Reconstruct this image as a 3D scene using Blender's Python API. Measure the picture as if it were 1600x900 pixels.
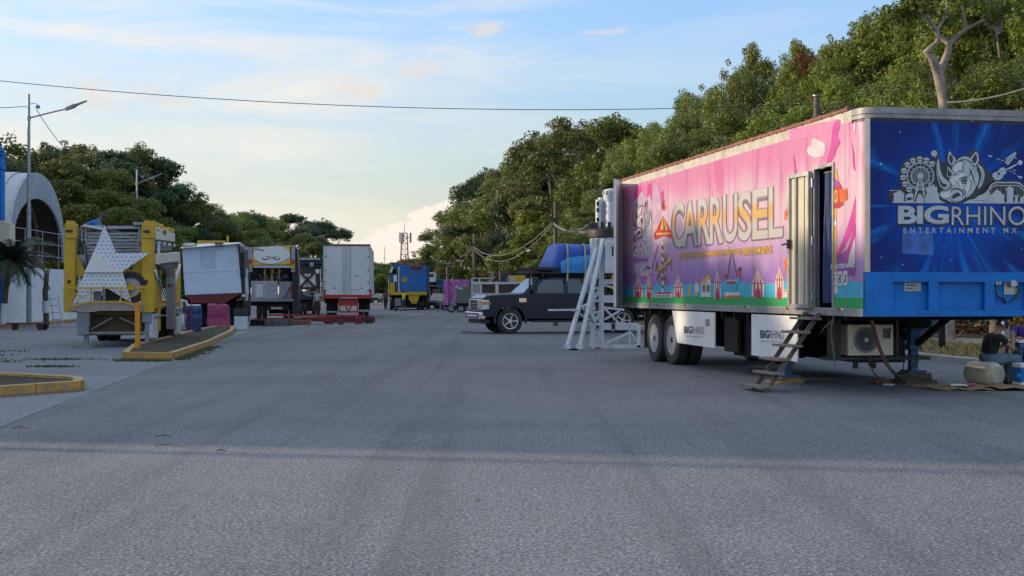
import bpy, math, random
import numpy as np
from mathutils import Vector, Matrix
R = math.radians
sc = bpy.context.scene
for o in list(bpy.data.objects):
    bpy.data.objects.remove(o)
C = sc.collection

# ------------------------------------------------------------------ camera
F = 2050.0          # focal length in photo pixels (photo 1600 px wide)
EYE = 1.5           # eye height, metres
cam_d = bpy.data.cameras.new('camera')
cam_d.sensor_width = 36.0
cam_d.lens = 36.0 * F / 1600.0
cam_d.shift_y = 8.0 / 1600.0
cam_d.clip_start = 0.1
cam_d.clip_end = 6000.0
cam = bpy.data.objects.new('camera', cam_d)
cam.location = (0, 0, EYE)
cam.rotation_euler = (R(90), 0, 0)
C.objects.link(cam)
sc.camera = cam

# ------------------------------------------------------------------ light
SUN_EL = R(15.0)
SUN_AZ = Vector((-0.983, 0.185, 0)).normalized()      # horizontal direction towards the sun
to_sun = SUN_AZ * math.cos(SUN_EL) + Vector((0, 0, math.sin(SUN_EL)))
sun_d = bpy.data.lights.new('sun', 'SUN')
sun_d.energy = 3.0
sun_d.angle = R(1.0)
sun_d.color = (1.0, 0.80, 0.55)
sun = bpy.data.objects.new('sun', sun_d)
sun.rotation_euler = (-to_sun).to_track_quat('-Z', 'Y').to_euler()
C.objects.link(sun)

world = bpy.data.worlds.new('World')
sc.world = world
world.use_nodes = True
wn, wl = world.node_tree.nodes, world.node_tree.links
wn.clear()
wout = wn.new('ShaderNodeOutputWorld')
wbg = wn.new('ShaderNodeBackground')
wbg.inputs['Strength'].default_value = 0.15
sky = wn.new('ShaderNodeTexSky')
sky.sky_type = 'NISHITA'
sky.sun_disc = False
sky.sun_elevation = SUN_EL
sky.sun_rotation = math.atan2(to_sun.x, to_sun.y)
sky.altitude = 10
sky.air_density = 1.0
sky.dust_density = 0.6
sky.ozone_density = 2.5

def wmath(op, a, b=None, c=None, clamp=False):
    n = wn.new('ShaderNodeMath'); n.operation = op; n.use_clamp = clamp
    for i, v in enumerate((a, b, c)):
        if v is None: continue
        if isinstance(v, (int, float)): n.inputs[i].default_value = v
        else: wl.new(v, n.inputs[i])
    return n.outputs[0]

tc = wn.new('ShaderNodeTexCoord')
sep = wn.new('ShaderNodeSeparateXYZ'); wl.new(tc.outputs['Generated'], sep.inputs[0])
dx, dy, dz = sep.outputs
az = wmath('ARCTAN2', dx, dy)                     # 0 ahead, minus to the left
el = wmath('ARCSINE', dz)
def wcomb(x, y, z):
    n = wn.new('ShaderNodeCombineXYZ')
    for i, v in enumerate((x, y, z)):
        if isinstance(v, (int, float)): n.inputs[i].default_value = v
        else: wl.new(v, n.inputs[i])
    return n.outputs[0]
def wnoise(vec, scale, detail=6, rough=0.55, dist=0.0):
    n = wn.new('ShaderNodeTexNoise'); n.inputs['Scale'].default_value = scale
    n.inputs['Detail'].default_value = detail; n.inputs['Roughness'].default_value = rough
    n.inputs['Distortion'].default_value = dist
    wl.new(vec, n.inputs['Vector']); return n.outputs['Fac']
def wramp(fac, lo, hi):
    n = wn.new('ShaderNodeMapRange'); n.interpolation_type = 'SMOOTHSTEP'
    n.inputs['From Min'].default_value = lo; n.inputs['From Max'].default_value = hi
    wl.new(fac, n.inputs['Value']); return n.outputs['Result']
def gauss(x0, y0, sx, sy):
    a = wmath('DIVIDE', wmath('SUBTRACT', az, x0), sx)
    b = wmath('DIVIDE', wmath('SUBTRACT', el, y0), sy)
    return wmath('EXPONENT', wmath('MULTIPLY', wmath('ADD', wmath('MULTIPLY', a, a), wmath('MULTIPLY', b, b)), -1.0))
def wmix(fac, a, b):
    n = wn.new('ShaderNodeMix'); n.data_type = 'RGBA'
    if isinstance(fac, (int, float)): n.inputs['Factor'].default_value = fac
    else: wl.new(fac, n.inputs['Factor'])
    for k, v in (('A', a), ('B', b)):
        s = [i for i in n.inputs if i.name == k and i.type == 'RGBA'][0]
        if isinstance(v, tuple): s.default_value = (*v, 1)
        else: wl.new(v, s)
    return [o for o in n.outputs if o.type == 'RGBA'][0]

# thin high streaks: stretched along the horizon, denser to the left (towards the sun)
streak = wnoise(wcomb(wmath('MULTIPLY', az, 3.0), wmath('MULTIPLY', el, 17.0), 2.3), 1.6, 8, 0.58, 0.6)
left = wramp(wmath('MULTIPLY', az, -1.0), -0.20, 0.33)
cirrus = wmath('MULTIPLY', wramp(streak, 0.36, 0.70), wmath('ADD', 0.22, wmath('MULTIPLY', left, 0.95)), clamp=True)
cirrus = wmath('MULTIPLY', cirrus, wramp(el, 0.75, 0.30))
# heaps of cloud low above the far end of the road
puff = wnoise(wcomb(wmath('MULTIPLY', az, 1.0), wmath('MULTIPLY', el, 1.25), 7.1), 46.0, 7, 0.56, 0.3)
heap = wmath('ADD', gauss(-0.066, 0.038, 0.040, 0.030), gauss(-0.118, 0.022, 0.05, 0.016))
heap = wmath('ADD', heap, gauss(-0.022, 0.045, 0.028, 0.030))
cumulus = wramp(wmath('ADD', wmath('MULTIPLY', heap, 0.85), wmath('MULTIPLY', wmath('SUBTRACT', puff, 0.5), 1.15)), 0.36, 0.52)
# small lone clouds higher up
puff2 = wnoise(wcomb(wmath('MULTIPLY', az, 0.7), wmath('MULTIPLY', el, 1.6), 3.7), 34.0, 6, 0.58, 0.4)
lone = wmath('ADD', gauss(-0.112, 0.152, 0.036, 0.012), gauss(-0.070, 0.168, 0.028, 0.009))
for g in (gauss(-0.018, 0.198, 0.022, 0.009), gauss(0.070, 0.196, 0.030, 0.006), gauss(-0.30, 0.140, 0.10, 0.017)):
    lone = wmath('ADD', lone, g)
lonec = wramp(wmath('ADD', wmath('MULTIPLY', lone, 0.62), wmath('MULTIPLY', wmath('SUBTRACT', puff2, 0.5), 1.3)), 0.34, 0.72)
tint = wn.new('ShaderNodeMix'); tint.data_type = 'RGBA'; tint.blend_type = 'MULTIPLY'
tint.inputs['Factor'].default_value = 1.0
wl.new(sky.outputs['Color'], [i for i in tint.inputs if i.name == 'A' and i.type == 'RGBA'][0])
[i for i in tint.inputs if i.name == 'B' and i.type == 'RGBA'][0].default_value = (0.95, 0.98, 1.09, 1)
base = [o for o in tint.outputs if o.type == 'RGBA'][0]
band = wmix(wramp(el, 0.0, 0.26), (0.76, 0.62, 0.48), (1.0, 1.0, 1.0))          # thicker, yellower air low down
bm_ = wn.new('ShaderNodeMix'); bm_.data_type = 'RGBA'; bm_.blend_type = 'MULTIPLY'; bm_.inputs['Factor'].default_value = 1.0
wl.new(base, [i for i in bm_.inputs if i.name == 'A' and i.type == 'RGBA'][0]); wl.new(band, [i for i in bm_.inputs if i.name == 'B' and i.type == 'RGBA'][0])
base = [o for o in bm_.outputs if o.type == 'RGBA'][0]
veiln = wnoise(tc.outputs['Generated'], 2.2, 5, 0.6)
base = wmix(wmath('MULTIPLY', wramp(el, 0.26, 0.6), wramp(veiln, 0.30, 0.62)), base, (3.2, 3.6, 4.3))   # unseen high cloud, added overhead to brighten the shade
glow = wmath('MULTIPLY', wmath('MULTIPLY', left, 0.55), wramp(el, 0.27, 0.08))
base = wmix(glow, base, (3.35, 3.25, 3.0))
c1 = wmix(wmath('MULTIPLY', cirrus, 0.85), base, (3.65, 3.50, 3.15))
c2 = wmix(wmath('MULTIPLY', lonec, 0.65), c1, (3.35, 2.95, 2.70))
c3 = wmix(wmath('MULTIPLY', cumulus, 0.85), c2, (4.1, 3.6, 3.2))
wl.new(c3, wbg.inputs['Color'])
wl.new(wbg.outputs[0], wout.inputs['Surface'])

vs = sc.view_settings
sc.display_settings.display_device = 'sRGB'
vs.view_transform = 'Standard'
vs.look = 'None'
vs.exposure = 0.78
vs.gamma = 1.0
vs.use_curve_mapping = False
sc.render.engine = 'CYCLES'
sc.cycles.use_denoising = True
sc.cycles.max_bounces = 6
sc.cycles.diffuse_bounces = 3
sc.cycles.glossy_bounces = 3
sc.cycles.transparent_max_bounces = 6

# ------------------------------------------------------------------ helpers
def G(px, py):
    """ground point seen at photo pixel"""
    d = EYE * F / (py - 458.0)
    return ((px - 800.0) / F * d, d)
def W(px, py, d):
    return Vector(((px - 800.0) / F * d, d, EYE - (py - 458.0) / F * d))

class MB:
    def __init__(s):
        s.v = []; s.f = []; s.mi = []; s.m = 0
    def add(s, vs_, fs_):
        b = len(s.v)
        s.v += [tuple(p) for p in vs_]
        for f in fs_:
            s.f.append([b + i for i in f]); s.mi.append(s.m)
        return s
    def bx(s, x0, x1, y0, y1, z0, z1):
        return s.add([(x0,y0,z0),(x1,y0,z0),(x1,y1,z0),(x0,y1,z0),(x0,y0,z1),(x1,y0,z1),(x1,y1,z1),(x0,y1,z1)],
                     [(3,2,1,0),(4,5,6,7),(0,1,5,4),(1,2,6,5),(2,3,7,6),(3,0,4,7)])
    def box(s, c, size, rot=None):
        h = [q / 2 for q in size]
        pts = [Vector((x*h[0], y*h[1], z*h[2])) for z in (-1,1) for x,y in ((-1,-1),(1,-1),(1,1),(-1,1))]
        if rot is not None: pts = [rot @ p for p in pts]
        c = Vector(c)
        return s.add([c + p for p in pts], [(3,2,1,0),(4,5,6,7),(0,1,5,4),(1,2,6,5),(2,3,7,6),(3,0,4,7)])
    def bar(s, p0, p1, w, h=None):
        """square bar from p0 to p1"""
        p0, p1 = Vector(p0), Vector(p1); h = h or w
        d = (p1 - p0); L = d.length; d.normalize()
        up = Vector((0,0,1)) if abs(d.z) < 0.95 else Vector((0,1,0))
        a = d.cross(up).normalized(); b = a.cross(d).normalized()
        m = Matrix((a, d, b)).transposed()
        return s.box((p0 + p1) / 2, (w, L, h), m)
    def cyl(s, p0, p1, r0, r1=None, n=14, caps=True):
        p0, p1 = Vector(p0), Vector(p1); r1 = r0 if r1 is None else r1
        d = (p1 - p0).normalized()
        up = Vector((0,0,1)) if abs(d.z) < 0.9 else Vector((1,0,0))
        a = d.cross(up).normalized(); b = d.cross(a).normalized()
        vs_ = []
        for p, r in ((p0, r0), (p1, r1)):
            for k in range(n):
                t = 2*math.pi*k/n
                vs_.append(p + a*(math.cos(t)*r) + b*(math.sin(t)*r))
        fs_ = [(k, (k+1) % n, n + (k+1) % n, n + k) for k in range(n)]
        if caps: fs_ += [tuple(range(n-1,-1,-1)), tuple(range(n, 2*n))]
        return s.add(vs_, fs_)
    def tube(s, pts, r, n=6, caps=True):
        pts = [Vector(p) for p in pts]
        rs = r if isinstance(r, (list, tuple)) else [r]*len(pts)
        vs_ = []; prev = None
        for i, p in enumerate(pts):
            d = (pts[min(i+1, len(pts)-1)] - pts[max(i-1, 0)]).normalized()
            if prev is None:
                up = Vector((0,0,1)) if abs(d.z) < 0.9 else Vector((1,0,0))
                a = d.cross(up).normalized()
            else:
                a = (prev - d*prev.dot(d)).normalized()
            prev = a; b = d.cross(a)
            for k in range(n):
                t = 2*math.pi*k/n
                vs_.append(p + (a*math.cos(t) + b*math.sin(t))*rs[i])
        fs_ = []
        for i in range(len(pts)-1):
            for k in range(n):
                fs_.append((i*n+k, i*n+(k+1)%n, (i+1)*n+(k+1)%n, (i+1)*n+k))
        if caps:
            fs_ += [tuple(range(n-1,-1,-1)), tuple(range((len(pts)-1)*n, len(pts)*n))]
        return s.add(vs_, fs_)
    def prism(s, pts, ext):
        """polygon pts (3d) extruded by vector ext"""
        pts = [Vector(p) for p in pts]; e = Vector(ext); n = len(pts)
        return s.add(pts + [p + e for p in pts],
                     [tuple(range(n-1,-1,-1)), tuple(range(n, 2*n))] + [(k, (k+1)%n, n+(k+1)%n, n+k) for k in range(n)])
    def poly(s, pts):
        return s.add(pts, [tuple(range(len(pts)))])
    def lathe(s, prof, origin=(0,0,0), axis='z', n=20, caps=True):
        """prof: list of (r, h)"""
        vs_ = []
        for r, h in prof:
            for k in range(n):
                t = 2*math.pi*k/n; c, q = math.cos(t)*r, math.sin(t)*r
                p = {'z': (c, q, h), 'x': (h, c, q), 'y': (q, h, c)}[axis]
                vs_.append(Vector(p) + Vector(origin))
        fs_ = []
        m = len(prof)
        for i in range(m-1):
            for k in range(n):
                fs_.append((i*n+k, i*n+(k+1)%n, (i+1)*n+(k+1)%n, (i+1)*n+k))
        if caps and prof[0][0] > 1e-6: fs_.append(tuple(range(n-1,-1,-1)))
        if caps and prof[-1][0] > 1e-6: fs_.append(tuple(range((m-1)*n, m*n)))
        return s.add(vs_, fs_)
    def wall(s, path, z0, z1, t=0.05, z0f=None):
        """upright sheet along 2d path (open), thickness t to the right of travel"""
        n = len(path); inn = []
        for i in range(n):
            a = Vector(path[max(i-1,0)]); b = Vector(path[min(i+1,n-1)])
            d = (b-a).normalized(); inn.append(Vector(path[i]) + Vector((d.y, -d.x))*t)
        vs_ = []
        for i in range(n):
            p, q = path[i], inn[i]
            vs_ += [(p[0],p[1],z0),(p[0],p[1],z1),(q.x,q.y,z1),(q.x,q.y,z0)]
        fs_ = []
        for i in range(n-1):
            a, b = i*4, i*4+4
            for k in range(4):
                fs_.append((a+k, a+(k+1)%4, b+(k+1)%4, b+k))
        fs_ += [(3,2,1,0), tuple((n-1)*4+k for k in range(4))]
        return s.add(vs_, fs_)
    def build(s, name, mats, parent=None, smooth=None, bevel=0.0, loc=None, rz=None, seg=2):
        me = bpy.data.meshes.new(name)
        me.from_pydata(s.v, [], s.f)
        if not isinstance(mats, (list, tuple)): mats = [mats]
        for m in mats: me.materials.append(m)
        if len(mats) > 1: me.polygons.foreach_set('material_index', [min(i, len(mats)-1) for i in s.mi])
        if smooth:
            me.shade_smooth()
            me.set_sharp_from_angle(angle=R(smooth if smooth is not True else 40))
        me.update()
        o = bpy.data.objects.new(name, me); C.objects.link(o)
        if parent is not None: o.parent = parent
        if loc is not None: o.location = loc
        if rz is not None: o.rotation_euler = (0, 0, rz)
        if bevel:
            b = o.modifiers.new('bevel', 'BEVEL'); b.width = bevel; b.segments = seg
            b.limit_method = 'ANGLE'; b.angle_limit = R(40)
        return o

def tag(o, label=None, cat=None, group=None, kind=None):
    if label: o['label'] = label
    if cat: o['category'] = cat
    if group: o['group'] = group
    if kind: o['kind'] = kind
    return o
def thing(name, label, cat, loc=(0,0,0), rz=0, group=None):
    o = bpy.data.objects.new(name, None); C.objects.link(o)
    o.empty_display_size = 0.2
    o.location = loc; o.rotation_euler = (0,0,rz)
    return tag(o, label, cat, group)

# ------------------------------------------------------------------ materials
def nodes_of(name):
    m = bpy.data.materials.new(name); m.use_nodes = True
    nt = m.node_tree; b = nt.nodes['Principled BSDF']
    return m, nt.nodes, nt.links, b
def mk(N, t, **kw):
    n = N.new(t)
    for k, v in kw.items(): setattr(n, k, v)
    return n
def nmath(N, L, op, a, b=None, clamp=False):
    n = N.new('ShaderNodeMath'); n.operation = op; n.use_clamp = clamp
    for i, v in enumerate((a, b)):
        if v is None: continue
        if isinstance(v, (int, float)): n.inputs[i].default_value = v
        else: L.new(v, n.inputs[i])
    return n.outputs[0]
def nnoise(N, L, vec, scale, detail=4, rough=0.5, dist=0.0):
    n = N.new('ShaderNodeTexNoise'); n.inputs['Scale'].default_value = scale
    n.inputs['Detail'].default_value = detail; n.inputs['Roughness'].default_value = rough
    n.inputs['Distortion'].default_value = dist
    L.new(vec, n.inputs['Vector']); return n.outputs['Fac']
def nrange(N, L, v, lo, hi, a=0.0, b=1.0):
    n = N.new('ShaderNodeMapRange'); n.interpolation_type = 'SMOOTHSTEP'
    n.inputs['From Min'].default_value = lo; n.inputs['From Max'].default_value = hi
    n.inputs['To Min'].default_value = a; n.inputs['To Max'].default_value = b
    L.new(v, n.inputs['Value']); return n.outputs['Result']
def nmix(N, L, fac, a, b, blend='MIX'):
    n = N.new('ShaderNodeMix'); n.data_type = 'RGBA'; n.blend_type = blend
    if isinstance(fac, (int, float)): n.inputs['Factor'].default_value = fac
    else: L.new(fac, n.inputs['Factor'])
    for k, v in (('A', a), ('B', b)):
        s = [i for i in n.inputs if i.name == k and i.type == 'RGBA'][0]
        if isinstance(v, tuple): s.default_value = (*v[:3], 1)
        else: L.new(v, s)
    return [o for o in n.outputs if o.type == 'RGBA'][0]
def ncoord(N, L, kind='Object', scale=None, loc=None):
    t = N.new('ShaderNodeTexCoord')
    if scale is None and loc is None: return t.outputs[kind]
    m = N.new('ShaderNodeMapping'); L.new(t.outputs[kind], m.inputs['Vector'])
    if scale: m.inputs['Scale'].default_value = scale
    if loc: m.inputs['Location'].default_value = loc
    return m.outputs[0]
def nbump(N, L, b, h, strength, dist=0.02):
    n = N.new('ShaderNodeBump'); n.inputs['Strength'].default_value = strength
    n.inputs['Distance'].default_value = dist
    L.new(h, n.inputs['Height']); L.new(n.outputs[0], b.inputs['Normal'])
_mats = {}
def mat(name, col, rough=0.5, metal=0.0, var=0.14, scale=2.5, dirt=0.0, dcol=(0.10,0.075,0.05), dscale=3.0, bump=0.0, bscale=40, stretch=None, coat=0.0, spec=0.5):
    if name in _mats: return _mats[name]
    m, N, L, b = nodes_of(name)
    v = ncoord(N, L, 'Object', stretch)
    n1 = nnoise(N, L, v, scale, 6, 0.6)
    lo = tuple(c*(1-var) for c in col); hi = tuple(min(1, c*(1+var)) for c in col)
    c = nmix(N, L, nrange(N, L, n1, 0.3, 0.7), lo, hi)
    if dirt > 0:
        n2 = nnoise(N, L, v, dscale, 8, 0.68, 0.4)
        f = nrange(N, L, n2, 0.62 - 0.22*dirt, 0.80 - 0.12*dirt, 0.0, min(1.0, 0.35 + 0.5*dirt))
        c = nmix(N, L, f, c, dcol)
    L.new(c, b.inputs['Base Color'])
    rr = nrange(N, L, n1, 0.2, 0.8, max(0.03, rough-0.08), min(1, rough+0.1))
    L.new(rr, b.inputs['Roughness'])
    b.inputs['Metallic'].default_value = metal
    b.inputs['Specular IOR Level'].default_value = spec
    if coat: b.inputs['Coat Weight'].default_value = coat; b.inputs['Coat Roughness'].default_value = 0.06
    if bump: nbump(N, L, b, nnoise(N, L, v, bscale, 4, 0.6), bump)
    _mats[name] = m
    return m
def glass_mat(name, col=(0.02,0.025,0.03), rough=0.06):
    return mat(name, col, rough, 0, 0.1, 4, spec=0.8)

M_yellow = mat('yellow_paint', (0.52,0.33,0.015), 0.45, var=0.12, scale=2, dirt=0.45, dcol=(0.12,0.07,0.02), dscale=2.2)
M_kerb = mat('kerb_yellow_paint', (0.46,0.25,0.035), 0.8, var=0.22, scale=4, dirt=1.0, dcol=(0.24,0.20,0.15), dscale=5, bump=0.5)
M_orange = mat('orange_paint', (0.62,0.24,0.012), 0.5, var=0.1)
M_white = mat('white_paint', (0.70,0.70,0.69), 0.5, var=0.05, scale=1.5, dirt=0.35, dcol=(0.30,0.25,0.20), dscale=2.5)
M_cream = mat('cream_paint', (0.66,0.60,0.47), 0.5, var=0.07, dirt=0.4, dcol=(0.28,0.2,0.12), dscale=3)
M_grey = mat('grey_paint', (0.21,0.225,0.245), 0.55, var=0.12, dirt=0.3)
M_lgrey = mat('light_grey_paint', (0.52,0.54,0.56), 0.5, var=0.1, dirt=0.3)
M_alu = mat('worn_aluminium', (0.42,0.42,0.41), 0.45, 0.7, var=0.12, scale=3, dirt=0.35, dcol=(0.22,0.19,0.16), dscale=5)
M_galv = mat('galvanised_steel', (0.33,0.35,0.375), 0.5, 0.6, var=0.14, scale=6)
M_black = mat('black_metal', (0.022,0.022,0.024), 0.55, var=0.3, dirt=0.3, dcol=(0.06,0.05,0.04))
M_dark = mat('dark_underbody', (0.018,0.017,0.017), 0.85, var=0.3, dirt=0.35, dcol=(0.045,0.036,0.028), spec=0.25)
M_rubber = mat('tyre_rubber', (0.035,0.034,0.034), 0.85, var=0.2, scale=6, dirt=0.4, dcol=(0.11,0.095,0.08), dscale=4, bump=0.2, bscale=30)
M_rim = mat('painted_rim', (0.36,0.38,0.42), 0.45, 0.2, var=0.12, dirt=0.8, dcol=(0.2,0.16,0.12), dscale=6)
M_chrome = mat('chrome', (0.75,0.76,0.78), 0.12, 1.0, var=0.05)
M_red = mat('red_paint', (0.36,0.035,0.025), 0.5, var=0.15, dirt=0.3, dcol=(0.1,0.03,0.02))
M_dred = mat('dark_red_paint', (0.13,0.017,0.022), 0.55, var=0.2, dirt=0.3)
M_rust = mat('rusty_red_edge', (0.22,0.085,0.065), 0.8, var=0.3, scale=5, dirt=0.6, dcol=(0.12,0.06,0.045))
M_glass = glass_mat('dark_glass')
M_wood = mat('weathered_wood', (0.13,0.10,0.075), 0.8, var=0.35, scale=3, stretch=(2,12,12), bump=0.4, bscale=20)
M_palewood = mat('pale_timber', (0.42,0.29,0.17), 0.8, var=0.25, scale=3, stretch=(2,10,10), bump=0.3, bscale=20)
M_blue = mat('bright_blue_paint', (0.004,0.15,0.50), 0.5, var=0.16, scale=2, dirt=0.6, dcol=(0.02,0.07,0.18), dscale=2.4, spec=0.3)
M_leg_blue = mat('leg_blue_paint', (0.03,0.10,0.24), 0.5, var=0.2, dirt=0.5, dcol=(0.07,0.05,0.04))
M_concrete = mat('concrete', (0.36,0.35,0.33), 0.85, var=0.16, scale=1.2, dirt=0.4, dcol=(0.2,0.18,0.16), dscale=1.5, bump=0.3, bscale=25)
M_cable_black = mat('black_cable', (0.02,0.02,0.02), 0.6, var=0.2)
M_cable_grey = mat('grey_cable', (0.13,0.13,0.128), 0.6, var=0.2)
M_redlens = mat('red_reflector', (0.35,0.01,0.02), 0.25, var=0.1, coat=0.5)
M_whitelens = mat('white_reflector', (0.75,0.75,0.75), 0.25, var=0.05, coat=0.5)
M_ink = mat('black_print', (0.02,0.022,0.028), 0.45, var=0.1)
M_inkw = mat('white_print', (0.80,0.81,0.84), 0.4, var=0.05)

# ------------------------------------------------------------------ lettering
def glyphs(txt, bold=0.0, sp=1.0):
    cu = bpy.data.curves.new('lettering', 'FONT'); cu.body = txt; cu.size = 1.0
    cu.offset = bold; cu.space_character = sp; cu.resolution_u = 4
    cu.fill_mode = 'FRONT'
    o = bpy.data.objects.new('lettering', cu); C.objects.link(o)
    dg = bpy.context.evaluated_depsgraph_get()
    me = bpy.data.meshes.new_from_object(o.evaluated_get(dg))
    vs_ = [tuple(v.co) for v in me.vertices]; fs_ = [tuple(p.vertices) for p in me.polygons]
    bpy.data.objects.remove(o); bpy.data.meshes.remove(me); bpy.data.curves.remove(cu)
    return vs_, fs_
def letters(mb, txt, fn, u0, u1, v0, v1, bold=0.0, sp=1.0):
    """fit txt into the box u0..u1, v0..v1; fn(u, v) -> 3d point"""
    vs_, fs_ = glyphs(txt, bold, sp)
    xs = [p[0] for p in vs_]; ys = [p[1] for p in vs_]
    ax, bx_, ay, by = min(xs), max(xs), min(ys), max(ys)
    mb.add([fn(u0 + (p[0]-ax)/(bx_-ax)*(u1-u0), v0 + (p[1]-ay)/(by-ay)*(v1-v0)) for p in vs_], fs_)

def wheel(parent, x, y, z, r, w, side, dual=False, rim=None, nspoke=0, name='wheel'):
    """axle along local x, outer face towards side (-1 or 1); wheel > tyre + rim"""
    s = side
    t = MB()
    prof = [(r*0.60, -w*0.45), (r*0.80, -w*0.5), (r*0.94, -w*0.47), (r, -w*0.36), (r, w*0.36), (r*0.94, w*0.47), (r*0.80, w*0.5), (r*0.60, w*0.45)]
    t.lathe(prof, (0,0,0), 'x', 36, False)
    if dual:
        t.lathe(prof, (-s*w*1.15, 0, 0), 'x', 28, False)
    o = t.build(name, M_rubber, parent, smooth=35)
    o.location = (x, y, z)
    k = MB(); k.m = 1 if nspoke else 0
    k.lathe([(r*0.62, s*w*0.40), (r*0.60, s*w*0.46), (r*0.55, s*w*0.44), (r*0.50, s*w*0.12), (r*0.30, s*w*0.06), (r*0.26, s*w*0.22), (r*0.15, s*w*0.30), (0.0, s*w*0.32)], (0,0,0), 'x', 28); k.m = 0
    if nspoke: k.lathe([(r*0.64, s*w*0.42), (r*0.63, s*w*0.50), (r*0.57, s*w*0.48), (r*0.54, s*w*0.36)], (0,0,0), 'x', 28, False); k.lathe([(r*.17, s*w*.3), (r*.16, s*w*.46), (0, s*w*.47)], (0,0,0), 'x', 16)
    else: k.m = 1; k.lathe([(r*.13, s*w*.30), (r*.12, s*w*.44), (0, s*w*.45)], (0,0,0), 'x', 14); k.m = 0
    for q in range(nspoke or 8):
        a = 2*math.pi*q/(nspoke or 8)
        if nspoke:
            p0 = Vector((s*w*0.42, math.cos(a)*r*0.14, math.sin(a)*r*0.14)); p1 = Vector((s*w*0.36, math.cos(a)*r*0.58, math.sin(a)*r*0.58))
            k.bar(p0, p1, r*0.17, r*0.09)
        else:
            p0 = Vector((s*w*0.05, math.cos(a)*r*0.22, math.sin(a)*r*0.22)); k.cyl(p0, p0 + Vector((s*w*0.14,0,0)), r*0.03, n=6)
    k.build('rim', [rim or M_rim, M_black], o, smooth=35)
    return o
# ================================================================== SETTING
D = Vector((-0.1447, 0.9895)); NN = Vector((0.9895, 0.1447))      # along / across the road
RZ = math.atan2(0.1447, 0.9895)
def along(p0, t, n=0.0):
    return (p0[0] + D.x*t + NN.x*n, p0[1] + D.y*t + NN.y*n)

# ---- ground materials
def asphalt_mat(name, lo, hi, marks=0.25, warm=(1,1,1)):
    m, N, L, b = nodes_of(name)
    v = ncoord(N, L, 'Object')
    big = nnoise(N, L, v, 0.16, 6, 0.62, 0.6)
    mid = nnoise(N, L, v, 1.1, 6, 0.65)
    fine = nnoise(N, L, v, 42.0, 2, 0.7)
    f2 = nnoise(N, L, v, 11.0, 5, 0.85)
    c = nmix(N, L, nrange(N, L, big, 0.36, 0.64), lo, hi)
    c = nmix(N, L, nrange(N, L, mid, 0.35, 0.75, 0.0, 0.30), c, tuple(x*1.22 for x in hi))
    c = nmix(N, L, nrange(N, L, fine, 0.49, 0.34, 0.0, 0.75), c, tuple(x*0.28 for x in lo))
    c = nmix(N, L, nrange(N, L, fine, 0.52, 0.66, 0.0, 0.72), c, tuple(min(1, x*2.2) for x in hi))
    c = nmix(N, L, nrange(N, L, f2, 0.55, 0.72, 0.0, 0.5), c, tuple(x*0.45 for x in lo))
    # tyre tracks, stretched along the road
    mp = N.new('ShaderNodeMapping'); L.new(v, mp.inputs['Vector'])
    mp.inputs['Rotation'].default_value = (0, 0, -RZ); mp.inputs['Scale'].default_value = (1.5, 0.035, 1)
    tr = nnoise(N, L, mp.outputs[0], 1.0, 5, 0.6, 0.3)
    c = nmix(N, L, nrange(N, L, tr, 0.50, 0.66, 0.0, marks), c, tuple(x*0.55 for x in lo))
    # dark stains
    st = nnoise(N, L, v, 0.55, 5, 0.7, 1.2)
    c = nmix(N, L, nrange(N, L, st, 0.64, 0.74, 0.0, 0.45), c, tuple(x*0.55 for x in lo))
    # thin cracks
    vo = N.new('ShaderNodeTexVoronoi'); vo.feature = 'DISTANCE_TO_EDGE'; vo.inputs['Scale'].default_value = 0.22
    wv = N.new('ShaderNodeMix'); wv.data_type = 'VECTOR'
    no = N.new('ShaderNodeTexNoise'); no.inputs['Scale'].default_value = 0.9; no.inputs['Detail'].default_value = 6; L.new(v, no.inputs['Vector'])
    va = N.new('ShaderNodeVectorMath'); va.operation = 'MULTIPLY_ADD'
    L.new(no.outputs['Color'], va.inputs[0]); va.inputs[1].default_value = (1.6,1.6,0); L.new(v, va.inputs[2])
    L.new(va.outputs[0], vo.inputs['Vector'])
    N.remove(wv)
    c = nmix(N, L, nrange(N, L, vo.outputs['Distance'], 0.0025, 0.0006, 0.0, 0.25), c, tuple(x*0.4 for x in lo))
    L.new(c, b.inputs['Base Color'])
    b.inputs['Roughness'].default_value = 0.88
    b.inputs['Specular IOR Level'].default_value = 0.35
    h = nmath(N, L, 'ADD', nmath(N, L, 'MULTIPLY', fine, 1.0), nmath(N, L, 'MULTIPLY', f2, 0.8))
    nbump(N, L, b, h, 0.55, 0.012)
    return m
M_asphalt = asphalt_mat('old_asphalt', (0.108,0.114,0.126), (0.160,0.163,0.170), 0.35)
M_lot = asphalt_mat('lot_concrete', (0.145,0.158,0.175), (0.20,0.212,0.226), 0.15)

def soil_mat(name, a, b_, cgreen, gf=0.5, fine=18):
    m, N, L, b = nodes_of(name)
    v = ncoord(N, L, 'Object')
    n1 = nnoise(N, L, v, 0.5, 6, 0.65); n2 = nnoise(N, L, v, fine, 5, 0.8); n3 = nnoise(N, L, v, 1.7, 6, 0.7)
    c = nmix(N, L, nrange(N, L, n1, 0.3, 0.7), a, b_)
    c = nmix(N, L, nrange(N, L, n3, 0.48, 0.66, 0.0, gf), c, cgreen)
    c = nmix(N, L, nrange(N, L, n2, 0.36, 0.66, 0.75, 0.0), c, tuple(x*0.35 for x in a))
    L.new(c, b.inputs['Base Color']); b.inputs['Roughness'].default_value = 0.95
    b.inputs['Specular IOR Level'].default_value = 0.2
    nbump(N, L, b, n2, 0.8, 0.04)
    return m
M_soil = soil_mat('bare_soil_and_weeds', (0.085,0.072,0.05), (0.13,0.11,0.08), (0.07,0.085,0.035), 0.7)
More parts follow.
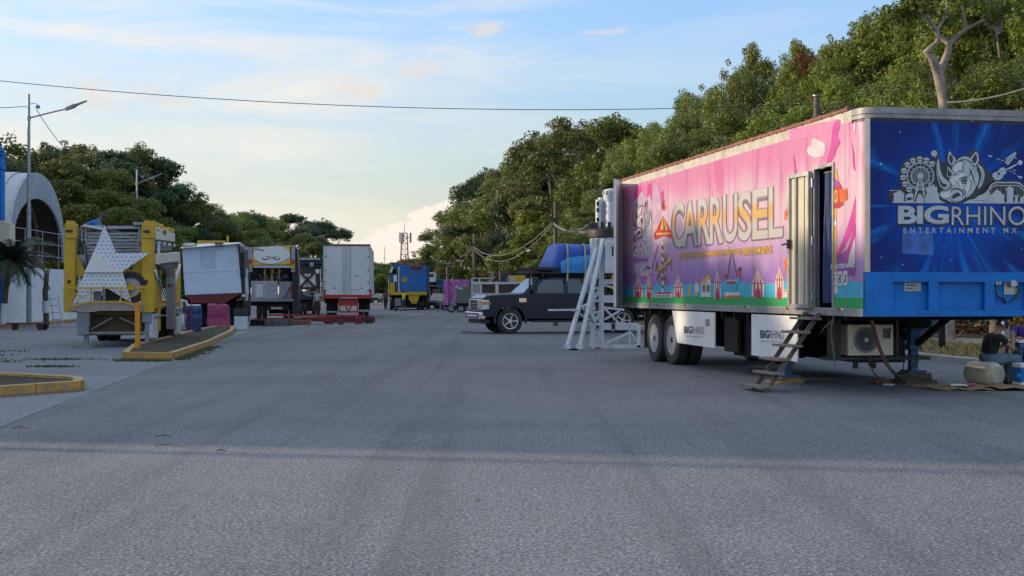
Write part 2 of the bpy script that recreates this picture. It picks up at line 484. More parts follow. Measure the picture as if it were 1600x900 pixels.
M_verge = soil_mat('dry_grass_verge', (0.20,0.16,0.075), (0.26,0.21,0.11), (0.13,0.13,0.05), 0.5)
M_litter = soil_mat('leaf_litter', (0.13,0.085,0.05), (0.20,0.135,0.08), (0.09,0.09,0.035), 0.4, 9)
M_ground = soil_mat('forest_floor', (0.10,0.085,0.05), (0.14,0.115,0.07), (0.06,0.08,0.03), 0.6, 6)

g = MB(); g.poly([(-2500,-300,-0.012),(2500,-300,-0.012),(2500,3500,-0.012),(-2500,3500,-0.012)])
tag(g.build('ground', M_ground), 'forest floor and open ground reaching to the horizon', None, None, 'structure')

LE = Vector((-5.74, 14.7)); LD = Vector((-1.83, 14.6)).normalized()     # left edge of the carriageway
RE = Vector((9.4, 28.0))                                                   # right kerb
def le(t): p = LE + LD*t; return (p.x, p.y)
road = MB()
road.poly([(*le(-40),0.004),(*along(RE,-70),0.004),(*along(RE,-4),0.004),(*along(RE,90),0.004),(*along(RE,420),0.004),(*le(420),0.004),(*le(100),0.004)])
tag(road.build('road', M_asphalt), 'worn grey asphalt road running between the parked fair vehicles', None, None, 'structure')
lot = MB()
lot.poly([(*le(-40),0.0),(*le(100),0.0),(*le(220),0.0),(-62,225,0.0),(-36,100,0.0),(-26,66,0.0),(-25.0,50,0.0),(-40,0,0.0),(-40,-20,0.0)])
tag(lot.build('concrete_lot', M_lot), 'paler concrete lot left of the road where the yellow trailer stands', None, None, 'structure')
# flush concrete gutter strip between lot and road
gt = MB()
pl = [le(t) for t in np.linspace(-12, 62, 30)]
for i in range(len(pl)-1):
    a, b_ = pl[i], pl[i+1]
    j = random.Random(i).uniform(-.02,.03)
    gt.poly([(a[0]-0.16+j,a[1],0.008),(a[0]+0.02,a[1],0.008),(b_[0]+0.02,b_[1],0.008),(b_[0]-0.16+j,b_[1],0.008)])
tag(gt.build('gutter', M_lot), 'flush concrete gutter strip between road and lot', None, None, 'structure')

_nt = M_kerb.node_tree; _N, _L = _nt.nodes, _nt.links; _b = _N['Principled BSDF']      # casting joints and chips along the kerbs
_src = _b.inputs['Base Color'].links[0].from_socket; _v = ncoord(_N, _L, 'Object'); _sp = _N.new('ShaderNodeSeparateXYZ'); _L.new(_v, _sp.inputs[0])
_j = nmath(_N, _L, 'POWER', nmath(_N, _L, 'ABSOLUTE', nmath(_N, _L, 'SINE', nmath(_N, _L, 'MULTIPLY', nmath(_N, _L, 'ADD', _sp.outputs[1], nmath(_N, _L, 'MULTIPLY', _sp.outputs[0], 0.8)), math.pi/1.1))), 900.0)
_n = nnoise(_N, _L, _v, 9.0, 6, 0.75)
_c = nmix(_N, _L, nrange(_N, _L, _n, 0.60, 0.66, 0.0, 0.85), _src, (0.30,0.27,0.23))
_gn = _N.new('ShaderNodeNewGeometry'); _sn = _N.new('ShaderNodeSeparateXYZ'); _L.new(_gn.outputs['True Normal'], _sn.inputs[0])
_c = nmix(_N, _L, nmath(_N, _L, 'MULTIPLY', nrange(_N, _L, _sn.outputs[2], 0.6, 0.95), nrange(_N, _L, _n, 0.35, 0.6, 0.35, 0.85)), _c, (0.40,0.33,0.22))      # paint worn off the top
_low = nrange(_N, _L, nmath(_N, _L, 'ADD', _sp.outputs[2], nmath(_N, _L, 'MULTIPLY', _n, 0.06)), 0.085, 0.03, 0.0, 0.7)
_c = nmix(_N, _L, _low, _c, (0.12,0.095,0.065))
_c = nmix(_N, _L, nmath(_N, _L, 'MULTIPLY', _j, 0.8), _c, (0.07,0.055,0.04)); _L.new(_c, _b.inputs['Base Color'])
def inset(poly, w):
    n = len(poly); out = []
    area = sum(poly[i][0]*poly[(i+1)%n][1]-poly[(i+1)%n][0]*poly[i][1] for i in range(n))
    sgn = 1 if area > 0 else -1
    for i in range(n):
        p0, p1, p2 = Vector(poly[i-1]), Vector(poly[i]), Vector(poly[(i+1)%n])
        d1 = (p1-p0).normalized(); d2 = (p2-p1).normalized()
        n1 = Vector((-d1.y, d1.x))*sgn; n2 = Vector((-d2.y, d2.x))*sgn
        m = (n1+n2).normalized(); k = w/max(0.35, m.dot(n1))
        out.append((p1.x+m.x*k, p1.y+m.y*k))
    return out
def rounded(poly, r, n=5):
    out = []
    for i in range(len(poly)):
        p0, p1, p2 = Vector(poly[i-1]), Vector(poly[i]), Vector(poly[(i+1)%len(poly)])
        a = p1 + (p0-p1).normalized()*r; b = p1 + (p2-p1).normalized()*r
        for k in range(n+1):
            t = k/n; q = a*(1-t)**2 + p1*2*t*(1-t) + b*t*t; out.append((q.x, q.y))
    return out
def kerb_island(name, label, poly, h, w, fill):
    n = len(poly); inn = inset(poly, w)
    root = thing(name, label, 'traffic island', (0,0,0))
    k = MB()
    rnd = random.Random(len(label))
    vs_ = []
    for p, q in zip(poly, inn):
        j = rnd.uniform(-0.008, 0.008)
        vs_ += [(p[0],p[1],-0.02),(p[0],p[1],h+j),(q[0],q[1],h+j),(q[0],q[1],0.0)]
    fs_ = []
    for i in range(n):
        a, b = i*4, ((i+1)%n)*4
        for e in range(3): fs_.append((a+e, a+e+1, b+e+1, b+e))
    k.add(vs_, fs_)
    k.build('kerb', M_kerb, root, bevel=0.018)
    s = MB(); s.poly([(q[0],q[1],h-0.045) for q in inn]); s.build('soil', fill, root)
    return root
kerb_island('planting_island', 'yellow kerbed planting island nearest the camera at left with weedy soil',
    rounded([G(-150,632), G(134,611), (-6.95,21.2), (-8.5,22.2), (-11.8,23.4)], 0.3), 0.16, 0.15, M_soil)
kerb_island('parking_island', 'long yellow kerbed island beside the yellow trailer with orange post',
    rounded([G(190,561), G(270,562), (-8.45,36.5), (-10.2,48.0), (-11.4,54.0), (-12.3,54.2), (-11.5,46.5), (-10.0,34.5)], 0.25), 0.16, 0.14, M_soil)
# orange post on the island
op = MB(); x, y = G(215, 552); op.bx(x-0.055, x+0.055, y-0.055, y+0.055, 0.1, 1.26)
tag(op.build('orange_post', M_orange, bevel=0.008), 'square orange metal post standing at the end of the kerbed island', 'post')

# kerb and pavement before the white wall
kp = MB()
base = [(-21.6, 48.0), (-21.9, 59.5), (-22.6, 68.0), (-26.5, 96.0)]
for a, b in zip(base[:-1], base[1:]):
    kp.prism([(a[0],a[1],-0.02),(b[0],b[1],-0.02),(b[0]-0.18,b[1],-0.02),(a[0]-0.18,a[1],-0.02)], (0,0,0.18))
tag(kp.build('yellow_kerb', M_kerb), 'yellow painted kerb along the pavement before the white wall', None, None, 'structure')
kp2 = MB()
kp2.prism([(base[0][0]-.19,48,-0.02),(base[1][0]-.19,59.5,-0.02),(base[2][0]-.19,68,-0.02),(base[3][0]-.19,96,-0.02),(-29.5,96,-0.02),(-25.6,68,-0.02),(-25.6,48,-0.02)], (0,0,0.16))
tag(kp2.build('pavement', M_concrete), 'grey concrete pavement along the white wall', None, None, 'structure')

# right side: kerb, dry verge, path, litter
rk = MB()
for t0, t1 in ((-30,-2),(-2,12),(12,40),(40,90),(90,140)):
    a = along(RE,t0); b = along(RE,t1); c = along(RE,t1,0.18); d_ = along(RE,t0,0.18)
    rk.prism([(*a,-0.02),(*b,-0.02),(*c,-0.02),(*d_,-0.02)], (0,0,0.17))
tag(rk.build('right_kerb', M_concrete, bevel=0.02), 'grey concrete kerb along the dry grass verge', None, None, 'structure')
def band(name, n0, n1, z, m, label, kind='structure', t0=-30, t1=150):
    b_ = MB(); b_.poly([(*along(RE,t0,n0),z),(*along(RE,t1,n0),z),(*along(RE,t1,n1),z),(*along(RE,t0,n1),z)])
    return tag(b_.build(name, m), label, None, None, kind)
band('verge', 0.18, 4.6, 0.10, M_verge, 'dry yellow grass verge behind the kerb at right')
band('footpath', 4.6, 8.2, 0.106, M_concrete, 'grey footpath behind the dry verge at right')
band('leaf_litter', 8.2, 26, 0.10, M_litter, 'brown fallen leaves under the trees at right')

# ---- tufts of grass / fallen leaves: scattered blades in one mesh
def blades(name, label, spots, hgt, m, seed=1, wide=0.012):
    rnd = random.Random(seed); b_ = MB()
    for (x, y, z) in spots:
        for k in range(3):
            a = rnd.uniform(0, 6.28); l = hgt*rnd.uniform(0.5,1.2); lx, ly = math.cos(a), math.sin(a)
            w = wide*rnd.uniform(0.7,1.5); t = rnd.uniform(0.2,0.9)*l
            p = Vector((x+rnd.uniform(-.03,.03), y+rnd.uniform(-.03,.03), z))
            b_.add([p+Vector((-ly*w,lx*w,0)), p+Vector((ly*w,-lx*w,0)), p+Vector((lx*t,ly*t,l))], [(0,1,2)])
    return tag(b_.build(name, m), label, None, None, 'stuff')
M_grass = mat('weed_green', (0.075,0.095,0.03), 0.8, var=0.35, scale=2)
M_drygrass = mat('dry_grass', (0.28,0.22,0.09), 0.85, var=0.35, scale=2)
rnd = random.Random(5)
sp = []
for k in range(420):      # weeds at the foot of the island kerb, in clumps
    t = rnd.random()**1.3; a = Vector(G(272,563)); b = Vector((-8.4,36.5)); q = a.lerp(b, t)
    sp.append((q.x + abs(rnd.gauss(0,0.16))+0.02, q.y, 0.006))
for k in range(260):
    a = Vector(G(188,563)); b = Vector(G(270,564)); q = a.lerp(b, rnd.random()); sp.append((q.x, q.y-abs(rnd.gauss(0,0.22))-0.03, 0.004))
for (cx, cy, r_) in ((-14,33.5,0.9),(-15.5,30.5,0.7),(-13.0,31.5,0.5),(-11.6,28.6,0.5),(-10.2,29.6,0.5),(-9.3,26.6,0.25)):
    for k in range(110): sp.append((cx+rnd.gauss(0,r_), cy+rnd.gauss(0,r_*0.25), 0.002))
for k in range(500):      # soil islands
    q = Vector((-11.3+rnd.random()*4.0, 20.0+rnd.random()*2.6)); sp.append((q.x, q.y, 0.11))
sp = [s for s in sp if not (s[2] > 0.1 and not (s[0] < -7.6 and s[1] > 20.9 + (s[0]+8)*-0.0 and s[1] > 19.2 + (s[0]+7.4)*1.1 + 0.6 and s[1] < 21.0 + (-s[0]-6.9)*0.42))]
blades('weeds', 'low green weeds along the kerbs and cracks at left', sp, 0.05, M_grass, 2)
sp = []
for k in range(5200):
    t = rnd.uniform(-14,22); n = rnd.uniform(0.25,4.5); q = along(RE,t,n); sp.append((q[0],q[1],0.1))
blades('dry_grass', 'dry yellow grass on the verge at right', sp, 0.09, M_drygrass, 3, 0.016)
lv = MB()
M_leafdry = mat('dry_leaves', (0.26,0.15,0.07), 0.85, var=0.5, scale=6)
for k in range(3800):
    t = rnd.uniform(-14,30); n = 8.0+rnd.random()**1.5*9; q = along(RE,t,n); a = rnd.uniform(0,6.28); s_ = rnd.uniform(.05,.13)
    p = Vector((q[0],q[1],0.12+max(0,(n-9))*0.05+rnd.uniform(0,.06))); u = Vector((math.cos(a),math.sin(a),rnd.uniform(-.5,.7)))*s_; v = Vector((-math.sin(a),math.cos(a),rnd.uniform(-.5,.7)))*s_*0.6
    lv.add([p-u,p+v,p+u,p-v],[(0,1,2,3)])
tag(lv.build('fallen_leaves', M_leafdry), 'brown fallen leaves heaped under the forest edge at right', None, None, 'stuff')

# loose stones and scraps on the road (uncountable)
gr = MB()
for k in range(240):
    d_ = rnd.uniform(7,60); px = rnd.uniform(0,1150); x = (px-800)/F*d_; s_ = rnd.uniform(.004,.014)
    gr.box((x,d_,0.004+s_*0.3),(s_*rnd.uniform(1,2.2),s_,s_*0.7),Matrix.Rotation(rnd.uniform(0,3),3,'Z') @ Matrix.Rotation(rnd.uniform(-.4,.4),3,'X'))
tag(gr.build('grit', mat('grit_stone',(0.16,0.13,0.10),0.9,var=0.6,scale=0.7)), 'small stones, leaves and grit scattered on the asphalt', None, None, 'stuff')
tw = MB()
for (px, py, l) in ((32,670,.2),(255,684,.2),(265,698,.3),(345,707,.1),(1090,590,.2),(1025,575,.25)):
    x, y = G(px,py); a = rnd.uniform(-.3,.3); tw.tube([(x-l/2,y,0.012),(x,y+a*l*0.3,0.03),(x+l/2,y+a*l,0.012)],[.004,.007,.003],5)
tag(tw.build('twigs', M_wood), 'fallen twigs scattered on the road', None, None, 'stuff')

# ================================================================== HALL, WALL, KIOSK
def hall():
    root = thing('arched_hall', 'open ended sports hall with a barrel vault metal roof behind the white wall', 'hall', (-29.3, 78.0, 0), RZ)
    # local x across the road (towards it = +x), y along the road; vault axis along local x, mouth at x = 0
    L = 34.0; half = 7.7; eave = 3.6; top = 8.6
    def prof(k, dr=0.0):
        t = math.pi*k/22
        return (-math.cos(t)*(half-dr), eave + (math.sin(t)**0.85)*(top-eave-dr))
    M_roof = mat('ribbed_white_roof', (0.40,0.44,0.48), 0.5, 0.2, var=0.09, scale=1.2, dirt=0.25, dcol=(0.3,0.28,0.25))
    # roof shell
    r = MB()
    nx = 40
    for i in range(nx):
        xa, xb = 1.2 - i*(L/nx), 1.2 - (i+1)*(L/nx)
        for k in range(22):
            a, b = prof(k), prof(k+1)
            lift = 0.04 if i % 2 else 0.0
            r.add([(xa,a[0],a[1]+lift),(xb,a[0],a[1]+lift),(xb,b[0],b[1]+lift),(xa,b[0],b[1]+lift)],[(0,1,2,3)])
            a2, b2 = prof(k,0.16), prof(k+1,0.16)
            r.m = 1; r.add([(xa,a2[0],a2[1]),(xb,a2[0],a2[1]),(xb,b2[0],b2[1]),(xa,b2[0],b2[1])],[(3,2,1,0)]); r.m = 0
    r.build('roof', [M_roof, mat('dim_lining',(0.10,0.075,0.065),0.8,var=0.2)], root)
    # gable band: arch-shaped sheet at the mouth
    gb = MB()
    for k in range(22):
        a, b = prof(k,-0.02), prof(k+1,-0.02)
        def inn(q):
            y, z = q; s_ = 0.70 + 0.0*q[0]
            return (y*0.93, eave-0.4 + (z-eave+0.4)*0.72)
        c, d_ = inn(b), inn(a)
        for x in (1.2, 1.08):
            gb.add([(x,a[0],a[1]),(x,b[0],b[1]),(x,c[0],c[1]),(x,d_[0],d_[1])],[(0,1,2,3) if x > 1.1 else (3,2,1,0)])
        gb.add([(1.2,d_[0],d_[1]),(1.2,c[0],c[1]),(1.08,c[0],c[1]),(1.08,d_[0],d_[1])],[(0,1,2,3)])
    rb = MB()
    for k in range(40):
        y = -half*0.98 + k*(half*1.96/39)
        q = abs(y)/half
        zt = eave + (max(0,1-q*q)**0.5)**0.85*(top-eave)
        yi = y/0.93
        zi = 0 if abs(yi) >= half else (eave-0.4 + ((eave + (max(0,1-(yi/half)**2)**0.5)**0.85*(top-eave)) - eave + 0.4)*0.72)
        zi = max(zi, eave*0.72)
        if zt > zi+0.1: gb.bx(1.2,1.235,y-0.02,y+0.02,zi,zt)
    gb.build('gable', M_roof, root)
    # arches inside
    M_steel = mat('brown_steel', (0.22,0.15,0.11), 0.6, var=0.2)
    for i in range(6):
        x = -0.4 - i*5.5
        a = MB(); a.tube([(x,*prof(k,0.45)) for k in range(23)], 0.13, 6)
        a.build('roof_arch', M_steel, root)
    pu = MB()
    for k in (4,7,9,11,13,15,18):
        q = prof(k,0.22); pu.bar((1.0,q[0],q[1]),(-L+1.5,q[0],q[1]),0.09)
    pu.build('purlins', M_steel, root)
    for sgn in (-1,1):
        for i in range(6):
            c_ = MB(); x = -0.4-i*5.5; c_.bx(x-.22,x+.22,sgn*half*0.97-.25,sgn*half*0.97+.25,0,eave+0.2)
            c_.build('column', M_concrete, root)
    bw = MB(); bw.bx(-L+1.2,-L+1.35,-half+.3,half-.3,0,5.2); bw.build('back_wall', mat('brown_block_wall',(0.16,0.12,0.10),0.8,var=0.2), root)
    sw = MB(); sw.bx(-L+1.2,-.8,-half+.1,-half+.3,0,1.4); sw.build('side_wall', M_white, root)
    sw = MB(); sw.bx(-L+1.2,-.8,half-.3,half-.1,0,3.3); sw.build('side_wall', M_dark, root)
    st = MB()
    for q in range(5): st.bx(-26,-4,half-1.0-q*0.8,half-0.3-q*0.0-0.05*q,0.0,2.2-q*0.42)
    st.build('grandstand', M_concrete, root)
    fl = MB(); fl.bx(-L+1.2,1.0,-half+.1,half-.1,-0.02,0.03); fl.build('floor', M_concrete, root)
hall()

wall = thing('boundary_wall', 'long white rendered wall with a pipe rail in front of the arched hall', 'wall')
wb = MB()
wp = [(-22.75,50.0),(-22.85,59.5),(-23.4,68.0),(-27.2,96.0),(-33,132)]
M_render = mat('white_render', (0.66,0.67,0.68), 0.8, var=0.06, scale=0.8, dirt=0.45, dcol=(0.40,0.38,0.35), dscale=0.8, bump=0.15)
wb.wall(wp, 0.0, 2.72, -0.2)
wb.build('wall', M_render, wall)
rl = MB()
for i in range(4):
    a, b = Vector(wp[i]), Vector(wp[i+1]); n = max(2, int((b-a).length/2.2))
    for z in (3.35, 3.95, 4.55): rl.tube([(a.x-.1,a.y,z),(b.x-.1,b.y,z)], 0.018, 6)
    for k in range(n):
        q = a.lerp(b, k/n); rl.tube([(q.x-.1,q.y,2.6),(q.x-.1,q.y,4.6)], 0.022, 6)
rl.build('rail', M_galv, wall)

kiosk = thing('blue_kiosk', 'bright blue painted entrance frame with cream awning at the far left edge', 'kiosk', (-23.2,57.2,0))
k = MB(); k.bx(0.55,0.95,0,0.4,0,7.5); k.bx(0.5,1.0,-.05,.45,6.9,7.05); k.bx(0.5,1.0,-.05,.45,7.5,7.62)
k.build('column', M_blue, kiosk, bevel=0.02)
k = MB(); k.lathe([(0.22,0),(0.26,.1),(0.2,.25),(0.0,.42)],(0.75,0.2,7.6),'z',12); k.build('finial', M_blue, kiosk, smooth=30)
k = MB(); k.bx(-2.2,0.55,0.05,0.35,3.2,3.5); k.bx(0.95,1.35,0.05,0.35,3.3,3.5); k.build('beam', M_blue, kiosk)
k = MB(); k.bx(-2.2,0.5,0.1,0.3,0,3.2); k.build('wall_panel', M_render, kiosk)
k = MB()
for q in range(9):
    x = 0.98+q*0.05; k.bx(x,x+0.045,-.3+0.03*(q%2),.3,3.55,4.65-0.015*q)
k.build('awning', M_cream, kiosk)

# ================================================================== POLES
def street_lamp(px, py_top, d, label, arm=1.7, small=False):
    p = W(px, py_top, d)
    root = thing('street_lamp', label, 'street lamp', (p.x, d, 0), 0, 'street lamps along the left side')
    H = p.z
    m = MB(); m.cyl((0,0,0),(0,0,H*0.5),0.125,0.10,12); m.cyl((0,0,H*0.5),(0,0,H),0.085,0.06,12); m.bx(-.2,.2,-.2,.2,0,.04)
    m.cyl((0,0,H*0.5-.03),(0,0,H*0.5+.05),0.125,0.125,12)
    m.build('pole', M_galv, root, smooth=40)
    za = H - 1.1
    m = MB(); m.tube([(0,0,za),(arm*0.5,0,za+0.22),(arm,0,za+0.42)], 0.035, 8); m.cyl((0,0,za-.1),(0,0,za+.1),0.09,0.09,10)
    m.build('arm', M_galv, root)
    m = MB()
    a = Vector((arm-0.1,0,za+0.40)); b = Vector((arm+0.95,0,za+0.80)); u = (b-a)
    prof = [(0,.05,.04),(.12,.11,.09),(.45,.13,.10),(.55,.12,.05),(1.0,.07,.03)]
    vs_ = []
    for t, w, h in prof:
        c_ = a+u*t
        vs_ += [c_+Vector((0,-w,-h)),c_+Vector((0,w,-h)),c_+Vector((0,w*.7,h*.6)),c_+Vector((0,-w*.7,h*.6))]
    fs_ = [(0,1,2,3)]+[tuple(range(16,20))]
    for i in range(4):
        for q in range(4): fs_.append((i*4+q,i*4+(q+1)%4,i*4+4+(q+1)%4,i*4+4+q))
    m.add(vs_, fs_); m.build('lamp_head', M_grey, root, smooth=50)
    if not small:
        m = MB(); m.tube([(0.06,0,H-.45),(.3,0,H-.42),(.42,0,H-.5)],0.015,6); m.lathe([(0.0,.14),(.06,.12),(.11,0.0),(.09,-.03),(0,-.04)],(.42,0,H-.62),'z',10)
        m.build('bracket_lamp', M_grey, root)
    return root, p
lamp1, lp1 = street_lamp(45, 147, 60.0, 'tall grey street lamp by the palm at left, before the arched hall')
lamp2, lp2 = street_lamp(214, 265, 100.0, 'grey street lamp rising behind the yellow trailer', 1.0)
lamp3, lp3 = street_lamp(478, 362, 205.0, 'distant street lamp against the trees above the black frame truck', 2.6, True)
lamp4, lp4 = street_lamp(-230, 150, 33.0, 'street lamp out of the picture on the left') if False else (None, None)

def wood_pole(px, py, d, label, H=None, r=0.10):
    p = W(px, py, d); root = thing('utility_pole', label, 'pole', (p.x, d, 0), 0, 'wooden poles at the right')
    m = MB(); m.cyl((0,0,0),(0,0,p.z),r*1.25,r*0.85,10); m.build('post', M_wood, root, smooth=40)
    m = MB(); m.cyl((0,-.02,p.z-.9),(0.0,-.3,p.z-1.15),.09,.09,8) if False else m.bx(-.16,.02,-.24,-.09,p.z-1.2,p.z-.75); m.build('cable_clamp', M_black, root)
    return root, p
up1, p1 = wood_pole(868, 315, 60, 'wooden pole with cable bundle behind the blue tarp load')
up2, p2 = wood_pole(741, 365, 100, 'slim wooden pole behind the white framed flatbed', r=0.12)
up3, p3 = wood_pole(1276, 150, 44, 'thick pale post top showing above the printed trailer roof', r=0.115)
cc = MB(); cc.cyl((0,0,p3.z),(0,0,p3.z+.03),.14,.14,10); cc.build('cap', M_galv, up3)

def catenary(a, b, sag, n=18, wob=0.0):
    a, b = Vector(a), Vector(b); rr = random.Random(int(a.x*10))
    return [a.lerp(b, t/n) - Vector((0,0,sag*4*(t/n)*(1-t/n))) + Vector((0,0,rr.uniform(-wob,wob))) for t in range(n+1)]
w_ = MB(); w_.tube(catenary(W(-120,113,44), (p3.x, 44, p3.z-0.25), 0.62, 40), 0.013, 6)
tag(w_.build('overhead_cable', M_cable_black), 'dark overhead cable spanning the sky across the road', 'cable')
w_ = MB(); w_.tube(catenary(W(-60,168,60), (lp1.x,60,lp1.z-.55), 0.05, 8), 0.016, 5)
tag(w_.build('lamp_cable', M_cable_black), 'thin cable reaching the street lamp from the left', 'cable')
w_ = MB(); w_.tube(catenary((lp1.x+.35,60,lp1.z-.7), W(116,245,92), 0.25, 10), 0.018, 5)
tag(w_.build('lamp_cable', M_cable_black), 'thin cable slanting down from the street lamp to the trees', 'cable')
w_ = MB(); w_.tube(catenary(W(1480,160,33), W(1640,124,30), 0.12, 10), 0.022, 6)
tag(w_.build('guy_cable', M_cable_grey), 'pale cable rising to the right above the blue trailer front', 'cable')
def bundle(label, runs):
    m = MB()
    for a, b, s_, r_ in runs: m.tube(catenary(a, b, s_, 20, 0.02), r_, 6)
    return tag(m.build('cable_bundle', M_cable_grey), label, 'cable', 'sagging temporary cables at the right')
a1 = Vector((p1.x-.12,60-.15,p1.z-.95)); a2 = Vector((p2.x-.12,100-.15,p2.z-.95))
bundle('sagging twin cable between the two wooden poles', [(a1, a2, 1.1, .024), (a1+Vector((0,0,-.1)), a2+Vector((0,0,-.12)), 1.35, .02)])
bundle('sagging cable running from the far wooden pole towards the blue truck', [(a2, W(672,400,118), 1.0, .035)])
bundle('cables from the wooden pole down to the white ride column', [(a1, W(926,346,37), .35, .018), (a1, W(929,358,37), .22, .018), (a1+Vector((0,0,-.1)), W(929,362,37), .16, .02)])

# palm with a whitewashed trunk, stump, ladder, hand trolley
def palm(px, py, d, label):
    x = (px-800)/F*d; rr = random.Random(4)
    root = thing('palm_tree', label, 'palm', (x,d,0))
    m = MB(); m.tube([(0,0,0),(0.02,0,.9),(0.08,0,1.6),(0.2,0,2.3),(0.36,0,2.9)],[.15,.13,.12,.14,.2],9)
    m.build('trunk', mat('palm_trunk',(0.10,0.08,0.06),0.9,var=0.4,scale=8,bump=0.6), root, smooth=50)
    m = MB(); m.tube([(0,0,0.02),(0.02,0,.9),(0.03,0,1.05)],[.16,.142,.138],9); m.build('whitewash', M_render, root, smooth=50)
    m = MB()
    for k in range(54):
        a = rr.uniform(0,6.28); up = rr.uniform(-.25,1.1); l = rr.uniform(1.4,2.2)
        p = Vector((.36,0,2.95)); dirv = Vector((math.cos(a)*math.cos(up),math.sin(a)*math.cos(up),math.sin(up)))
        pts = []
        for q in range(9):
            pts.append(p.copy()); p = p + dirv*l/8; dirv = (dirv + Vector((0,0,-0.16))).normalized()
        m.tube(pts,[.02]*5+[.012]*4,4)
        for q in range(1,9):
            dv = (pts[q]-pts[q-1]).normalized(); sd = dv.cross(Vector((0,0,1)))
            if sd.length < .1: sd = Vector((1,0,0))
            sd.normalize()
            for e in range(3):
                o = pts[q-1].lerp(pts[q], e/3)
                for s_ in (-1,1):
                    tip = o + sd*s_*rr.uniform(.32,.52)*(1.1-q*0.08) + dv*0.22 + Vector((0,0,-.10))
                    m.add([o, o+dv*0.075, tip],[(0,1,2)])
    m.build('fronds', mat('palm_green',(0.028,0.05,0.02),0.6,var=0.3), root)
palm(6, 500, 57.0, 'small palm tree with whitewashed trunk base beside the blue kiosk')
x, y = (72-800)/F*58.5, 58.5
st = thing('palm_stump', 'topless palm trunk with a white painted band by the white wall', 'stump', (x,y,0))
m = MB(); m.tube([(0,0,0),(0,0,.9),(-.04,0,1.5),(0.02,0,2.1),(0.03,0,2.42)],[.13,.12,.125,.10,.11],9); m.build('trunk', _mats['palm_trunk'], st, smooth=50)
m = MB(); m.tube([(0,0,.62),(-.02,0,1.15)],[.155,.16],9); m.build('painted_band', M_render, st, smooth=50)
m = MB(); rr = random.Random(8)
for k in range(12): m.tube([(0.03,0,2.38),(0.03+rr.uniform(-.16,.16),rr.uniform(-.16,.16),2.38+rr.uniform(.05,.2))],[.03,.012],5)
m.build('cut_frond_bases', _mats['palm_trunk'], st)
x, y = (88-800)/F*57.5, 57.5
m = MB()
for dx_ in (-.18,.18): m.bar((dx_+.12,0,0),(dx_-.3,.55,1.45),.045)
for q in range(4): m.bar((-.06-.1*q+.18+.0,.14*q+.1,.35+.33*q*0.9),(-.06-.1*q-.18,.14*q+.1,.35+.33*q*0.9),.035)
tag(m.build('step_ladder', M_galv, loc=(x,y,0)), 'grey metal ladder leaning by the white wall near the yellow trailer', 'ladder')
tr = thing('hand_trolley', 'low red flat trolley with a dark wheel on the lot by the kerb at left', 'trolley', ((45-800)/F*53,53,0))
m = MB(); m.bx(-.85,.75,-.25,.25,.24,.30); m.bx(-.6,-.5,-.22,.22,.02,.25); m.build('bed', M_dred, tr)
m = MB(); m.bar((-.85,0,.27),(-1.25,0,.1),.03); m.build('handle', M_red, tr)
for s_ in (-1,1):
    m = MB(); m.lathe([(.05,-.05),(.13,-.05),(.15,0),(.13,.05),(.05,.05)],(0,0,0),'y',14); m.build('wheel', M_rubber, tr, loc=(.55,s_*.27,.15))

# ================================================================== FAR MASTS
def mast(px, py, d, label):
    p = W(px, py, d); H = p.z
    root = thing('radio_mast', label, 'mast', (p.x,d,0))
    m = MB(); nlev = 12; w0 = 3.0; w1 = 1.6; Ht = H*0.86
    def leg(k, t):
        w = w0+(w1-w0)*t; sx, sy = ((-1,-1),(1,-1),(1,1),(-1,1))[k]; return Vector((sx*w/1.4, sy*w/1.4, t*Ht))
    for k in range(4): m.bar(leg(k,0), leg(k,1), .32)
    for i in range(nlev):
        for k in range(4):
            a, b = leg(k,i/nlev), leg((k+1)%4,(i+1)/nlev); m.bar(a,b,.16)
            m.bar(leg(k,(i+1)/nlev),leg((k+1)%4,(i+1)/nlev),.18)
    m.build('lattice', mat('mast_paint',(0.42,0.24,0.20),0.6,var=0.2), root)
    m = MB(); m.cyl((0,0,Ht),(0,0,H),.22,.1,6); m.build('aerial', M_galv, root)
    for k in range(3):
        m = MB(); a = 2.1*k; c_ = Vector((math.cos(a)*2.6,math.sin(a)*2.6,Ht-2.0)); m.box(c_,(1.6,.7,4.2),Matrix.Rotation(a+1.57,3,'Z')); m.bar((0,0,Ht-1.5),c_,.2); m.build('antenna_panel', M_grey, root)
mast(632, 348, 560, 'red and white lattice phone mast beyond the far trees')
for px_, py_, lab in ((601,384,'thin bare aerial mast far off, left of the phone mast'),):
    p = W(px_,py_,520); m = MB(); m.cyl((0,0,0),(0,0,p.z),.25,.12,6)
    for q in range(4): m.bar((-.6,0,p.z-2-q*3),(.6,0,p.z-2-q*3),.1)
    tag(m.build('thin_mast', M_galv, loc=(p.x,520,0)), lab, 'mast')
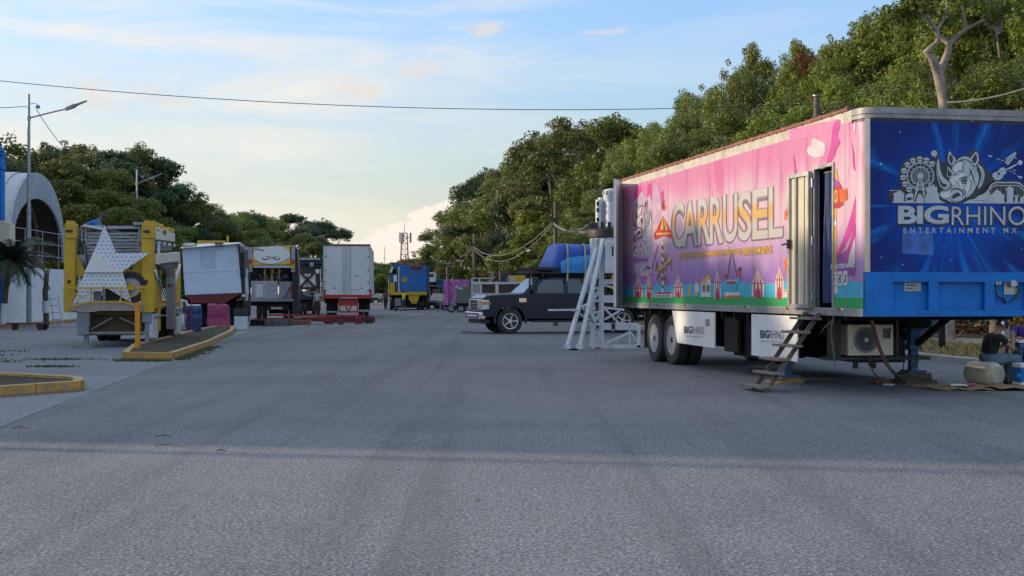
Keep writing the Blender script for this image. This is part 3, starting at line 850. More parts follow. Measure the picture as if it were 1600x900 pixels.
# ================================================================== TREES
def leaf_mat(name, a, b_, trans=0.28):
    m, N, L, b = nodes_of(name)
    gi = N.new('ShaderNodeNewGeometry'); oi = N.new('ShaderNodeObjectInfo')
    v = ncoord(N, L, 'Object')
    n1 = nnoise(N, L, v, 0.55, 3, 0.6)
    f = nmath(N, L, 'ADD', nmath(N, L, 'MULTIPLY', gi.outputs['Random Per Island'], 0.55), nmath(N, L, 'MULTIPLY', n1, 0.5), True)
    c = nmix(N, L, f, a, b_)
    hs = N.new('ShaderNodeHueSaturation'); L.new(c, hs.inputs['Color'])
    L.new(nrange(N, L, oi.outputs['Random'], 0, 1, 0.49, 0.52), hs.inputs['Hue'])
    L.new(nrange(N, L, oi.outputs['Random'], 0, 1, 0.75, 1.2), hs.inputs['Value'])
    L.new(hs.outputs[0], b.inputs['Base Color'])
    b.inputs['Roughness'].default_value = 0.5; b.inputs['Specular IOR Level'].default_value = 0.35
    t = N.new('ShaderNodeBsdfTranslucent'); L.new(hs.outputs[0], t.inputs['Color'])
    mx = N.new('ShaderNodeMixShader'); mx.inputs[0].default_value = trans
    L.new(b.outputs[0], mx.inputs[1]); L.new(t.outputs[0], mx.inputs[2])
    L.new(mx.outputs[0], N['Material Output'].inputs['Surface'])
    return m
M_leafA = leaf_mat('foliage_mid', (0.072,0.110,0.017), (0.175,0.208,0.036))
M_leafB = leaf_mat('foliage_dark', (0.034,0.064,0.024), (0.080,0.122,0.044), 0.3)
M_leafC = leaf_mat('foliage_olive', (0.100,0.128,0.032), (0.200,0.225,0.058))
M_leafD = leaf_mat('foliage_bright', (0.100,0.138,0.013), (0.225,0.255,0.032))
M_bark = mat('grey_bark', (0.20,0.175,0.15), 0.9, var=0.3, scale=3, bump=0.6, bscale=14, stretch=(1,1,0.3))

def leaf_cloud(rg, centres, radii, n, size, flat=0.75):
    """n leaf quads spread through blobs; returns verts, faces arrays"""
    k = rg.choice(len(centres), n, p=(radii**2)/np.sum(radii**2))
    d = rg.normal(size=(n,3)); d /= np.linalg.norm(d,axis=1)[:,None]
    r = radii[k] * (0.45 + 0.65*rg.random(n)**0.6)
    p = centres[k] + d*r[:,None]*np.array([1,1,flat])
    # leaf frame: normal leans outward and up
    nrm = d*0.9 + rg.normal(size=(n,3))*0.55 + np.array([0,0,0.45]); nrm /= np.linalg.norm(nrm,axis=1)[:,None]
    t = rg.normal(size=(n,3)); t -= nrm*np.sum(t*nrm,axis=1)[:,None]; t /= np.linalg.norm(t,axis=1)[:,None]
    b = np.cross(nrm,t)
    s = size*(0.6+0.8*rg.random(n))[:,None]
    v = np.empty((n,4,3))
    v[:,0] = p - t*s; v[:,1] = p + b*s*0.48 - nrm*s*0.12; v[:,2] = p + t*s; v[:,3] = p - b*s*0.48 - nrm*s*0.12
    return v.reshape(-1,3)
def quads_mesh(name, v, m):
    me = bpy.data.meshes.new(name); n = len(v)//4
    me.vertices.add(n*4); me.vertices.foreach_set('co', v.astype(np.float32).ravel())
    me.loops.add(n*4); me.loops.foreach_set('vertex_index', np.arange(n*4,dtype=np.int32))
    me.polygons.add(n); me.polygons.foreach_set('loop_start', np.arange(0,n*4,4,dtype=np.int32))
    me.update(calc_edges=True); me.validate()
    me.materials.append(m); return me

def tree_proto(seed, H=12.0, spread=4.2, trunk=0.32, nlobes=9, leaves=9000, size=0.20, m=None, low=0.22, clump=0.62, trunk_r=0.2):
    """returns (trunk mesh, crown mesh) of a tree H metres tall"""
    rg = np.random.default_rng(seed); rr = random.Random(seed)
    tb = MB()
    th = H*trunk
    lean = Vector((rr.uniform(-.5,.5), rr.uniform(-.5,.5), 0))
    tp = [Vector((0,0,-0.2)), Vector((0,0,th*0.4))+lean*0.2, Vector((0,0,th))+lean*0.6, Vector((0,0,H*0.62))+lean]
    tb.tube(tp, [trunk_r*1.35, trunk_r*1.05, trunk_r*0.85, trunk_r*0.35], 8)
    lobes = []
    for i in range(nlobes):
        a = 2*math.pi*(i*0.382 + rr.uniform(-.06,.06)); q = (i+0.5)/nlobes
        z = H*(low + (0.90-low)*q**0.85 + rr.uniform(-.04,.04))
        rad = spread*(0.30+0.52*math.sin(math.pi*min(1,(0.22+0.72*q)))**0.9)*rr.uniform(0.72,1.12)
        if q > 0.9: rad *= 0.45
        c = Vector((math.cos(a)*rad, math.sin(a)*rad, z)) + lean*q
        lr = spread*rr.uniform(0.27,0.43)
        lobes.append((c, lr))
        s0 = tp[1].lerp(tp[3], min(0.95, 0.2+0.7*q)) if q > .3 else tp[1].lerp(tp[2], .7)
        mid = s0.lerp(c, 0.5) + Vector((rr.uniform(-.3,.3), rr.uniform(-.3,.3), rr.uniform(0.0,.5)))
        tb.tube([s0, mid, c + Vector((0,0,lr*0.3))], [trunk_r*0.45, trunk_r*0.28, trunk_r*0.08], 6)
        for e in range(3):
            t = c + Vector((rr.uniform(-1,1), rr.uniform(-1,1), rr.uniform(0.1,1)))*lr*0.9
            tb.tube([mid.lerp(c,0.5), t], [trunk_r*0.16, trunk_r*0.04], 4)
    # clumps on the lobes
    cs, rs = [], []
    for c, lr in lobes:
        nc = int(10 + 9*lr)
        for e in range(nc):
            d = rg.normal(size=3); d /= np.linalg.norm(d)
            if d[2] < -0.45: d[2] *= -0.5
            rad = lr*(0.55+0.55*rg.random())
            cs.append(np.array(c) + d*rad*np.array([1,1,0.78])); rs.append(clump*(0.55+0.75*rg.random()))
        for e in range(3):   # stray sprigs at the outline
            d = rg.normal(size=3); d[2] = abs(d[2]); d /= np.linalg.norm(d)
            cs.append(np.array(c) + d*lr*(0.90+0.14*rg.random())); rs.append(clump*0.42)
    v = leaf_cloud(rg, np.array(cs), np.array(rs), leaves, size)
    me_t = tb
    return tb, v, m

protos = {}
def add_proto(key, **kw):
    tb, v, m = tree_proto(**kw)
    me = bpy.data.meshes.new('trunk'); me.from_pydata(tb.v, [], tb.f); me.materials.append(M_bark); me.shade_smooth(); me.update()
    protos[key] = (me, quads_mesh('crown', v, m), float(np.percentile(v[:,2], 99.7)), kw.get('spread', 4.2))
add_proto('a', seed=3, H=12, spread=4.4, leaves=38000, size=0.10, m=M_leafA)
add_proto('b', seed=11, H=12, spread=4.0, leaves=38000, size=0.105, m=M_leafB, nlobes=10)
add_proto('c', seed=23, H=12, spread=4.8, leaves=38000, size=0.098, m=M_leafC, nlobes=11, clump=0.55)
add_proto('d', seed=37, H=12, spread=3.6, leaves=22000, size=0.14, m=M_leafD, nlobes=9, clump=0.7)
add_proto('e', seed=51, H=12, spread=3.2, leaves=19000, size=0.125, m=M_leafB, nlobes=8, trunk=0.42, low=0.35)
add_proto('f', seed=67, H=12, spread=5.2, leaves=28000, size=0.135, m=M_leafA, nlobes=13, clump=0.66, low=0.18)
# finer foliage for the near trees at right
add_proto('n', seed=71, H=12, spread=4.4, leaves=64000, size=0.068, m=M_leafA, nlobes=13, clump=0.54, low=0.12)
add_proto('m', seed=83, H=12, spread=4.2, leaves=64000, size=0.072, m=M_leafD, nlobes=12, clump=0.5, low=0.10)
add_proto('o', seed=91, H=12, spread=4.6, leaves=64000, size=0.068, m=M_leafC, nlobes=13, clump=0.52, low=0.14)

def tree(px, d, py_top, key, label, wide=1.0, z0=0.0, name='forest_tree', group=None, rz=None):
    x = (px-800)/F*d; top = EYE - (py_top-458)/F*d
    s = (top - z0)/protos[key][2]
    root = thing(name, label, 'tree', (x,d,z0), random.Random(int(px*7+d)).uniform(0,6.28) if rz is None else rz, group)
    root.scale = (s*wide, s*wide, s)
    for n_, me in (('trunk', protos[key][0]), ('crown', protos[key][1])):
        o = bpy.data.objects.new(n_, me); C.objects.link(o); o.parent = root
    return root
GL, GR, GF = 'trees of the left forest edge', 'trees of the right forest edge', 'far trees closing the road'
# left forest, nearest first
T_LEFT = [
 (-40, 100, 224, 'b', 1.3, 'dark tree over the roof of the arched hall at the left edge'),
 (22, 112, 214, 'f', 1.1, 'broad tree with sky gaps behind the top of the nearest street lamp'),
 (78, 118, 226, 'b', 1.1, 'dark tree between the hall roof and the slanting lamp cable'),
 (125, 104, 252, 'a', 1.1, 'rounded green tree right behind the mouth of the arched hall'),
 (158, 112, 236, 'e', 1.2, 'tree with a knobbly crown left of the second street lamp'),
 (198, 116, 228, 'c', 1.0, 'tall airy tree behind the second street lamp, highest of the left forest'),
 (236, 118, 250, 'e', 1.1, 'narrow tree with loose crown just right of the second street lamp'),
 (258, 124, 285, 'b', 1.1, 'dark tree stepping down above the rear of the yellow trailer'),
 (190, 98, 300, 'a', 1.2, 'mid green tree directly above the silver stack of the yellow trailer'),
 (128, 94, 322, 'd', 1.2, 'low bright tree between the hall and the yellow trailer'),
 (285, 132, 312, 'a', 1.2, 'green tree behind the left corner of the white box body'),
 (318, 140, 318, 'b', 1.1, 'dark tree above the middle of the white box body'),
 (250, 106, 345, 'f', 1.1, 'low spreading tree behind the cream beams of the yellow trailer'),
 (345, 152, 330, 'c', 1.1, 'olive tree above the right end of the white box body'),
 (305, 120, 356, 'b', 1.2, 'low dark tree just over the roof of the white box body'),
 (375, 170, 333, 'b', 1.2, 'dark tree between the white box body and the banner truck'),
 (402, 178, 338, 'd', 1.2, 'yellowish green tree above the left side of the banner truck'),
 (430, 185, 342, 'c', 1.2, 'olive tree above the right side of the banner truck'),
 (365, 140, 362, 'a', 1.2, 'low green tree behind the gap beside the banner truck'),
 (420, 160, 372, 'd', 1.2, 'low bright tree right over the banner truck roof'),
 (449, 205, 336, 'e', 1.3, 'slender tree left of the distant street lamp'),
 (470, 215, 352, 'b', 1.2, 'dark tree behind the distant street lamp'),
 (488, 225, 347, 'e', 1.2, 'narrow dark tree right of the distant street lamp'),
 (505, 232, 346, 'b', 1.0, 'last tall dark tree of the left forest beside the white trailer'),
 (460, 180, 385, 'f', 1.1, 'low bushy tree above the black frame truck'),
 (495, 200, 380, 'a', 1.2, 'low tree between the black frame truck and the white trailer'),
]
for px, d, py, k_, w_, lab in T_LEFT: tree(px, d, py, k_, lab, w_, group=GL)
T_FAR = [
 (585, 420, 408, 'f', 1.5, 'far low tree right of the white trailer'),
 (606, 440, 411, 'a', 1.6, 'far low tree left of the blue truck'),
 (650, 430, 402, 'f', 1.5, 'far rounded tree above the blue truck, right of the phone mast'),
 (628, 460, 412, 'b', 1.6, 'far low tree behind the blue truck'),
 (560, 430, 410, 'b', 1.6, 'far low tree hidden partly by the white trailer'),
]
for px, d, py, k_, w_, lab in T_FAR: tree(px, d, py, k_, lab, w_, group=GF)
T_RIGHT = [
 (686, 205, 384, 'b', 1.0, 'leftmost dark tree of the right forest, beside the far end of the road'),
 (702, 190, 352, 'c', 1.0, 'tree over the pink box trailer at the left end of the right forest'),
 (722, 180, 325, 'a', 1.0, 'green tree above the slim wooden pole'),
 (748, 172, 290, 'f', 0.9, 'tree with ragged top right of the slim wooden pole'),
 (775, 165, 268, 'b', 1.0, 'dark tree stepping up left of the tall crowns'),
 (800, 150, 262, 'c', 1.0, 'olive tree above the white framed flatbed'),
 (835, 142, 250, 'a', 1.0, 'green tree above the cab of the dark pickup'),
 (868, 128, 215, 'b', 1.0, 'tall tree above the wooden pole with cable bundle'),
 (905, 122, 198, 'c', 1.05, 'tall olive tree above the blue tarp load'),
 (945, 112, 192, 'c', 1.0, 'tall airy tree above the white ride column'),
 (985, 104, 188, 'a', 1.0, 'tall green tree above the rear end of the printed trailer'),
 (1025, 96, 200, 'o', 0.85, 'olive tree over the rear roof corner of the printed trailer'),
 (1052, 84, 192, 'm', 0.8, 'bright tree over the left part of the printed trailer roof'),
 (1083, 76, 152, 'n', 0.7, 'green tree where the overhead cable meets the forest'),
 (1128, 72, 136, 'o', 0.72, 'olive tree above the lettering on the trailer side'),
 (1160, 68, 118, 'n', 0.65, 'green tree left of the pointed bright tree'),
 (1196, 66, 70, 'm', 0.55, 'bright tall tree with pointed top left of the pale post'),
 (1235, 62, 94, 'n', 0.7, 'green tree just left of the pale post'),
 (1281, 60, 74, 'm', 0.62, 'bright tree with reddish sprigs above the pale post'),
 (1328, 58, 52, 'n', 0.6, 'tall green tree above the open side door'),
 (1372, 55, 26, 'm', 0.6, 'bright tall tree above the rounded trailer corner'),
 (1418, 56, -12, 'o', 0.7, 'olive tree left of the bare forked trunk'),
 (1468, 58, -40, 'n', 0.75, 'tall green tree behind the bare forked trunk'),
 (1500, 54, -30, 'm', 1.05, 'bright tree right of the bare forked trunk'),
 (1560, 50, -20, 'n', 1.0, 'green tree over the right end of the blue trailer front'),
 (1610, 46, -40, 'm', 1.0, 'bright tree at the right edge of the picture'),
 (845, 110, 330, 'd', 1.3, 'low bright tree behind the wooden pole'),
 (905, 98, 320, 'a', 1.2, 'low green tree behind the blue tarp load'),
 (965, 86, 300, 'o', 1.2, 'low olive tree behind the white ride column'),
 (1110, 64, 205, 'n', 1.1, 'lower green tree close above the trailer roof'),
 (1170, 56, 185, 'o', 1.1, 'lower olive tree close above the lettering'),
 (1240, 50, 150, 'n', 1.05, 'lower green tree close behind the pale post'),
 (1330, 46, 120, 'm', 1.05, 'lower bright tree close behind the trailer corner'),
 (1415, 44, 95, 'o', 1.05, 'lower olive tree close behind the blue trailer front'),
 (1480, 42, 120, 'm', 1.1, 'lower bright tree just right of the forked trunk foot'),
 (1555, 40, 95, 'n', 1.1, 'lower green tree close behind the right half of the blue front'),
 (1640, 40, 60, 'o', 1.1, 'lower olive tree at the right picture edge'),
]
for px, d, py, k_, w_, lab in T_RIGHT:
    rt_ = tree(px, d, py, k_, lab, w_, group=GR)
    if 'reddish' in lab:
        rg = np.random.default_rng(15); cs = []
        for x_, y_ in ((1258,88),(1264,97),(1252,101),(1285,80),(1262,110)):
            for e in range(3): cs.append(np.array(W(x_,y_,d-1.6)) + rg.normal(size=3)*0.14)
        v = leaf_cloud(rg, np.array(cs), np.array([.24]*len(cs)), 420, .07)
        o = bpy.data.objects.new('red_sprigs', quads_mesh('red_sprigs', v, leaf_mat('red_foliage',(0.16,0.05,0.015),(0.26,0.085,0.03)))); C.objects.link(o); o.parent = rt_
        o.matrix_parent_inverse = Matrix.LocRotScale(rt_.location, rt_.rotation_euler, rt_.scale).inverted()

# bare forked tree
def forked():
    d = 39.0; x = (1476-800)/F*d
    root = thing('bare_tree', 'pale forked trunk with bare branches rising behind the blue trailer front', 'tree', (x,d,0))
    m = MB()
    def P(px, py, dy=0.0):
        q = W(px,py,d); return Vector((q.x-x, dy, q.z))
    m.tube([Vector((.1,0,-.1)), P(1478,300), P(1475,158), P(1466,115)], [.22,.18,.165,.155], 10)
    m.tube([P(1466,115), P(1452,90,-.2), P(1443,84,-.2), P(1460,68,-.3), P(1462,50,-.2), P(1448,30,-.1), P(1440,22,0)], [.15,.12,.10,.075,.06,.045,.03], 8)
    m.tube([P(1466,118), P(1482,85,.1), P(1487,66,.2), P(1470,52,.3), P(1462,40,.3)], [.14,.115,.10,.06,.035], 8)
    m.tube([P(1487,66,.2), P(1515,42,.3), P(1545,28,.4), P(1590,20,.5)], [.085,.065,.045,.02], 8)
    m.tube([P(1462,48,-.2), P(1474,28,-.1), P(1482,5,0)], [.06,.05,.035], 6)
    m.tube([P(1515,42,.3), P(1512,22,.3), P(1508,2,.2)], [.06,.045,.03], 6)
    m.tube([P(1572,46,.4), P(1566,18,.3), P(1552,0,.2), P(1540,-20,.2)], [.07,.09,.09,.08], 7)
    m.tube([P(1572,46,.4), P(1545,28,.4)], [.07,.06], 6)
    m.build('trunk', mat('pale_bark',(0.24,0.20,0.17),0.85,var=0.4,scale=5,dirt=0.5,dcol=(0.10,0.085,0.07),bump=0.5,bscale=18), root, smooth=60)
    rg = np.random.default_rng(5); cs = []; rs = []
    for px, py in ((1440,10),(1420,0),(1455,-10),(1485,-8),(1510,-12),(1400,15),(1560,12),(1585,8)):
        q = P(px,py); 
        for e in range(5): cs.append(np.array(q)+rg.normal(size=3)*0.35); rs.append(.32)
    v = leaf_cloud(rg, np.array(cs), np.array(rs), 2600, 0.09)
    o = bpy.data.objects.new('crown', quads_mesh('crown', v, M_leafA)); C.objects.link(o); o.parent = root
forked()

# undergrowth: one uncountable mass on each side
def undergrowth(name, label, pts, m, n, size, seed):
    rg = np.random.default_rng(seed)
    cs = np.array([p[:3] for p in pts]); rs = np.array([p[3] for p in pts])
    v = leaf_cloud(rg, cs, rs, n, size, 0.8)
    o = bpy.data.objects.new(name, quads_mesh(name, v, m)); C.objects.link(o)
    return tag(o, label, None, None, 'stuff')
rg = np.random.default_rng(77); pts = []
for k in range(900):
    t = rg.uniform(-6, 190); n = 12.0 + abs(rg.normal())*4; q = along(RE,t,n); r = rg.uniform(.6,1.3)*(1+t*0.004)
    pts.append((q[0],q[1],0.2+r*rg.uniform(.3,1.5)+(n-12)*0.25+max(0,rg.normal())*0.9, r))
undergrowth('undergrowth', 'dense green undergrowth along the foot of the right forest', pts, M_leafA, 120000, 0.14, 1)
pts = []
for k in range(160):
    t = rg.uniform(60, 180); n = 10 + abs(rg.normal())*3; q = along(RE,t,n); r = rg.uniform(.9,1.8)
    pts.append((q[0],q[1],0.2+r*rg.uniform(.3,1.6), r))
undergrowth('undergrowth', 'dark undergrowth behind the vehicles at the far right', pts, M_leafB, 16000, 0.28, 2)
pts = []
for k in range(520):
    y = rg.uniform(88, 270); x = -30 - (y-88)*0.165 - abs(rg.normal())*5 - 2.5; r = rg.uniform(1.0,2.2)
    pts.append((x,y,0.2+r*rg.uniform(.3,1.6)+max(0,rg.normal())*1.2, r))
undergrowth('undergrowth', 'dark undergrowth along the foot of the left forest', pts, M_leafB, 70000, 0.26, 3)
pts = []
for k in range(420):
    d = rg.uniform(430, 620); x = (rg.uniform(520,720)-800)/F*d; r = rg.uniform(3,6)
    pts.append((x,d,r*rg.uniform(.3,1.6), r))
undergrowth('far_wood', 'far wooded skyline closing the road', pts, M_leafC, 26000, 1.0, 4)

# off to the left of the picture: what throws the evening shade over the road
off = thing('roadside_building', 'plain flat roofed building left of the picture that shades the road', 'building', (0,0,0))
ns = Vector((-SUN_AZ.y, SUN_AZ.x, 0))                      # across the sun direction
def sunline(px, py):                                        # ground point on the shadow edge
    return Vector((*G(px,py), 0))
e0 = sunline(800, 709)
Hh = 9.3
c0 = e0 + SUN_AZ*24.0
up_ = Vector((SUN_AZ.y*-1, SUN_AZ.x, 0)); up_ = -up_ if up_.y < 0 else up_
m = MB(); q = [c0, c0+SUN_AZ*9, c0+SUN_AZ*9+up_*9, c0+up_*9]
m.prism([(p.x,p.y,0) for p in q], (0,0,Hh)); m.build('walls', M_render, off)
m = MB(); m.prism([(p.x,p.y,Hh) for p in [c0-up_*0-SUN_AZ*.2, c0+SUN_AZ*9.2, c0+SUN_AZ*9.2+up_*9.2, c0-SUN_AZ*.2+up_*9.2]], (0,0,.25)); m.build('roof', M_concrete, off)
pp = sunline(800, 721) + SUN_AZ*20
m = MB(); m.cyl((0,0,0),(0,0,8.5),.13,.10,12)
tag(m.build('street_pole', M_galv, loc=(pp.x,pp.y,0)), 'grey street pole standing left of the picture', 'pole')
SHADE = [(11.5, 26, 9.6, 'b'), (16.5, 29, 10.6, 'a'), (22, 34, 11.6, 'b'), (29, 40, 13.0, 'f'), (37, 46, 14.5, 'a'), (46, 54, 15.5, 'b'), (56, 62, 16.5, 'a')]
for i, (t, back, hh, k_) in enumerate(SHADE):
    p = e0 + up_*t + SUN_AZ*back
    x, y = p.x, p.y
    root = thing('roadside_tree', 'tree left of the picture that shades the road', 'tree', (x,y,0), i*1.3, 'shade trees left of the picture')
    s = hh/protos[k_][2]; root.scale = (s*1.25,s*1.25,s)
    for n_, me in (('trunk', protos[k_][0]), ('crown', protos[k_][1])):
        o = bpy.data.objects.new(n_, me); C.objects.link(o); o.parent = root

rg = np.random.default_rng(41); pts = []
for k in range(900):
    t = rg.uniform(9.5, 78); b_ = rg.uniform(26, 64); p = e0 + up_*t + SUN_AZ*b_
    if p.x > -0.40*p.y - 3.5: continue
    lim = 0.262*b_ + 1.0
    pts.append((p.x, p.y, rg.uniform(0.5, max(1.0, lim-1.4)), rg.uniform(0.9, 1.6)))
undergrowth('added_shade_thicket', 'dense thicket left of the picture that shades the road', pts, M_leafB, 60000, 0.34, 5)  # foliage added out of view to block low sun under the tree crowns
# ================================================================== PRINTED SHOW TRAILER
TX, TY = 4.98, 18.56
TS, TCc = 0.1862, 0.9825                         # sin / cos of the trailer's heading
T_RZ = math.atan2(TS, TCc)
LEN, WID = 12.75, 2.8
ZB, ZT = 1.165, 4.15
trailer = thing('show_trailer', 'long carnival semi trailer printed pink and blue with open side door', 'trailer', (TX, TY, 0), T_RZ)
def side_of(px, py):
    r = (px-800)/F
    s = (TX - r*TY)/(TS + r*TCc); y = TY + TCc*s
    return s, EYE - (py-458)/F*y
def nose_of(px, py):
    r = (px-800)/F
    a = (r*TY - TX)/(TCc - r*TS); y = TY + TS*a
    return a, EYE - (py-458)/F*y
def SP(px, py, lay=1):        # print on the side
    s, z = side_of(px, py); return Vector((-0.002 - 0.0014*lay, max(s, 0.262), z))
def NP(px, py, lay=1):
    a, z = nose_of(px, py); return Vector((a, -0.002 - 0.0014*lay, z))
D_S0, D_S1, D_Z0, D_Z1 = 1.02, 1.66, 1.27, 3.40       # side door opening

# ---- printed side
def corner_path(off=0.0, r=0.26):
    pts = [(off, 0.40)]
    for k in range(17):
        t = math.pi/2*k/16; pts.append((r - (r-off)*math.cos(t), r - (r-off)*math.sin(t)))
    for k in range(17):
        t = math.pi/2*(1-k/16); pts.append((WID - r + (r-off)*math.cos(t), r - (r-off)*math.sin(t)))
    pts.append((WID-off, 0.40)); return pts
cp = corner_path()
def side_mat():
    m, N, L, b = nodes_of('printed_side_vinyl')
    v = ncoord(N, L, 'Object'); sp_ = N.new('ShaderNodeSeparateXYZ'); L.new(v, sp_.inputs[0])
    s, z = sp_.outputs[1], sp_.outputs[2]
    mp = N.new('ShaderNodeMapping'); L.new(v, mp.inputs['Vector']); mp.inputs['Scale'].default_value = (0, 0.9, 0.32)
    n1 = nnoise(N, L, mp.outputs[0], 1.3, 5, 0.55, 0.6)
    zz = nmath(N, L, 'ADD', z, nmath(N, L, 'MULTIPLY', nmath(N, L, 'SUBTRACT', n1, 0.5), 0.9))
    violet = (0.25,0.13,0.40); lil = (0.38,0.23,0.43); pale = (0.52,0.36,0.44); pink = (0.50,0.16,0.30); deep = (0.47,0.09,0.24)
    c = nmix(N, L, nrange(N, L, zz, 1.65, 2.25), violet, lil)
    c = nmix(N, L, nrange(N, L, zz, 2.2, 2.75), c, pale)
    c = nmix(N, L, nrange(N, L, zz, 3.15, 3.85), c, pink)
    # paler in the middle of the side, stronger pink towards the nose
    c = nmix(N, L, nrange(N, L, s, 3.0, 0.4, 0.0, 0.35), c, (0.56,0.35,0.45))
    mp2 = N.new('ShaderNodeMapping'); L.new(v, mp2.inputs['Vector']); mp2.inputs['Scale'].default_value = (0, 1.5, 0.25); mp2.inputs['Location'].default_value = (0,3.3,1)
    n2 = nnoise(N, L, mp2.outputs[0], 1.0, 4, 0.5, 1.6)
    flame = nmath(N, L, 'MULTIPLY', nrange(N, L, n2, 0.53, 0.60, 0, 0.75), nrange(N, L, z, 2.7, 3.7))
    c = nmix(N, L, flame, c, deep)
    # faded panel scuffs
    n3 = nnoise(N, L, v, 2.2, 8, 0.7)
    c = nmix(N, L, nrange(N, L, n3, 0.58, 0.78, 0, 0.30), c, (0.56,0.48,0.50))
    # teal hills and green ground
    mp3 = N.new('ShaderNodeMapping'); L.new(v, mp3.inputs['Vector']); mp3.inputs['Scale'].default_value = (0, 1.0, 0)
    n4 = nnoise(N, L, mp3.outputs[0], 1.6, 4, 0.6)
    zt = nmath(N, L, 'SUBTRACT', z, nmath(N, L, 'MULTIPLY', n4, 0.24))
    c = nmix(N, L, nrange(N, L, zt, 1.565, 1.553), c, (0.045,0.36,0.52))
    zg = nmath(N, L, 'SUBTRACT', z, nmath(N, L, 'MULTIPLY', n4, 0.05))
    c = nmix(N, L, nrange(N, L, zg, 1.412, 1.406), c, (0.015,0.30,0.075))
    n5 = nnoise(N, L, v, 14, 5, 0.7)
    c = nmix(N, L, nrange(N, L, n5, 0.62, 0.75, 0, 0.22), c, (0.35,0.30,0.30))
    seam = nmath(N, L, 'POWER', nmath(N, L, 'ABSOLUTE', nmath(N, L, 'SINE', nmath(N, L, 'MULTIPLY', s, math.pi/1.22))), 260.0)
    c = nmix(N, L, nmath(N, L, 'MULTIPLY', seam, 0.35), c, (0.20,0.12,0.18))
    mp6 = N.new('ShaderNodeMapping'); L.new(v, mp6.inputs['Vector']); mp6.inputs['Scale'].default_value = (0, 7.0, 0.5)
    n6 = nnoise(N, L, mp6.outputs[0], 1.0, 6, 0.7)
    c = nmix(N, L, nrange(N, L, n6, 0.54, 0.72, 0, 0.28), c, (0.30,0.22,0.24))
    L.new(c, b.inputs['Base Color'])
    b.inputs['Roughness'].default_value = 0.45; b.inputs['Coat Weight'].default_value = 0.15; b.inputs['Coat Roughness'].default_value = 0.3
    # riveted, slightly quilted sheet metal
    w1 = nmath(N, L, 'SINE', nmath(N, L, 'MULTIPLY', s, 2*math.pi/0.61))
    w2 = nmath(N, L, 'POWER', nmath(N, L, 'ABSOLUTE', nmath(N, L, 'SINE', nmath(N, L, 'MULTIPLY', s, math.pi/0.61))), 40.0)
    h = nmath(N, L, 'ADD', nmath(N, L, 'MULTIPLY', w2, 0.5), nmath(N, L, 'MULTIPLY', nnoise(N, L, v, 1.6, 3, 0.5), 0.9))
    fr = nmath(N, L, 'POWER', nmath(N, L, 'ABSOLUTE', nmath(N, L, 'SINE', nmath(N, L, 'MULTIPLY', s, math.pi/0.0762))), 30.0)
    fz = nmath(N, L, 'POWER', nmath(N, L, 'ABSOLUTE', nmath(N, L, 'SINE', nmath(N, L, 'MULTIPLY', z, math.pi/0.0762))), 30.0)
    h = nmath(N, L, 'ADD', h, nmath(N, L, 'MULTIPLY', nmath(N, L, 'MULTIPLY', fz, w2), 0.8))
    nbump(N, L, b, h, 0.22, 0.012)
    return m
M_side = side_mat()
def flat(name, col, rough=0.42, fade=0.12):
    return mat(name, col, rough, var=fade, scale=3.5, coat=0.2)
P_white = flat('print_white', (0.56,0.55,0.55)); P_red = flat('print_red', (0.42,0.03,0.045)); P_dkred = flat('print_dark_red', (0.32,0.02,0.04))
P_gold = flat('print_gold', (0.58,0.31,0.03)); P_orange = flat('print_orange', (0.58,0.14,0.012)); P_brown = flat('print_brown', (0.20,0.10,0.05))
P_mag = flat('print_magenta', (0.47,0.05,0.26)); P_pinkw = flat('print_pink_white', (0.56,0.47,0.50)); P_violet = flat('print_violet', (0.25,0.08,0.31))
P_black = flat('print_black', (0.025,0.022,0.028)); P_teal = flat('print_teal', (0.04,0.34,0.48)); P_grey = flat('print_grey', (0.42,0.42,0.46)); P_pink = flat('print_pink', (0.54,0.19,0.34))
ART = [M_side, P_white, P_red, P_dkred, P_gold, P_orange, P_brown, P_mag, P_pinkw, P_violet, P_black, P_teal, P_grey, P_pink, flat('print_lilac',(0.44,0.31,0.44))]
(A_S, A_W, A_R, A_DR, A_G, A_O, A_BR, A_M, A_PW, A_V, A_K, A_T, A_GY, A_P, A_LI) = range(15)
sd = MB()
t_ = 0.05
zlo, zhi = ZB+0.115, 3.985
for (s0, s1, z0, z1) in ((0.262,D_S0,zlo,zhi),(D_S1,LEN,zlo,zhi),(D_S0,D_S1,D_Z1,zhi)):
    sd.bx(0.0, t_, s0, s1, z0, z1)
def art(col, pts, lay=1, curve=False):
    sd.m = col
    sd.poly([SP(x, y, lay) for x, y in pts]); sd.m = 0
def art_sz(col, pts, lay=1):
    sd.m = col; sd.poly([Vector((-0.002-0.0014*lay, s, z)) for s, z in pts]); sd.m = 0
def spl(pts, n=6):
    out = []; m = len(pts)
    for i in range(m):
        p0, p1, p2, p3 = (Vector(pts[(i+k-1) % m]) for k in range(4))
        for e in range(n):
            t = e/n
            q = 0.5*((2*p1) + (-p0+p2)*t + (2*p0-5*p1+4*p2-p3)*t*t + (-p0+3*p1-3*p2+p3)*t**3)
            out.append((q.x, q.y))
    return out
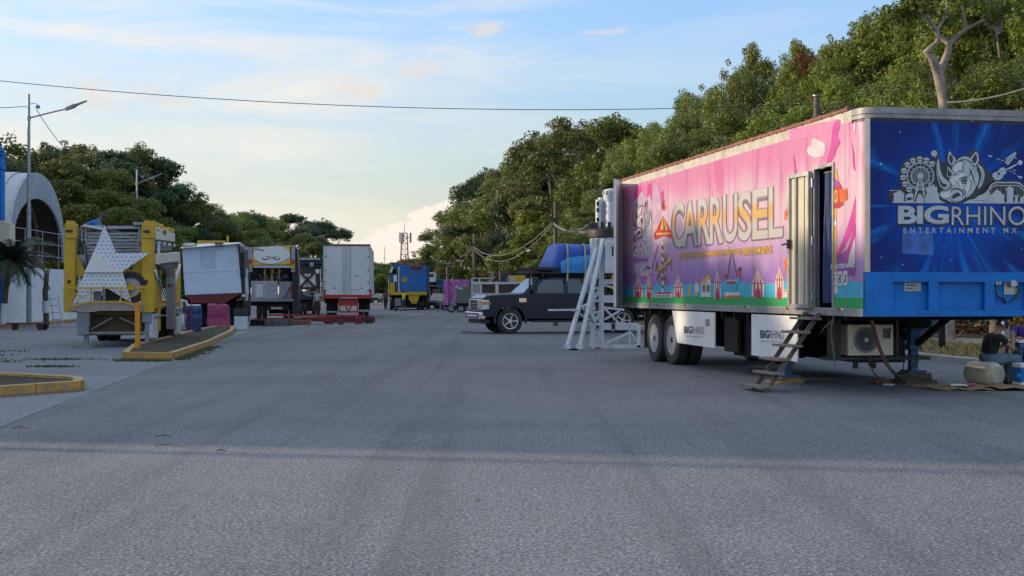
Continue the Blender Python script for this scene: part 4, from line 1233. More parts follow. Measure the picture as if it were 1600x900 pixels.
# magenta swoops and clouds near the nose
art(A_P, spl([(1232,205),(1252,198),(1290,190),(1312,186),(1310,200),(1300,214),(1304,232),(1298,250),(1290,262),(1278,262),(1284,240),(1280,220),(1262,214),(1240,222)]), 1)
art(A_M, spl([(1303,192),(1313,188),(1312,200),(1309,212),(1313,222),(1308,232),(1303,246),(1296,256),(1292,252),(1298,230),(1300,210)]), 2)
art(A_M, [(1240,240),(1241.5,275),(1246,275),(1243,255)], 2)
art(A_PW, [(1276+a_+r_*math.cos(math.pi*t/6), 232+b_2+r_*1.15*math.sin(math.pi*t/6)) for a_,b_2,r_,t0 in ((-8,3,6.5,5),(-3,-9,6.5,7),(7,-3,7,9)) for t in range(t0,t0+5)] + [(1290,236),(1287,244),(1276,247),(1266,243)], 3)
art(A_PW, spl([(1334,196),(1338,188),(1345,185),(1348,196),(1348,210),(1338,210)]), 3)
art(A_M, [(1331,220),(1333,262),(1337,268),(1335,240)], 2)
art(A_M, [(1340,205),(1342,262),(1347,268),(1347,215)], 2)
art(A_M, spl([(1346,300),(1340,330),(1332,360),(1320,385),(1306,408),(1306,400),(1318,372),(1330,335),(1338,305)]), 1)
art(A_M, spl([(1348,335),(1346,360),(1338,370),(1330,395),(1322,410),(1316,412),(1326,385),(1336,350)]), 2)
art(A_PW, spl([(1346,350),(1340,362),(1332,385),(1325,412),(1335,412),(1343,395),(1347,372)]), 3)
art(A_V, spl([(1306,405),(1316,395),(1326,392),(1334,400),(1346,392),(1347,425),(1330,430),(1306,432)]), 1)
# magenta block and white shapes at the rear
art(A_M, spl([(992,296),(1002,292),(1004,310),(1001,330),(1006,352),(1003,380),(996,400),(990,390),(990,330)]), 1)
art(A_M, [(1012,288),(1018,286),(1020,345),(1014,350),(1011,320)], 2)
art(A_M, [(1033,300),(1037,298),(1039,330),(1035,328)], 2)
art(A_LI, spl([(1022,300),(1026,288),(1030,300),(1034,320),(1030,345),(1022,350),(1016,335)]), 3)
art(A_LI, [(1018.5,382),(1028,382),(1018,420),(1004,425),(1012,412)], 3)
art(A_M, [(1030,382),(1017,430),(1006,438),(1012,408)], 2)
art(A_LI, spl([(992,412),(1012,415),(1020,425),(1008,432),(994,428)]), 3)
art(A_LI, spl([(987.5,345),(989,318),(997,309),(1004,299),(1010,309),(1016,306),(1019,330),(1018.5,362),(1012,377),(996,379)]), 3)
art(A_GY, spl([(1009,352),(1014,330),(1018,345),(1018,372),(1006,375)]), 4)
# carousel pole
for k in range(14):
    y0, y1 = 376+k*6.1, 376+(k+1)*6.1
    art(A_BR if k % 2 else A_PW, [(1033.5,y0),(1037.5,y0+3),(1037.5,y1+3),(1033.5,y1)], 2)
art(A_O, [(1035,316),(1040,312),(1039,318),(1042,325),(1037,328),(1034,325)], 2)
art(A_G, [(1036,337),(1050,364),(1024,364)], 3)
art(A_DR, [(1036,337),(1031,364),(1024,364)], 4); art(A_BR, [(1036,337),(1042,364),(1037,364)], 4); art(A_DR, [(1036,337),(1050,364),(1046,364)], 4)
art(A_R, spl([(1024,362),(1037,359),(1050,362),(1050,372),(1037,369),(1024,374)]), 5); art(A_G, [(1026,364),(1048,363),(1048,366),(1026,367.5)], 6)
def horse(x, y, w, h, col, lay=3):
    P = lambda u, v: (x+u*w, y+v*h)
    art(col, spl([P(0,.45),P(.08,.2),P(.14,0),P(.24,.12),P(.3,.36),P(.62,.4),P(.8,.3),P(1,.42),P(.86,.5),P(.82,.62),P(1,.95),P(.9,1),P(.7,.66),P(.4,.66),P(.22,.98),P(.12,.95),P(.25,.62),P(.16,.4),P(.05,.5)],4), lay)
horse(1024,408,16,30,A_BR); horse(1038,396,13,28,A_BR); horse(1029,425,14,20,A_BR)
art(A_G, [(1040,409),(1049,403),(1050,406),(1041,412)], 4); art(A_G, [(1028,420),(1036,414),(1037,418),(1029,424)], 4)
art(A_W, [(1023,456),(1051,456),(1051,465),(1023,465)], 3); art(A_DR, [(1024,456.5),(1050,456.5),(1050,459),(1024,459)], 4)
for k in range(7): art(A_BR, [(1025+k*3.6,461),(1027+k*3.6,461),(1027+k*3.6,464),(1025+k*3.6,464)], 4)
# striped tents
def tent(x0, x1, ytip, yeave, ybase, door=True, flag=True, big=False):
    n = 7; xm = (x0+x1)/2; w = x1-x0
    for k in range(n):
        a, b_ = x0+w*k/n, x0+w*(k+1)/n; c_ = A_W if k % 2 == 0 else A_R
        art(c_, [(a,yeave),(b_,yeave),(b_,ybase),(a,ybase)], 2)
        ta, tb_ = (xm-w*0.10+w*0.2*k/n, xm-w*0.10+w*0.2*(k+1)/n)
        mid = ytip + (yeave-ytip)*0.62; ma, mb_ = xm-w*0.24+w*0.48*k/n, xm-w*0.24+w*0.48*(k+1)/n
        art(c_, [(xm,ytip),(xm,ytip),(mb_,mid),(ma,mid)][1:] , 3); art(c_, [(ma,mid),(mb_,mid),(b_+w*.02,yeave+1),(a-w*.02,yeave+1)], 3)
    art(A_R, [(x0-w*.05,yeave-.4),(x1+w*.05,yeave-.4),(x1+w*.05,yeave+1.1),(x0-w*.05,yeave+1.1)], 4)
    if door: art(A_DR, spl([(xm-w*.17,ybase+.5),(xm-w*.16,ybase-(ybase-yeave)*.5),(xm,ybase-(ybase-yeave)*.68),(xm+w*.16,ybase-(ybase-yeave)*.5),(xm+w*.17,ybase+.5)],3), 5)
    if flag: art(A_G, [(xm-1.6,ytip-8),(xm+1.2,ytip-9),(xm+1.6,ytip-6.5),(xm-.8,ytip-5)], 3)
tent(990.5,1004.5,424,450,464,flag=False); tent(1009,1020,422,450,466,flag=False); tent(1053,1067,426,449,464)
tent(1116.5,1127,418,441,467); tent(1175,1194.5,418,442.5,464); tent(1212,1225,412,437,466)
for (x, w, y0) in ((1096,8,434),(1103,8,428)):
    art(A_W, [(x,y0+8),(x+w,y0+8),(x+w,464),(x,464)], 2); art(A_G, spl([(x-.5,y0+8),(x+w/2,y0),(x+w+.5,y0+8)],3), 3); art(A_BR, [(x+1.6,445),(x+w-1.6,445),(x+w-1.6,456),(x+1.6,456)], 3)
art(A_G, spl([(1075,460),(1077,448),(1081,446),(1080,456),(1077,463)],3), 2)
art(A_G, [(1087,438),(1092,440),(1091,443),(1086,442)], 2); art(A_W, [(1086,443),(1092,443),(1092,457),(1086,457)], 2); art(A_G, [(1086,456),(1092,456),(1089,464)], 3)
# swinging ship ride
art(A_K, [(1143,392),(1144.2,392),(1137,436),(1136,436)], 2); art(A_K, [(1143,392),(1144,392),(1153,434),(1152,434)], 2)
art(A_T, spl([(1132,436),(1136,448),(1144,452),(1152,448),(1157,432),(1154,431),(1151,441),(1144,444),(1137,441),(1134,436)],4), 3)
art(A_DR, [(1136,440),(1152,438),(1152,442),(1136,444)], 4)
for k in range(5): art(A_W, [(1137+k*3.2,437),(1139+k*3.2,436.7),(1139+k*3.2,440),(1137+k*3.2,440)], 5)
art(A_R, [(1131,428),(1135,428),(1135,437),(1132,437)], 4); art(A_R, [(1153,424),(1158,421),(1158,433),(1154,434)], 4); art(A_K, [(1154,420),(1159,417),(1158,422),(1154,424)], 5)
art(A_O, [(1132,462),(1158,461),(1158,465),(1132,466)], 3); art(A_W, [(1134,457),(1156,456.5),(1157,461),(1133,462)], 3); art(A_T, [(1138,450),(1151,450),(1154,457),(1136,457)], 2)
art(A_G, [(1086,397),(1084,393),(1088,394)], 2)
# fun fair tower right of the door, carousel tops left of it
art(A_O, [(1226,331),(1230,325),(1237,316),(1237,343),(1226,344)], 2); art(A_DR, [(1228,333),(1234,327),(1236,331),(1230,338)], 3)
art(A_O, spl([(1226,407),(1231,402),(1236,405),(1236,412),(1230,414),(1227,424),(1224,430),(1226,418)],3), 2)
art(A_W, [(1226,452),(1236,451.5),(1236,465),(1226,465)], 2); art(A_O, [(1227,453),(1235,453),(1235,456),(1227,456)], 3); art(A_BR,[(1230,391),(1233,382),(1234,390)],2)
art(A_G, [(1303,300),(1307.5,300),(1307.5,430),(1303,430)], 2)
art(A_R, [(1301.5,302),(1303,284),(1307,276),(1312,285),(1319,298),(1318,320),(1310,326),(1302,324)], 3)
art(A_O, [(1312,296),(1324,294),(1325,312),(1314,316)], 4); art(A_G, [(1304,298),(1309,297),(1310,315),(1304,318)], 4); art(A_R, [(1306,301),(1308,300),(1308,311),(1306,312)], 5)
for k in range(4): art(A_R, [(1315+k*2.4,298),(1316+k*2.4,298),(1316+k*2.4,311),(1315+k*2.4,312)], 5)
art(A_V, spl([(1302,290),(1306,280),(1313,288),(1309,291)],3), 4); art(A_G, [(1306,268),(1307,262),(1309,272),(1311,284),(1306,282)], 4)
art(A_W, [(1303,345),(1307.5,345),(1307.5,352),(1303,352)], 3)
for k in range(8):
    a0, a1 = math.pi*(0.55+0.09*k), math.pi*(0.55+0.09*(k+1))
    art(A_DR, [(1346+17*math.cos(a0),416-26*math.sin(a0)),(1346+17*math.cos(a1),416-26*math.sin(a1)),(1346+16*math.cos(a1),416-25*math.sin(a1)),(1346+16*math.cos(a0),416-25*math.sin(a0))], 2)
art(A_PW, [(1300,444),(1308,442),(1310,458),(1300,460)], 2); art(A_O, [(1301,446),(1307,444),(1307,447),(1301,449)], 3)
# three small app badges
for i, x in enumerate((1300.2,1308.8,1317.4)):
    yb, yt = 447.0-i*0.6, 425.0-i*0.9
    art(A_W, spl([(x,yt+4),(x+1.4,yt),(x+6,yt),(x+7.4,yt+4),(x+7.4,yb-4),(x+6,yb),(x+1.4,yb),(x,yb-4)],3), 3)
x = 1300.2; art(A_K, [(x+3,429),(x+5.2,428.6),(x+5.2,431),(x+4.3,431),(x+4.3,435),(x+5.2,435),(x+5.2,437.5),(x+4.3,437.5),(x+4.3,443),(x+2.6,443),(x+2.6,437.5),(x+1.8,437.5),(x+1.8,435),(x+2.6,435),(x+2.6,431)], 4)
x = 1308.8; art(A_K, [(x+1.6,429),(x+5.8,429),(x+5.8,442.5),(x+1.6,442.5)], 4); art(A_W, [(x+2.3,431),(x+5.1,431),(x+5.1,440.5),(x+2.3,440.5)], 5); art(A_K, spl([(x+3.7,432.5),(x+4.6,435.7),(x+3.7,439),(x+2.8,435.7)],3), 6)
x = 1317.4; art(A_K, [(x+3.6,428.5),(x+4.6,428.5),(x+5.8,432),(x+5.6,433.5),(x+4.6,432.5),(x+4.6,440),(x+3.2,442.5),(x+1.8,440),(x+2.2,436.5),(x+3.4,436),(x+3.4,438),(x+2.8,438.5),(x+3.2,440.3),(x+3.6,439)], 4)
sd.wall([(0,.262)]+cp[1:9], zlo+.004, zhi, -0.04); sd.build('side_panel', ART, trailer)
def side_text(name, txt, px0, px1, yt0, yt1, yb0, yb1, m, bold, lay, dz=0.0, ds=0.0, sp=1.0):
    """quad in photo pixels -> print on side"""
    b_ = MB()
    def fn(u, v):
        px = px0+(px1-px0)*u; top = yt0+(yt1-yt0)*u; bot = yb0+(yb1-yb0)*u
        p = SP(px, bot+(top-bot)*v, lay); return p + Vector((0, ds, dz))
    letters(b_, txt, fn, 0, 1, 0, 1, bold, sp)
    return b_.build(name, m, trailer)
def gold_letters():
    m, N, L, b = nodes_of('print_gold_white_letters')
    v = ncoord(N, L, 'Object'); sp_ = N.new('ShaderNodeSeparateXYZ'); L.new(v, sp_.inputs[0])
    z = nmath(N, L, 'ADD', sp_.outputs[2], nmath(N, L, 'MULTIPLY', nnoise(N, L, v, 3, 3), 0.08))
    z = nmath(N, L, 'SUBTRACT', z, nmath(N, L, 'MULTIPLY', sp_.outputs[1], 0.022))
    c = nmix(N, L, nrange(N, L, z, 2.62, 2.78), (0.42,0.40,0.38), (0.55,0.33,0.10))
    c = nmix(N, L, nrange(N, L, z, 2.90, 3.05), c, (0.45,0.43,0.42))
    L.new(c, b.inputs['Base Color']); b.inputs['Roughness'].default_value = 0.4; b.inputs['Coat Weight'].default_value = 0.25
    return m
M_letters = gold_letters()
spans = [('C',1051,1069.5),('A',1067.5,1090.5),('R',1091,1111),('R',1110,1130.5),('U',1130.5,1153),('S',1154.5,1175),('E',1176.5,1200.5),('L',1202,1224)]
top = lambda x: 318 + (289-318)*((x-1050)/174.0)
bot = lambda x: 387.5 + (369.5-387.5)*((x-1050)/174.0)
sh = MB(); fr_ = MB(); rim_ = MB()
for ch, a, b_ in spans:
    for mb_, bold, lay, dx_, dy_, gx in ((sh, 0.045, 4, -1.6, 1.9, 0.8), (rim_, 0.034, 5, .0, .0, 0.45), (fr_, 0.014, 6, 0, 0, 0.0)):
        def fn(u, v, a=a, b_=b_, dx_=dx_, dy_=dy_, lay=lay, gx=gx):
            px = (a-gx)+(b_-a+2*gx)*u; t = top(px)-gx; q = bot(px)+gx
            return SP(px+dx_, q+(t-q)*v+dy_, lay)
        letters(mb_, ch, fn, 0, 1, 0, 1, bold)
sh.build('title_shadow', P_grey if False else flat('print_title_shadow',(0.17,0.12,0.17)), trailer)
rim_.build('title_outline', flat('print_warm_grey',(0.22,0.18,0.18)), trailer); fr_.build('title', M_letters, trailer)
amber = flat('print_amber',(0.70,0.42,0.03))
for w_txt, xa_, xb_ in (('JUEGOS EXTREMOS |',1062,1100),('FAMILIARES |',1101.8,1130),('INFANTILES |',1131.8,1159.5),('EVENTOS MASIVOS',1161.3,1206)):
    tq = lambda x, a_, b_: a_ + (b_-a_)*(x-1062)/144.0
    for nm_, dx_, e_, m_2, bo_, la_ in (('subtitle_shadow', .4, .6, P_brown, .04, 4), ('subtitle', 0, 0, amber, .012, 5)):
        side_text(nm_, w_txt, xa_-dx_, xb_+dx_, tq(xa_,397,384)-e_, tq(xb_,397,384)-e_, tq(xa_,406.4,395.8)+e_, tq(xb_,406.4,395.8)+e_, m_2, bo_, la_)
side_text('patch_word', 'GRHINO', 989.5, 1016.5, 378, 378, 402, 399, P_white, 0.03, 6)
side_text('patch_word', 'ENTERTAINMENT', 992, 1014, 404.5, 403.5, 409, 408, P_violet, 0.02, 6)
side_text('entertainment_word', 'NO ENTERTAINMENT', 1299.5, 1338.5, 413, 410.5, 420.5, 417.8, P_white, 0.05, 5)

# ---- right side, roof, floor, rails
m = MB(); m.bx(WID-t_, WID, 0.25, LEN, zlo, zhi); m.build('far_side_panel', M_white, trailer)
m = MB(); m.bx(0.02, WID-0.02, 0.2, LEN-.01, 4.085, 4.12); m.build('roof', M_alu, trailer)
m = MB(); m.bx(0.062, WID-.062, 0.28, LEN-.01, ZB+.02, 1.262); m.build('floor', M_dark, trailer)
m = MB(); m.bx(0.06, WID-.06, 5.5, 5.56, 1.27, 4.08); m.build('inner_bulkhead', M_dark, trailer)
m = MB()
for s_ in (2.3, 3.6, 4.6): m.bx(0.75, WID-.2, s_, s_+0.5, 1.27, 1.9+0.3*math.sin(s_*9))
m.bx(1.2, 1.8, 0.5, 2.2, 1.27, 2.3); m.build('stored_crates', mat('brown_crates',(0.13,0.08,0.045),0.7,var=0.3), trailer)

def nose_mat():
    m, N, L, b = nodes_of('printed_nose_vinyl')
    v = ncoord(N, L, 'Object'); sp_ = N.new('ShaderNodeSeparateXYZ'); L.new(v, sp_.inputs[0])
    x, z = sp_.outputs[0], sp_.outputs[2]
    ux = nmath(N, L, 'SUBTRACT', x, 1.35); uz = nmath(N, L, 'SUBTRACT', z, 2.75)
    rad = nmath(N, L, 'SQRT', nmath(N, L, 'ADD', nmath(N, L, 'MULTIPLY', ux, ux), nmath(N, L, 'MULTIPLY', uz, uz)))
    ang = nmath(N, L, 'ARCTAN2', uz, ux)
    cb = N.new('ShaderNodeCombineXYZ'); L.new(nmath(N, L, 'MULTIPLY', ang, 2.2), cb.inputs[0]); L.new(nmath(N, L, 'MULTIPLY', rad, 0.25), cb.inputs[1])
    rays = nnoise(N, L, cb.outputs[0], 2.1, 4, 0.55)
    cl = nnoise(N, L, v, 1.5, 5, 0.6)
    c = nmix(N, L, nrange(N, L, rad, 0.3, 1.35), (0.004,0.075,0.42), (0.007,0.026,0.17))
    c = nmix(N, L, nrange(N, L, nmath(N, L, 'ADD', rays, nmath(N, L, 'MULTIPLY', cl, 0.3)), 0.66, 0.85, 0, 0.7), c, (0.008,0.20,0.68))
    c = nmix(N, L, nmath(N, L, 'MULTIPLY', nrange(N, L, rays, 0.64, 0.74, 0, 0.6), nrange(N, L, rad, 0.45, 0.9)), c, (0.02,0.25,0.72))
    c = nmix(N, L, nrange(N, L, cl, 0.58, 0.75, 0, 0.35), c, (0.03,0.02,0.10))
    L.new(c, b.inputs['Base Color'])
    b.inputs['Roughness'].default_value = 0.55; b.inputs['Specular IOR Level'].default_value = 0.18
    nbump(N, L, b, nnoise(N, L, v, 2.5, 3, 0.5), 0.12, 0.02)
    return m
M_nose = nose_mat()
ns_ = MB(); ns_.wall(cp[11:], 1.80, 3.945, -0.04)
INKS = [M_nose, flat('print_silver',(0.44,0.47,0.52)), flat('print_black_blue',(0.008,0.010,0.022)), flat('print_light_blue',(0.10,0.38,0.75)), flat('print_mid_grey',(0.20,0.22,0.25)), flat('print_pale',(0.62,0.65,0.68)), flat('print_blue_sky',(0.012,0.10,0.40),0.42,0.5)]
N_B, N_S, N_K, N_L, N_G, N_P, N_BL = range(7)
def Z7(x, y): return (1380 + x/5.627, 220 + y/5.627)
def nart(col, pts, lay=1, raw=False):
    ns_.m = col
    ns_.poly([NP(*(p if raw else Z7(*p)), lay) for p in pts]); ns_.m = 0
def nline(col, pts, w, lay):
    """stroke of width w through points (zoom coords)"""
    ps = [Vector(p) for p in pts]; L_ = []; Rr = []
    for i, p in enumerate(ps):
        d = (ps[min(i+1,len(ps)-1)]-ps[max(i-1,0)]).normalized(); n = Vector((-d.y,d.x))
        k = w*0.64*(0.35 if i in (0,len(ps)-1) else 1)
        L_.append(p+n*k); Rr.append(p-n*k)
    for i in range(len(ps)-1):
        nart(col, [L_[i],L_[i+1],Rr[i+1],Rr[i]], lay)
def ndisc(col, x, y, r, lay, n=14, ry=None):
    nart(col, [(x+r*math.cos(2*math.pi*k/n), y+(ry or r)*math.sin(2*math.pi*k/n)) for k in range(n)], lay)
def nring(col, x, y, r0, r1, lay, n=32, a0=0, a1=2*math.pi):
    for k in range(n):
        t0, t1 = a0+(a1-a0)*k/n, a0+(a1-a0)*(k+1)/n
        nart(col, [(x+r0*math.cos(t0),y+r0*math.sin(t0)),(x+r1*math.cos(t0),y+r1*math.sin(t0)),(x+r1*math.cos(t1),y+r1*math.sin(t1)),(x+r0*math.cos(t1),y+r0*math.sin(t1))], lay)
# dark halo of the whole emblem
nart(N_K, spl([(60,440),(150,420),(135,340),(150,230),(220,150),(330,125),(420,165),(450,130),(420,110),(445,80),(485,90),(490,150),(545,190),(560,85),(640,140),(720,120),(812,72),(845,150),(905,250),(975,325),(960,380),(920,420),(890,470),(820,520),(740,535),(640,560),(560,550),(480,545),(80,545)],3), 1)
nart(N_K, spl([(900,400),(960,355),(1060,345),(1180,350),(1260,390),(1330,430),(1370,545),(700,545),(800,500)],3), 1)
# ferris wheel
nring(N_S, 325, 310, 112, 122, 2); nring(N_S, 325, 310, 74, 83, 2); ndisc(N_S, 325, 308, 27, 3)
for k in range(16):
    a = 2*math.pi*k/16; c_, s_ = math.cos(a), math.sin(a)
    nline(N_S, [(325+20*c_,310+20*s_),(325+70*c_,310+70*s_),(325+115*c_,310+115*s_)], 5, 2)
for k in range(9):
    a = math.pi*(0.72+0.128*k); x, y = 325+152*math.cos(a), 310+150*math.sin(a)
    ndisc(N_S, x, y-6, 26, 2, 10, 16); ndisc(N_S, x, y+12, 22, 2, 10, 13); nline(N_K, [(x-22,y+3),(x,y+3),(x+22,y+3)], 6, 3); nline(N_S, [(x,y-14),(x,y-30)], 5, 2)
nline(N_S, [(318,320),(295,430),(268,530)], 14, 3); nline(N_S, [(332,320),(350,430),(368,530)], 14, 3); nline(N_S, [(285,470),(355,470)], 8, 3)
# fairground skyline left
nart(N_S, [(90,545),(92,470),(80,468),(135,440),(50,440),(60,434),(150,436),(190,470),(182,472),(182,545)], 2)
nart(N_S, [(195,545),(195,480),(240,455),(265,470),(258,515),(272,545)], 2); nart(N_K, [(205,500),(250,495),(250,520),(205,525)], 3)
nart(N_S, spl([(290,545),(295,500),(320,470),(350,500),(355,545)],3), 3)
nart(N_S, [(365,545),(375,470),(385,465),(370,420),(395,400),(405,345),(420,400),(445,380),(455,410),(470,400),(475,450),(492,470),(488,510),(530,545)], 2)
for k in range(7): nline(N_S, [(190+k*24,400-8*math.sin(k)),(190+(k+1)*24,400-8*math.sin(k+1))], 6, 2)
for k in range(8): nline(N_S, [(195+k*20,395),(205+k*20,440)], 4, 2)
nart(N_S, [(75,536),(545,540),(530,549),(80,546)], 4)
# balloon
ndisc(N_S, 446, 112, 28, 2, 16); nart(N_S, [(440,135),(460,134),(466,152)], 2)
# skyline right: big top and roller coaster
nart(N_S, [(700,549),(750,520),(800,512),(840,480),(880,470),(930,420),(935,470),(950,490),(945,545)], 2)
nart(N_S, [(945,549),(945,490),(930,490),(1000,425),(1070,488),(1062,490),(1062,549)], 3)
nart(N_S, [(1085,549),(1085,440),(1075,425),(1110,395),(1150,425),(1140,440),(1140,549)], 3)
nart(N_S, [(1150,549),(1160,500),(1140,475),(1170,485),(1195,470),(1180,500),(1182,549)], 3)
nart(N_S, [(1195,545),(1205,500),(1240,480),(1275,500),(1270,549)], 3)
cst = [(915,440),(950,385),(990,365),(1060,368),(1130,366),(1190,370),(1240,410),(1300,440),(1370,500)]
nline(N_S, cst, 9, 3); nline(N_S, [(p[0]-4,p[1]+26) for p in cst], 6, 3)
for k in range(16):
    t = k/15*(len(cst)-1); i = min(int(t), len(cst)-2); q = Vector(cst[i]).lerp(Vector(cst[i+1]), t-i)
    nline(N_S, [(q.x,q.y),(q.x+(10 if k%2 else -10),q.y+26)], 4, 3); nline(N_S, [(q.x-2,q.y+26),(q.x-4,min(q.y+120,545))], 4, 2)
nart(N_S, [(700,541),(1380,543),(1380,552),(700,550)], 4); nline(N_K, [(790,525),(900,526)], 5, 5)
# guitar and spot lamp
nart(N_S, spl([(958,310),(966,285),(992,274),(1012,262),(1030,240),(1062,236),(1080,256),(1078,288),(1058,300),(1046,328),(1015,346),(982,342)],4), 3)
nline(N_S, [(1055,268),(1120,235),(1190,198)], 14, 3); ndisc(N_S, 1202, 192, 22, 3, 10); nart(N_S, [(1065,190),(1100,140),(1160,98),(1170,110),(1140,160),(1095,215)], 3); nline(N_K, [(1085,200),(1120,155),(1160,110)], 5, 4); nline(N_K, [(1075,195),(1105,150)], 4, 4)
ndisc(N_K, 1015, 290, 12, 4, 10); nline(N_K, [(990,322),(1008,300)], 5, 4)
for (x, y, a) in ((1010,160,.4),(1045,172,.2),(1080,150,-.3),(1160,150,.5),(1120,268,.3),(1150,258,.2),(1150,285,.1)):
    nline(N_S, [(x-12,y-6*a*3),(x+2,y+4),(x+14,y+6*a*2)], 7, 3)
nline(N_S, [(1175,305),(1195,322),(1215,318),(1212,338)], 13, 3); nline(N_S, [(920,125),(940,140),(958,134)], 12, 3)
# rhino head
_rec0 = len(ns_.f)
nart(N_S, spl([(600,250),(622,200),(660,158),(705,138),(750,148),(772,175),(790,205),(822,235),(808,330),(815,390),(785,455),(738,495),(712,500),(690,535),(640,552),(585,545),(560,522),(520,505),(498,480),(500,448),(540,430),(580,410),(600,385),(575,350),(590,322),(640,300)],3), 6)
nart(N_P, spl([(610,265),(640,205),(690,180),(700,205),(690,235),(690,270),(665,262),(640,275)],3), 7)
nart(N_P, spl([(640,300),(690,285),(720,300),(700,330),(670,350),(690,390),(680,420),(640,400),(605,390),(590,340)],3), 7)
nart(N_P, spl([(740,320),(770,330),(790,400),(770,450),(730,470),(715,430),(730,390)],3), 7)
nart(N_P, spl([(505,470),(560,450),(600,430),(640,420),(600,455),(585,500),(540,500)],3), 7)
nart(N_G, spl([(585,500),(600,520),(660,530),(700,515),(670,540),(620,545),(590,530)],3), 7)
nart(N_G, spl([(705,330),(740,318),(735,345),(725,372),(690,378),(680,350)],3), 7)
nart(N_S, spl([(478,158),(466,215),(468,290),(482,360),(505,408),(540,425),(578,405),(588,375),(560,352),(520,312),(498,255),(490,190)],4), 6)
nart(N_K, spl([(478,200),(478,270),(492,330),(520,372),(548,380),(556,398),(528,408),(500,385),(484,330),(474,260)],4), 7)
nart(N_P, spl([(482,170),(484,225),(496,280),(520,325),(512,322),(492,285),(480,230)],3), 8)
nart(N_S, [(562,222),(556,280),(560,318),(598,322),(636,298),(604,268)], 6); nart(N_K, spl([(566,240),(562,290),(570,312),(592,310),(600,290),(580,268)],3), 7)
nart(N_S, spl([(580,92),(566,140),(568,185),(590,212),(615,205),(634,162),(606,130)],3), 6); nart(N_K, spl([(583,120),(576,165),(590,198),(604,192),(612,160),(598,135)],3), 7)
nart(N_S, spl([(812,96),(780,130),(758,165),(775,200),(795,216),(826,200),(836,160),(830,125)],3), 8); nart(N_K, spl([(808,118),(782,150),(776,175),(796,200),(814,185),(820,150)],3), 9)
nart(N_S, spl([(822,205),(865,232),(888,290),(880,350),(860,395),(828,425),(845,370),(858,310),(848,255)],3), 6)
nart(N_S, spl([(808,240),(832,290),(838,340),(820,400),(808,340)],3), 6); nart(N_G, spl([(845,240),(872,280),(872,350),(855,385),(866,320),(862,275)],3), 7)
for pts, w in (([(640,190),(690,165),(740,170),(775,205)],6), ([(620,210),(660,180),(690,178),(720,210)],6), ([(640,280),(665,262),(692,270),(700,240),(690,205)],6),
    ([(655,345),(680,330),(715,318),(748,322)],9), ([(680,355),(700,345),(720,345),(738,355)],10), ([(688,375),(712,378),(735,365)],6), ([(655,350),(655,385),(680,410)],5),
    ([(755,230),(765,270),(750,320)],6), ([(790,240),(770,280),(790,330),(800,390)],7), ([(745,330),(770,360),(770,420),(735,470)],6), ([(700,420),(720,450),(712,490)],8),
    ([(585,460),(600,430),(650,420),(690,440),(700,470),(690,500)],9), ([(555,525),(590,545),(640,550),(690,530),(715,500)],7), ([(500,450),(545,440),(590,415),(615,395)],6),
    ([(545,515),(580,500),(590,480)],5), ([(620,340),(640,370),(630,395)],4), ([(600,300),(640,300),(670,300)],5), ([(760,180),(790,225),(830,232)],7)):
    nline(N_K, pts, w, 9)
nart(N_K, spl([(600,495),(618,468),(645,455),(668,462),(675,482),(650,492),(625,505),(612,512)],4), 9)
nart(N_P, spl([(598,470),(640,445),(680,452),(696,480),(690,505),(680,470),(645,452),(612,470)],3), 8)
ndisc(N_K, 712, 360, 9, 10, 10, 7); ndisc(N_P, 710, 358, 3, 11, 6)
_rec1 = len(ns_.f)
# stars and patch
for (x, y, s_) in ((1376,256,5),(1406,206,3),(1440,219,1.5),(1519,189,3),(1592,184,3.5),(1567,199,1.6),(1377,402,2.6),(1411,413,2.8),(1486,407,2.2),(1447,420,1.6),(1596,389,2.2),(1500,346,2),(1564,376,1.5),(1370,323,1.4),(1394,204,1.2)):
    nart(N_P, [(x-s_*.28,y),(x,y-s_*.3),(x+s_*.28,y),(x,y+s_*.3)], 2, True)
    nart(N_L, [(x-s_,y),(x,y-s_*.12),(x+s_,y),(x,y+s_*.12)], 1, True); nart(N_L, [(x,y-s_),(x+s_*.12,y),(x,y+s_),(x-s_*.12,y)], 1, True)
nart(N_BL, [(1409.5,360),(1458,360),(1458,399),(1409,396)], 1, True)
ns_.build('nose_panel', INKS, trailer, smooth=30)
em = MB()
def to_patch(v):
    # nose point -> emblem drawing coordinates -> rear side patch
    u = v[0]/2.35; w = v[2]
    return u, w
_ids = [(f, mi) for f, mi in zip(ns_.f[_rec0:_rec1], ns_.mi[_rec0:_rec1])]
_pts = np.array([ns_.v[i] for f, _ in _ids for i in f])
_x0, _x1, _z0, _z1 = _pts[:,0].min(), _pts[:,0].max(), _pts[:,2].min(), _pts[:,2].max()
for f, mi in _ids:
    q = []
    for i in f:
        v = ns_.v[i]; u = (v[0]-_x0)/(_x1-_x0); w = (v[2]-_z0)/(_z1-_z0)
        p = SP(988.5+27.5*u, 374.5-2.0*u + (312.0-374.5)*w, 4); q.append((p.x + v[1]*1.0 + .002, p.y, p.z))
    em.m = mi; em.poly(q)
em.build('brand_emblem', [INKS[0], flat('print_lilac_grey',(0.36,0.31,0.38)), P_black, INKS[3], flat('print_mauve_grey',(0.20,0.16,0.22)), P_pinkw, INKS[6]], trailer)
def nose_text(name, txt, x0, x1, y0, y1, m, bold, lay, sp=1.0, off=(0,0)):
    b_ = MB(); letters(b_, txt, lambda u, v: NP(*Z7(x0+(x1-x0)*u+off[0], y1+(y0-y1)*v+off[1]), lay), 0, 1, 0, 1, bold, sp)
    return b_.build(name, m, trailer)
nose_text('brand_word_shadow', 'BIG', 119, 584, 560, 742, INKS[2], 0.06, 4, 0.92, (2,5)); nose_text('brand_word', 'BIG', 127, 574, 570, 731, INKS[1], 0.034, 5, 0.95)
